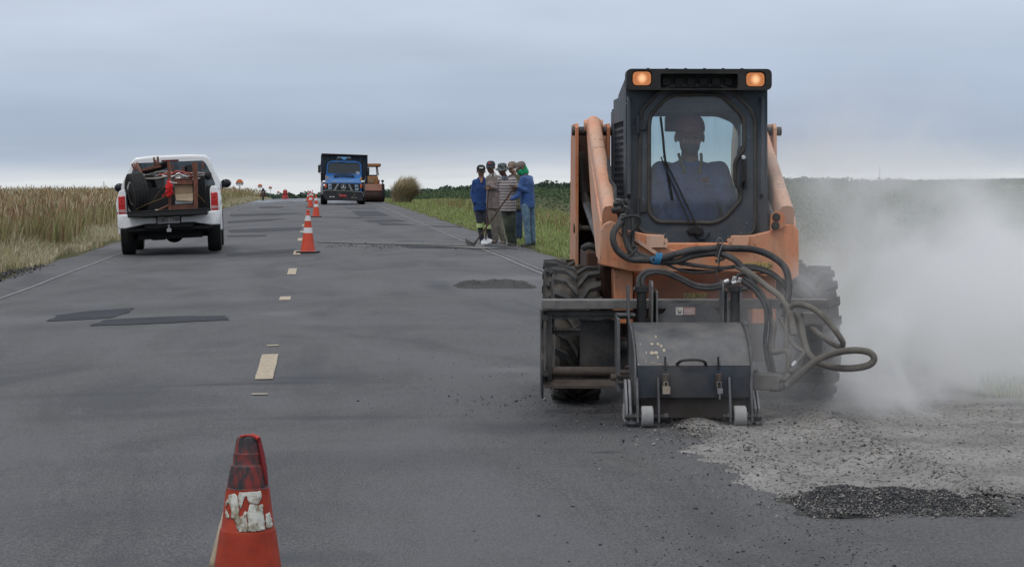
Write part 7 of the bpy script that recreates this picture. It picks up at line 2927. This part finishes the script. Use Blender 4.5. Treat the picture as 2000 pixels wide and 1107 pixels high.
# bumper
m = MB()
prism(m, [(358, 715), (352, 760), (380, 838), (560, 842), (700, 848), (890, 850), (905, 770), (898, 730), (800, 712), (640, 716), (420, 700)], -0.32, 0.0)
bp_ = m.build('bumper', pm('bumper_black', (0.014, 0.015, 0.017), 0.5, dirt=(0.07, 0.068, 0.065), damt=0.3), TR, bevel=0.04)
m = MB()
m.tube(spline([tk(352, 760, -0.33), tk(360, 712, -0.33), tk(480, 706, -0.33), tk(640, 716, -0.33), tk(800, 722, -0.33), tk(892, 738, -0.33), tk(902, 790, -0.33)], 4), 0.022, 6)
m.build('bumper_edge', STEELG, bp_)
m = MB()
prism(m, [(570, 762), (570, 788), (672, 790), (672, 765)], -0.34, -0.325)
np_ = m.build('number_plate', pm('red_plate', (0.42, 0.020, 0.025), 0.5), bp_)
text('KEL 1341', 0.095, tuple(tk(620, 776, -0.345)), (R(90), 0, 0), pm('plate_pink', (0.5, 0.2, 0.2), 0.6), np_, 'plate_number', 0.001)
for (x0_, y0_) in ((455, 792), (496, 793), (750, 803), (795, 806)):
    m = MB()
    prism(m, [(x0_ - 14, y0_ - 7), (x0_ - 14, y0_ + 7), (x0_ + 14, y0_ + 7), (x0_ + 14, y0_ - 7)], -0.34, -0.32)
    m.build('fog_light', pm('fog_lens', (0.45, 0.45, 0.42), 0.3) if x0_ < 600 else pm('fog_lens_dull', (0.16, 0.13, 0.09), 0.3), bp_, bevel=0.01)
# tipper body
m = MB()
prism(m, [(335, 208), (318, 355), (335, 480), (362, 570), (905, 575), (935, 480), (945, 300), (955, 260), (930, 228)], 2.7, 2.85)
hb_ = m.build('headboard', TEAL, TR, bevel=0.02)
m = MB()
prism(m, [(332, 205), (332, 222), (945, 240), (930, 226)], 2.55, 2.9)
m.build('top_rail', pm('rusty_rail', (0.045, 0.02, 0.018), 0.8), hb_, bevel=0.01)
for x_ in (420, 560, 700, 860):
    m = MB()
    m.beam(tk(x_, 240, 2.66), tk(x_, 560, 2.66), 0.09, 0.06, (0, 1, 0))
    m.build('stiffener', TEAL, hb_)
m = MB()
pa, pb = tk(335, 225, 2.85), tk(945, 245, 2.85)
for x_ in (pa.x, pb.x):
    m.box2((x_ - 0.04, 2.86, 1.1), (x_ + 0.04, 7.4, pa.z))
m.box2((pa.x + 0.05, 2.9, 1.1), (pb.x - 0.05, 7.4, 1.2))
m.build('tipper_sides', TEAL, TR)
m = MB()
prism(m, [(938, 250), (950, 268), (958, 300), (945, 330), (936, 300)], 2.5, 2.7)
m.build('corner_roll', TEAL, hb_)
for s_ in (-1, 1):
    m = MB()
    c_ = tk(303, 415, 1.3) if s_ < 0 else tk(960, 447, 1.3)
    m.box(c_, (0.15, 0.08, 0.42), None)
    mr = m.build('door_mirror', BLACK, TR, bevel=0.04)
    m = MB()
    m.tube([c_ + Vector((0, 0, 0.25)), c_ + Vector((-s_ * 0.35, 0.1, 0.28))], 0.015, 6)
    m.tube([c_ + Vector((0, 0, -0.25)), c_ + Vector((-s_ * 0.35, 0.1, -0.3))], 0.015, 6)
    m.build('mirror_arm', BLACK, mr)
    if s_ < 0:
        m = MB()
        m.box(tk(348, 520, 1.6), (0.22, 0.2, 0.42))
        m.build('air_filter', BLACK, TR, bevel=0.03)
    for yy in (0.75, 5.6):
        m = MB()
        cxw = s_ * 1.02
        r_ = 0.50
        m.lathe([(0.28, -0.16), (0.42, -0.18), (0.485, -0.16), (r_, -0.10), (r_, 0.10), (0.485, 0.16), (0.42, 0.18), (0.28, 0.16)], (cxw, yy, r_), 'x', 28)
        m.build('wheel', TYREC, TR)
        m = MB()
    m = MB()
    m.tube([(s_ * 1.12, 0.75 + 0.62 * math.cos(a), 0.55 + 0.62 * math.sin(a)) for a in [PI * k / 10 for k in range(11)]], 0.07, 8)
    m.build('mudguard', BLACK if s_ > 0 else pm('pale_mudguard', (0.16, 0.17, 0.19), 0.5), TR)
m = MB()
m.box2((-0.45, 0.2, 0.45), (0.45, 7.0, 0.95))
m.cyl((-0.9, 0.75, 0.5), (0.9, 0.75, 0.5), 0.07)
m.cyl((-0.9, 5.6, 0.5), (0.9, 5.6, 0.5), 0.12)
m.build('chassis', INNERD, TR)

# ================================================================== road roller behind the lorry
Yr = 131.0
Xr = (731 - CX) / FPX * Yr
ur, vr = UV(Xr, Yr)
zr_ = float(zground(ur, vr))
FR = Frame(Xr, Yr, R(5.2), zr_)
RO = thing('road_roller', 'rusty orange road roller with a canopy standing behind the blue lorry', 'roller', (Xr, Yr, zr_), (0, 0, FR.yaw))
ROO = pm('roller_orange', (0.27, 0.115, 0.035), 0.6, 0, 0.2, 3, dirt=(0.20, 0.10, 0.06), damt=0.4)
ROB = pm('roller_rust', (0.26, 0.115, 0.075), 0.7, 0, 0.2, 3, dirt=(0.12, 0.06, 0.05), damt=0.5)
def rk(zx, zy, y):
    q = zt((zx, zy))
    return FR.L(q[0], q[1], y)
def rbox(m, x0, y0, x1, y1, d0, d1):
    a, b = rk(x0, y0, d0), rk(x1, y1, d0)
    m.box2((a.x, d0, b.z), (b.x, d1, a.z))
    return m
rbox(MB(), 800, 342, 1135, 384, 1.2, 3.0).build('canopy', ROO, RO, bevel=0.04)
rbox(MB(), 810, 378, 1120, 390, 1.25, 2.95).build('canopy_frame', BLACK, RO, bevel=0.01)
for (xa, xb, y_) in ((945, 940, 1.4), (1070, 1083, 1.4), (1085, 1100, 2.9), (850, 850, 2.9)):
    m = MB()
    m.beam(rk(xa, 385, y_), rk(xb, 505, y_), 0.06, 0.06, (0, 1, 0))
    m.build('canopy_post', BLACK, RO)
rbox(MB(), 945, 515, 1098, 632, 0.9, 2.2).build('engine_hood', ROO, RO, bevel=0.06)
rbox(MB(), 966, 545, 1040, 605, 0.84, 0.9).build('radiator_grille', pm('grille_tan', (0.22, 0.15, 0.09), 0.7), RO, bevel=0.01)
rbox(MB(), 950, 495, 1085, 520, 1.0, 2.4).build('dashboard', BLACK, RO, bevel=0.03)
rbox(MB(), 1085, 560, 1118, 640, 1.0, 2.4).build('side_tank', ROB, RO, bevel=0.03)
m = MB()
a_, b_ = rk(850, 640, 0.2), rk(1160, 640, 0.2)
zc_ = 0.50
m.cyl((a_.x, 0.0, zc_), (b_.x, 0.0, zc_), 0.50, n=40)
m.build('drum', pm('drum_rust', (0.055, 0.034, 0.028), 0.6, 0.3, 0.3, 3), RO, bevel=0.02)
m = MB()
a_, b_ = rk(840, 628, -0.55), rk(1165, 712, -0.55)
m.add([(a_.x, -0.55, b_.z), (b_.x, -0.55, b_.z), (b_.x, -0.35, a_.z + 0.03), (a_.x, -0.35, a_.z + 0.03), (a_.x, 0.6, b_.z), (b_.x, 0.6, b_.z), (b_.x, 0.6, a_.z + 0.03), (a_.x, 0.6, a_.z + 0.03)],
      [(0, 1, 2, 3), (4, 7, 6, 5), (0, 4, 5, 1), (3, 2, 6, 7), (0, 3, 7, 4), (1, 5, 6, 2)])
m.build('drum_frame', ROB, RO, bevel=0.03)
m = MB()
m.beam(rk(1157, 600, -0.5), rk(1160, 800, -0.5), 0.08, 0.1, (0, 1, 0))
m.build('corner_post', BLACK, RO)
m = MB()
m.ell(rk(1157, 580, -0.5), (0.09, 0.06, 0.08), 12, 8)
m.build('work_lamp', BLACK, RO, smooth=80)
for s_ in (-1, 1):
    m = MB()
    m.cyl((s_ * 0.5 - 0.2, 2.6, 0.55), (s_ * 0.5 + 0.2, 2.6, 0.55), 0.55, n=24)
    m.build('rear_wheel', TYREC, RO, bevel=0.03)

# ================================================================== cones
ORC = pm('cone_orange', (0.62, 0.075, 0.035), 0.5, 0, 0.12, 6, dirt=(0.30, 0.05, 0.035), damt=0.35)
WHC = pm('cone_white_band', (0.60, 0.61, 0.62), 0.5, 0, 0.06, 8, dirt=(0.35, 0.33, 0.31), damt=0.3)
BASEC = pm('cone_black_base', (0.012, 0.012, 0.013), 0.8)


def cone(label, X, Y, z, yaw, h=0.80, proto=None):
    t_ = thing('traffic_cone', label, 'cone', (X, Y, z), (0, 0, yaw), 'orange cones along the centre line')
    m = MB()
    w_ = 0.40 * h / 0.8
    m.box((0, 0, 0.018), (w_, w_, 0.032), taper=(0.96, 0.96))
    m.build('base', BASEC, t_, bevel=0.008)
    def rad(f):
        return (0.155 * (1 - f) + 0.030 * f) * h / 0.8 * 0.86
    def band(name, f0, f1, mat, par, ex=0.0):
        m = MB()
        m.lathe([(rad(f0) + ex, 0.03 + f0 * (h - 0.03)), (rad(f1) + ex, 0.03 + f1 * (h - 0.03))], (0, 0, 0), 'z', 28)
        return m.build(name, mat, par)
    m = MB()
    z_ = lambda f: 0.03 + f * (h - 0.03)
    m.lathe([(rad(0) + 0.012, 0.034), (rad(0), 0.045), (rad(.86), z_(.86)), (rad(.87) + 0.004, z_(.87)), (rad(.905) * 1.0, z_(.905)), (0.022, z_(.912)), (0.030, z_(.94)), (0.030, z_(.975)), (0.020, z_(1.0)), (0.0, z_(1.0))], (0, 0, 0), 'z', 28)
    b_ = m.build('cone_body', ORC, t_)
    band('reflective_band', .44, .57, WHC, b_, 0.002)
    band('reflective_band', .73, .855, WHC, b_, 0.002)
    return t_


c1 = None
for (px, py, lab, hh) in ((601.5, 494, 'largest orange and white cone standing beside the fourth lane dash from the near end', .80),
                          (617.5, 424, 'second banded cone with a wide black base, just right of the nearest banded one', .80),
                          (606.5, 405.5, 'orange and white cone just left of the blue lorry\'s front wheel line', .80),
                          (602, 394, 'small leftmost of the far cones in the line toward the crest', .72),
                          (610, 392, 'small dark reddish cone furthest right among the far cones near the lorry', .72)):
    X, Y, z = gpt(px, py)
    cn = cone(lab, X, Y, z, rnd.uniform(-0.15, 0.15), hh)

# the worn cone in the foreground
t = NT('worn_cone_red')
oc = t.coord('Object')
c = t.mix(t.ramp(t.noise(14, 6, 0.6, oc), 0.35, 0.65), (0.23, 0.022, 0.009), (0.33, 0.038, 0.014))
c = t.mix(t.math('MULTIPLY', t.ramp(t.noise(26, 8, 0.75, oc), 0.52, 0.62), 0.30), c, (0.16, 0.03, 0.02))
CN_RED = t.out(t.bsdf(c, 0.6, 0, t.bump(t.noise(60, 5), 0.15, 0.004), Specular_IOR_Level=0.25))
t = NT('worn_cone_sooty')
oc = t.coord('Object', (1, 1, 0.35))
c = t.mix(t.ramp(t.noise(34, 8, 0.72, oc), 0.48, 0.62), (0.020, 0.019, 0.022), (0.19, 0.020, 0.014))
c = t.mix(t.ramp(t.noise(22, 6, 0.7, t.coord('Object', (1, 1, 1.6), loc=(3, 3, 3))), 0.66, 0.74), c, (0.20, 0.14, 0.14))
CN_SOOT = t.out(t.bsdf(c, 0.6, 0, t.bump(t.noise(70, 5), 0.2, 0.004)))
t = NT('torn_reflective_foil')
oc = t.coord('Object')
c = t.mix(t.ramp(t.noise(30, 8, 0.72, oc), 0.44, 0.60), (0.56, 0.56, 0.50), (0.20, 0.15, 0.085))
c = t.mix(t.math('MULTIPLY', t.ramp(t.noise(70, 6, 0.7, oc), 0.56, 0.62), 0.6), c, (0.30, 0.27, 0.20))
CN_FOIL = t.out(t.bsdf(c, 0.45, 0, t.bump(t.noise(40, 6), 0.6, 0.006)))
Yc = 5.48
FC = Frame((484 - CX) / FPX * Yc, Yc, 0, 0)
NC = thing('traffic_cone', 'big worn red cone in the front with a sooty top and a torn white band', 'cone', (FC.o.x, Yc, 0), (0, 0, 0), None)


def cz(py):
    return FC.L(484, py, 0).z


def cr(pxw):
    return pxw / 2 / (FPX / Yc)


m = MB()
zt0 = cz(1032)
m.lathe([(0.170, 0.03), (0.158, 0.05), (cr(131), cz(1107)), (cr(109), cz(1034)), (cr(107), cz(1031)), (cr(103), cz(1029)), (cr(84), cz(951))], (0, 0, 0), 'z', 48)
bd = m.build('cone_body', CN_RED, NC, smooth=50)
m = MB()
prof_ = [(cr(85), cz(951)), (cr(80), cz(949)), (cr(79), cz(940)), (cr(66), cz(908)), (cr(60), cz(905)), (cr(58), cz(903)), (cr(56), cz(884)), (cr(53), cz(882)), (cr(52), cz(880)), (cr(47), cz(864)), (cr(42), cz(853)), (cr(32), cz(850)), (0.0, cz(852))]
m.lathe(prof_, (0, 0, 0), 'z', 48)
m.build('cone_top', CN_SOOT, NC, smooth=30)
m = MB()
m.box((0, 0, 0.016), (0.42, 0.42, 0.03), taper=(0.97, 0.97))
m.build('base', BASEC, NC, bevel=0.01)
# torn foil: pieces that follow the cone
def conept(px, py, ex=0.0018):
    z = cz(py)
    f = (951 - py) / (951 - 1031)
    r_ = cr(84) * (1 - f) + cr(105) * f + ex
    x = (px - 484.5) / (FPX / Yc) * 1.01
    x = max(-r_ * 0.985, min(r_ * 0.985, x))
    return Vector((x, -math.sqrt(max(0, r_ * r_ - x * x)), z))
def zc6(p):
    return (380 + p[0] / 3.856, 820 + p[1] / 3.856)
pieces = [[(360, 520), (515, 514), (522, 550), (512, 590), (500, 610), (470, 608), (440, 600), (425, 580), (415, 545), (400, 550), (385, 600), (372, 640), (358, 600), (350, 550)],
          [(440, 605), (500, 618), (528, 615), (532, 680), (545, 750), (548, 800), (430, 806), (432, 740), (420, 690), (430, 640)],
          [(360, 700), (385, 690), (400, 660), (425, 660), (415, 700), (428, 760), (428, 806), (360, 806)],
          [(275, 545), (320, 530), (345, 545), (352, 600), (360, 650), (362, 720), (358, 800), (345, 780), (335, 740), (320, 715), (295, 712), (300, 660), (290, 620), (265, 600), (250, 640), (248, 610), (268, 570)],
          [(552, 690), (575, 680), (590, 740), (597, 785), (560, 795), (553, 740)],
          [(250, 650), (262, 668), (280, 690), (282, 715), (262, 712), (250, 690)]]
for pc in pieces:
    pp = []
    for i in range(len(pc)):
        a, b = Vector(pc[i]), Vector(pc[(i + 1) % len(pc)])
        nn_ = max(1, int((b - a).length / 12))
        for k in range(nn_):
            q = a + (b - a) * (k / nn_) + Vector((rnd.gauss(0, 1.3), rnd.gauss(0, 1.3)))
            pp.append((q.x, q.y))
    tr = tessellate_polygon([[Vector((p[0], p[1], 0)) for p in pp]])
    bm = bmesh.new()
    vv = [bm.verts.new((p[0], p[1], 0)) for p in pp]
    for a in tr:
        try:
            bm.faces.new([vv[i] for i in a])
        except ValueError:
            pass
    for _ in range(3):
        bmesh.ops.subdivide_edges(bm, edges=[e for e in bm.edges if e.calc_length() > 25], cuts=1)
        bmesh.ops.triangulate(bm, faces=bm.faces)
    for w_ in bm.verts:
        q = zc6((w_.co.x, w_.co.y))
        w_.co = conept(q[0], q[1])
    bmesh.ops.recalc_face_normals(bm, faces=bm.faces)
    me = bpy.data.meshes.new('torn_band')
    bm.to_mesh(me)
    bm.free()
    me.shade_smooth()
    me.materials.append(CN_FOIL)
    o = bpy.data.objects.new('torn_band', me)
    COL.objects.link(o)
    o.parent = bd
    o.modifiers.new('thick', 'SOLIDIFY').thickness = 0.0012
    o.modifiers['thick'].offset = 1
# folded seam down the right side and the lip over the tip
m = MB()
L_ = lambda zx, zy, y: FC.L(*zc6((zx, zy)), y)
m.tube([L_(478, 132, -0.01), L_(492, 180, -0.012), L_(508, 260, -0.014), L_(525, 360, -0.016), L_(545, 480, -0.018)], [0.006, 0.006, 0.007, 0.007, 0.004], 8)
m.build('folded_seam', pm('seam_red', (0.16, 0.012, 0.014), 0.6), NC)
m = MB()
m.tube(spline([L_(345, 125, -0.028), L_(380, 116, -0.02), L_(430, 117, -0.015), L_(470, 132, -0.015), L_(482, 145, -0.02)], 4), [0.003] * 8 + [0.006] * 9, 8)
m.build('torn_lip', pm('lip_red', (0.36, 0.03, 0.022), 0.6), NC)
m = MB()
m.add([L_(238, 545, 0.02), L_(222, 546, 0.01), L_(232, 552, 0.0), L_(238, 556, 0.02)], [(0, 1, 2, 3)])
m.build('torn_tag', pm('seam_red', (0.16, 0.012, 0.014)), NC)
m = MB()
pts = [(212, 690), (200, 740), (180, 800), (160, 880), (135, 980), (115, 1060), (100, 1130)]
vs_ = []
for i, p in enumerate(pts):
    w_ = 6 + 34 * min(1, i / 5)
    vs_ += [L_(p[0], p[1], 0.045), L_(p[0] + w_, p[1], 0.02)]
m.add(vs_, [(2 * i, 2 * i + 1, 2 * i + 3, 2 * i + 2) for i in range(len(pts) - 1)])
o = m.build('peeling_strip', pm('dirty_cream_strip', (0.46, 0.38, 0.27), 0.7, 0, 0.2, 30, dirt=(0.25, 0.17, 0.10), damt=0.5), NC)
o.modifiers.new('thick', 'SOLIDIFY').thickness = 0.003

# ================================================================== far away on the left
# red barrel beside the road
X, Y, z = gpt(557, 388.6)
BR = thing('traffic_barrel', 'red plastic traffic barrel on a wide base near the crest of the road', 'barrel', (X, Y, z))
m = MB()
m.lathe([(0.31, 0.0), (0.31, 0.10), (0.27, 0.20), (0.25, 0.30), (0.23, 0.31), (0.225, 0.50), (0.235, 0.52), (0.20, 0.54), (0.195, 0.72), (0.17, 0.78), (0.10, 0.80), (0.0, 0.80)], (0, 0, 0), 'z', 24)
bb = m.build('barrel_body', pm('barrel_red', (0.34, 0.035, 0.030), 0.5, dirt=(0.18, 0.02, 0.02), damt=0.3), BR)
m = MB()
for s_ in (-1, 1):
    m.box((s_ * 0.06, 0, 0.84), (0.035, 0.06, 0.09))
m.box((0, 0, 0.865), (0.15, 0.05, 0.03))
m.build('carrying_handle', pm('barrel_red', (0.3, 0.03, 0.03)), bb, bevel=0.006)
m = MB()
m.lathe([(0.226, 0.34), (0.223, 0.46)], (0, 0, 0), 'z', 24)
m.build('band', pm('barrel_band', (0.20, 0.04, 0.04), 0.5), bb)

# orange-topped signs standing in the grass
SG_O = pm('sign_orange', (0.62, 0.16, 0.045), 0.6)
SG_D = pm('sign_dark_band', (0.025, 0.022, 0.025), 0.6)
SG_W = pm('sign_white', (0.60, 0.60, 0.60), 0.6)
for (px, py, Yd, w_, lab) in ((468, 356, 170, 0.54, 'largest and leftmost orange-topped roadside sign above the dry grass'), (508, 363, 240, 0.48, 'orange-topped roadside sign, second from the left above the dry grass'),
                              (528, 366.5, 320, 0.46, 'small orange-topped roadside sign, third from the left above the dry grass'), (543.5, 375.5, 360, 0.45, 'smallest reddish roadside sign, rightmost of the four by the crest')):
    X = (px - CX) / FPX * Yd
    zc = CH + (HY - py) / FPX * Yd
    u, v = UV(X, Yd)
    zg_ = float(zground(u, v))
    S = thing('road_sign', lab, 'sign', (X, Yd, zg_), (0, 0, R(5)), 'orange-topped signs along the left roadside')
    h = zc - zg_
    n_ = 16
    r_ = w_ / 2
    m = MB()
    m.plate([(r_ * math.cos(PI * k / n_), h - 0.02 + r_ * 0.92 * math.sin(PI * k / n_)) for k in range(n_ + 1)], [], -0.012, 0.012)
    pl = m.build('sign_top', SG_O, S)
    m = MB()
    m.box2((-r_ * 1.12, -0.022, h - 0.02 - r_ * 0.5), (r_ * 1.12, 0.012, h - 0.02))
    dk = m.build('sign_band', SG_D, S)
    m = MB()
    for k in range(6):
        m.box2((-r_ * 0.85 + k * r_ * 0.30, -0.028, h - 0.02 - r_ * 0.40), (-r_ * 0.85 + k * r_ * 0.30 + r_ * 0.2, -0.022, h - 0.02 - r_ * 0.12))
    m.build('band_lettering', SG_W, dk)
    m = MB()
    m.box2((-r_ * 1.0, -0.012, h - 0.02 - r_ * 0.95), (r_ * 1.0, 0.012, h - 0.022 - r_ * 0.5))
    m.build('lower_panel', SG_W, S)
    m = MB()
    m.box2((-0.03, 0.013, -0.1), (0.03, 0.06, h + 0.1))
    m.build('post', M_STAKE, S)

# rider on a motorcycle coming over the crest, towing something red
X, Y, z = gpt(514, 391.0)
MC = thing('motorcycle', 'small dark motorcycle on the left shoulder near the crest', 'motorcycle', (X, Y, z), (0, 0, R(8)))
for y_ in (-0.40, 0.45):
    m = MB()
    m.lathe([(0.16, -0.05), (0.21, -0.05), (0.225, 0), (0.21, 0.05), (0.16, 0.05)], (0, y_, 0.225), 'x', 20, closed=True)
    wq = m.build('wheel', TYREC, MC)
    m = MB()
    for k in range(8):
        a = PI * k / 4
        m.tube([(0, y_, 0.225), (0, y_ + 0.17 * math.cos(a), 0.225 + 0.17 * math.sin(a))], 0.006, 4)
    m.build('spokes', ALU, wq)
m = MB()
m.tube([(0, -0.40, 0.225), (0, -0.28, 0.62), (0, 0.0, 0.56), (0, 0.30, 0.58), (0, 0.45, 0.225)], 0.035, 8)
m.tube([(0, -0.25, 0.5), (0, -0.1, 0.25), (0, 0.2, 0.25), (0, 0.3, 0.5)], 0.06, 8)
m.ell((0, -0.08, 0.62), (0.12, 0.18, 0.09))
m.ell((0, 0.0, 0.34), (0.13, 0.14, 0.12))
m.build('frame', pm('motorcycle_dark', (0.03, 0.02, 0.02), 0.5), MC)
m = MB()
m.tube([(-0.28, -0.16, 0.74), (-0.1, -0.24, 0.74), (0.1, -0.24, 0.74), (0.28, -0.16, 0.74)], 0.022, 8)
m.build('handlebar', BLACK, MC)
m = MB()
m.ell((0, -0.34, 0.62), (0.085, 0.05, 0.085))
m.build('headlight', pm('dull_lens', (0.2, 0.15, 0.13), 0.3), MC, smooth=80)
m = MB()
m.box((0, 0.28, 0.63), (0.2, 0.45, 0.08))
m.build('seat', BLACK, MC, bevel=0.03)
for s_ in (-1, 1):
    m = MB()
    m.box((s_ * 0.16, 0.4, 0.42), (0.10, 0.3, 0.3))
    m.build('pannier', pm('dark_red_pannier', (0.13, 0.02, 0.02), 0.6), MC, bevel=0.03)
fr = Frame(X, Y, R(8), z)
J = dict(head=vec(0, 0.02, 0.83), neck=vec(0, 0.06, 0.72), shL=vec(-0.10, 0.07, 0.70), shR=vec(0.10, 0.07, 0.70), pelvis=vec(0, 0.20, 0.47))
# the bundle on the saddle is lower than a man: a helmet and a jacket-wrapped load
m = MB()
m.ell((0, 0.02, 0.83), (0.11, 0.13, 0.12), 16, 12)
hl = m.build('helmet', pm('dark_helmet', (0.02, 0.022, 0.035), 0.4), None, smooth=80, loc=(X, Y, z))
hl.rotation_euler = (0, 0, R(8))
tag(hl, 'dark helmet resting on top of the bundle on the motorcycle', 'helmet')
m = MB()
m.ell((0, 0.10, 0.68), (0.17, 0.16, 0.14), 16, 10)
m.ell((0.03, 0.22, 0.62), (0.19, 0.16, 0.12), 16, 10)
bu = m.build('bundle', cloth('dark_jacket', (0.03, 0.025, 0.045)), None, loc=(X, Y, z), smooth=80)
bu.rotation_euler = (0, 0, R(8))
wrinkle(bu, 0.05, 0.08)
tag(bu, 'dark cloth bundle strapped on the saddle of the far motorcycle', 'bundle')
m = MB()
m.box2((-0.32, -0.02, 0.0), (0.32, 0.02, 0.20))
fx, fy, fz = gpt(506, 389)
fl_ = m.build('red_board', pm('board_red', (0.30, 0.03, 0.03), 0.6), None, bevel=0.02, loc=(fx, fy - 0.5, fz + 0.36))
tag(fl_, 'red warning board on short legs beside the far motorcycle', 'board')
m = MB()
for s_ in (-1, 1):
    mm = MB()
    mm.beam((s_ * 0.22, 0.04, -0.36), (s_ * 0.22, 0.03, 0.15), 0.035, 0.03, (0, 1, 0))
    mm.build('leg', M_STAKE, fl_)

# ================================================================== dust
DUST = [(3.3, 15.3, 0.55, 2.2, 2.6, 1.15, 0.85), (2.1, 14.0, 0.25, 1.2, 1.6, 0.75, 0.8), (4.4, 16.0, 0.5, 2.2, 3.0, 0.95, 0.28), (2.9, 13.4, 0.1, 1.5, 1.5, 0.55, 0.8), (2.6, 15.5, 1.35, 1.2, 1.8, 0.9, 0.28),
        (1.45, 12.35, 0.25, 0.85, 0.8, 0.60, 0.45), (2.05, 12.75, 0.40, 0.9, 0.8, 0.75, 0.9), (3.6, 14.0, 0.35, 2.4, 2.0, 0.9, 1.1), (1.85, 12.9, 1.15, 0.55, 0.8, 0.75, 0.40), (3.3, 14.5, 0.95, 1.5, 2.0, 0.7, 0.28)]
t = NT('dust')
tc = t.N('ShaderNodeTexCoord')
pos = tc.outputs['Object']


def blob(cx, cy, cz, rx, ry, rz):
    a = t.N('ShaderNodeVectorMath', operation='SUBTRACT')
    t.l.new(pos, a.inputs[0])
    a.inputs[1].default_value = (cx, cy, cz)
    b = t.N('ShaderNodeVectorMath', operation='DIVIDE')
    t.l.new(a.outputs[0], b.inputs[0])
    b.inputs[1].default_value = (rx, ry, rz)
    c = t.N('ShaderNodeVectorMath', operation='LENGTH')
    t.l.new(b.outputs[0], c.inputs[0])
    return c.outputs['Value']


nz = t.N('ShaderNodeTexNoise')
nz.inputs['Scale'].default_value = 1.05
nz.inputs['Detail'].default_value = 5
nz.inputs['Roughness'].default_value = 0.55
nz.inputs['Distortion'].default_value = 0.8
t.l.new(pos, nz.inputs['Vector'])
wob = t.math('MULTIPLY', t.math('SUBTRACT', nz.outputs['Fac'], 0.5), 2.6)
tot = None
# Object coordinates are world metres: X right, Y away, Z up
for (cx, cy, cz, rx, ry, rz, k) in DUST:
    d = t.math('ADD', blob(cx, cy, cz, rx, ry, rz), wob)
    f = t.math('MULTIPLY', t.math('POWER', t.ramp(d, 1.05, 0.15), 1.6), k)
    tot = f if tot is None else t.math('ADD', tot, f)
nf = t.ramp(nz.outputs['Fac'], 0.64, 0.36)
den = t.math('MULTIPLY', tot, t.math('ADD', t.math('MULTIPLY', nf, 1.15), 0.12))
pv = t.N('ShaderNodeVolumePrincipled')
pv.inputs['Color'].default_value = (0.965, 0.965, 0.968, 1)
pv.inputs['Anisotropy'].default_value = 0.15
t.l.new(den, pv.inputs['Density'])
M_DUST = t.out(None, pv.outputs[0])
m = MB()
m.box2((-0.2, 11.55, 0.012), (8.2, 21.5, 2.7))
dust = m.build('dust_cloud', M_DUST, smooth=0)
tag(dust, kind='stuff')
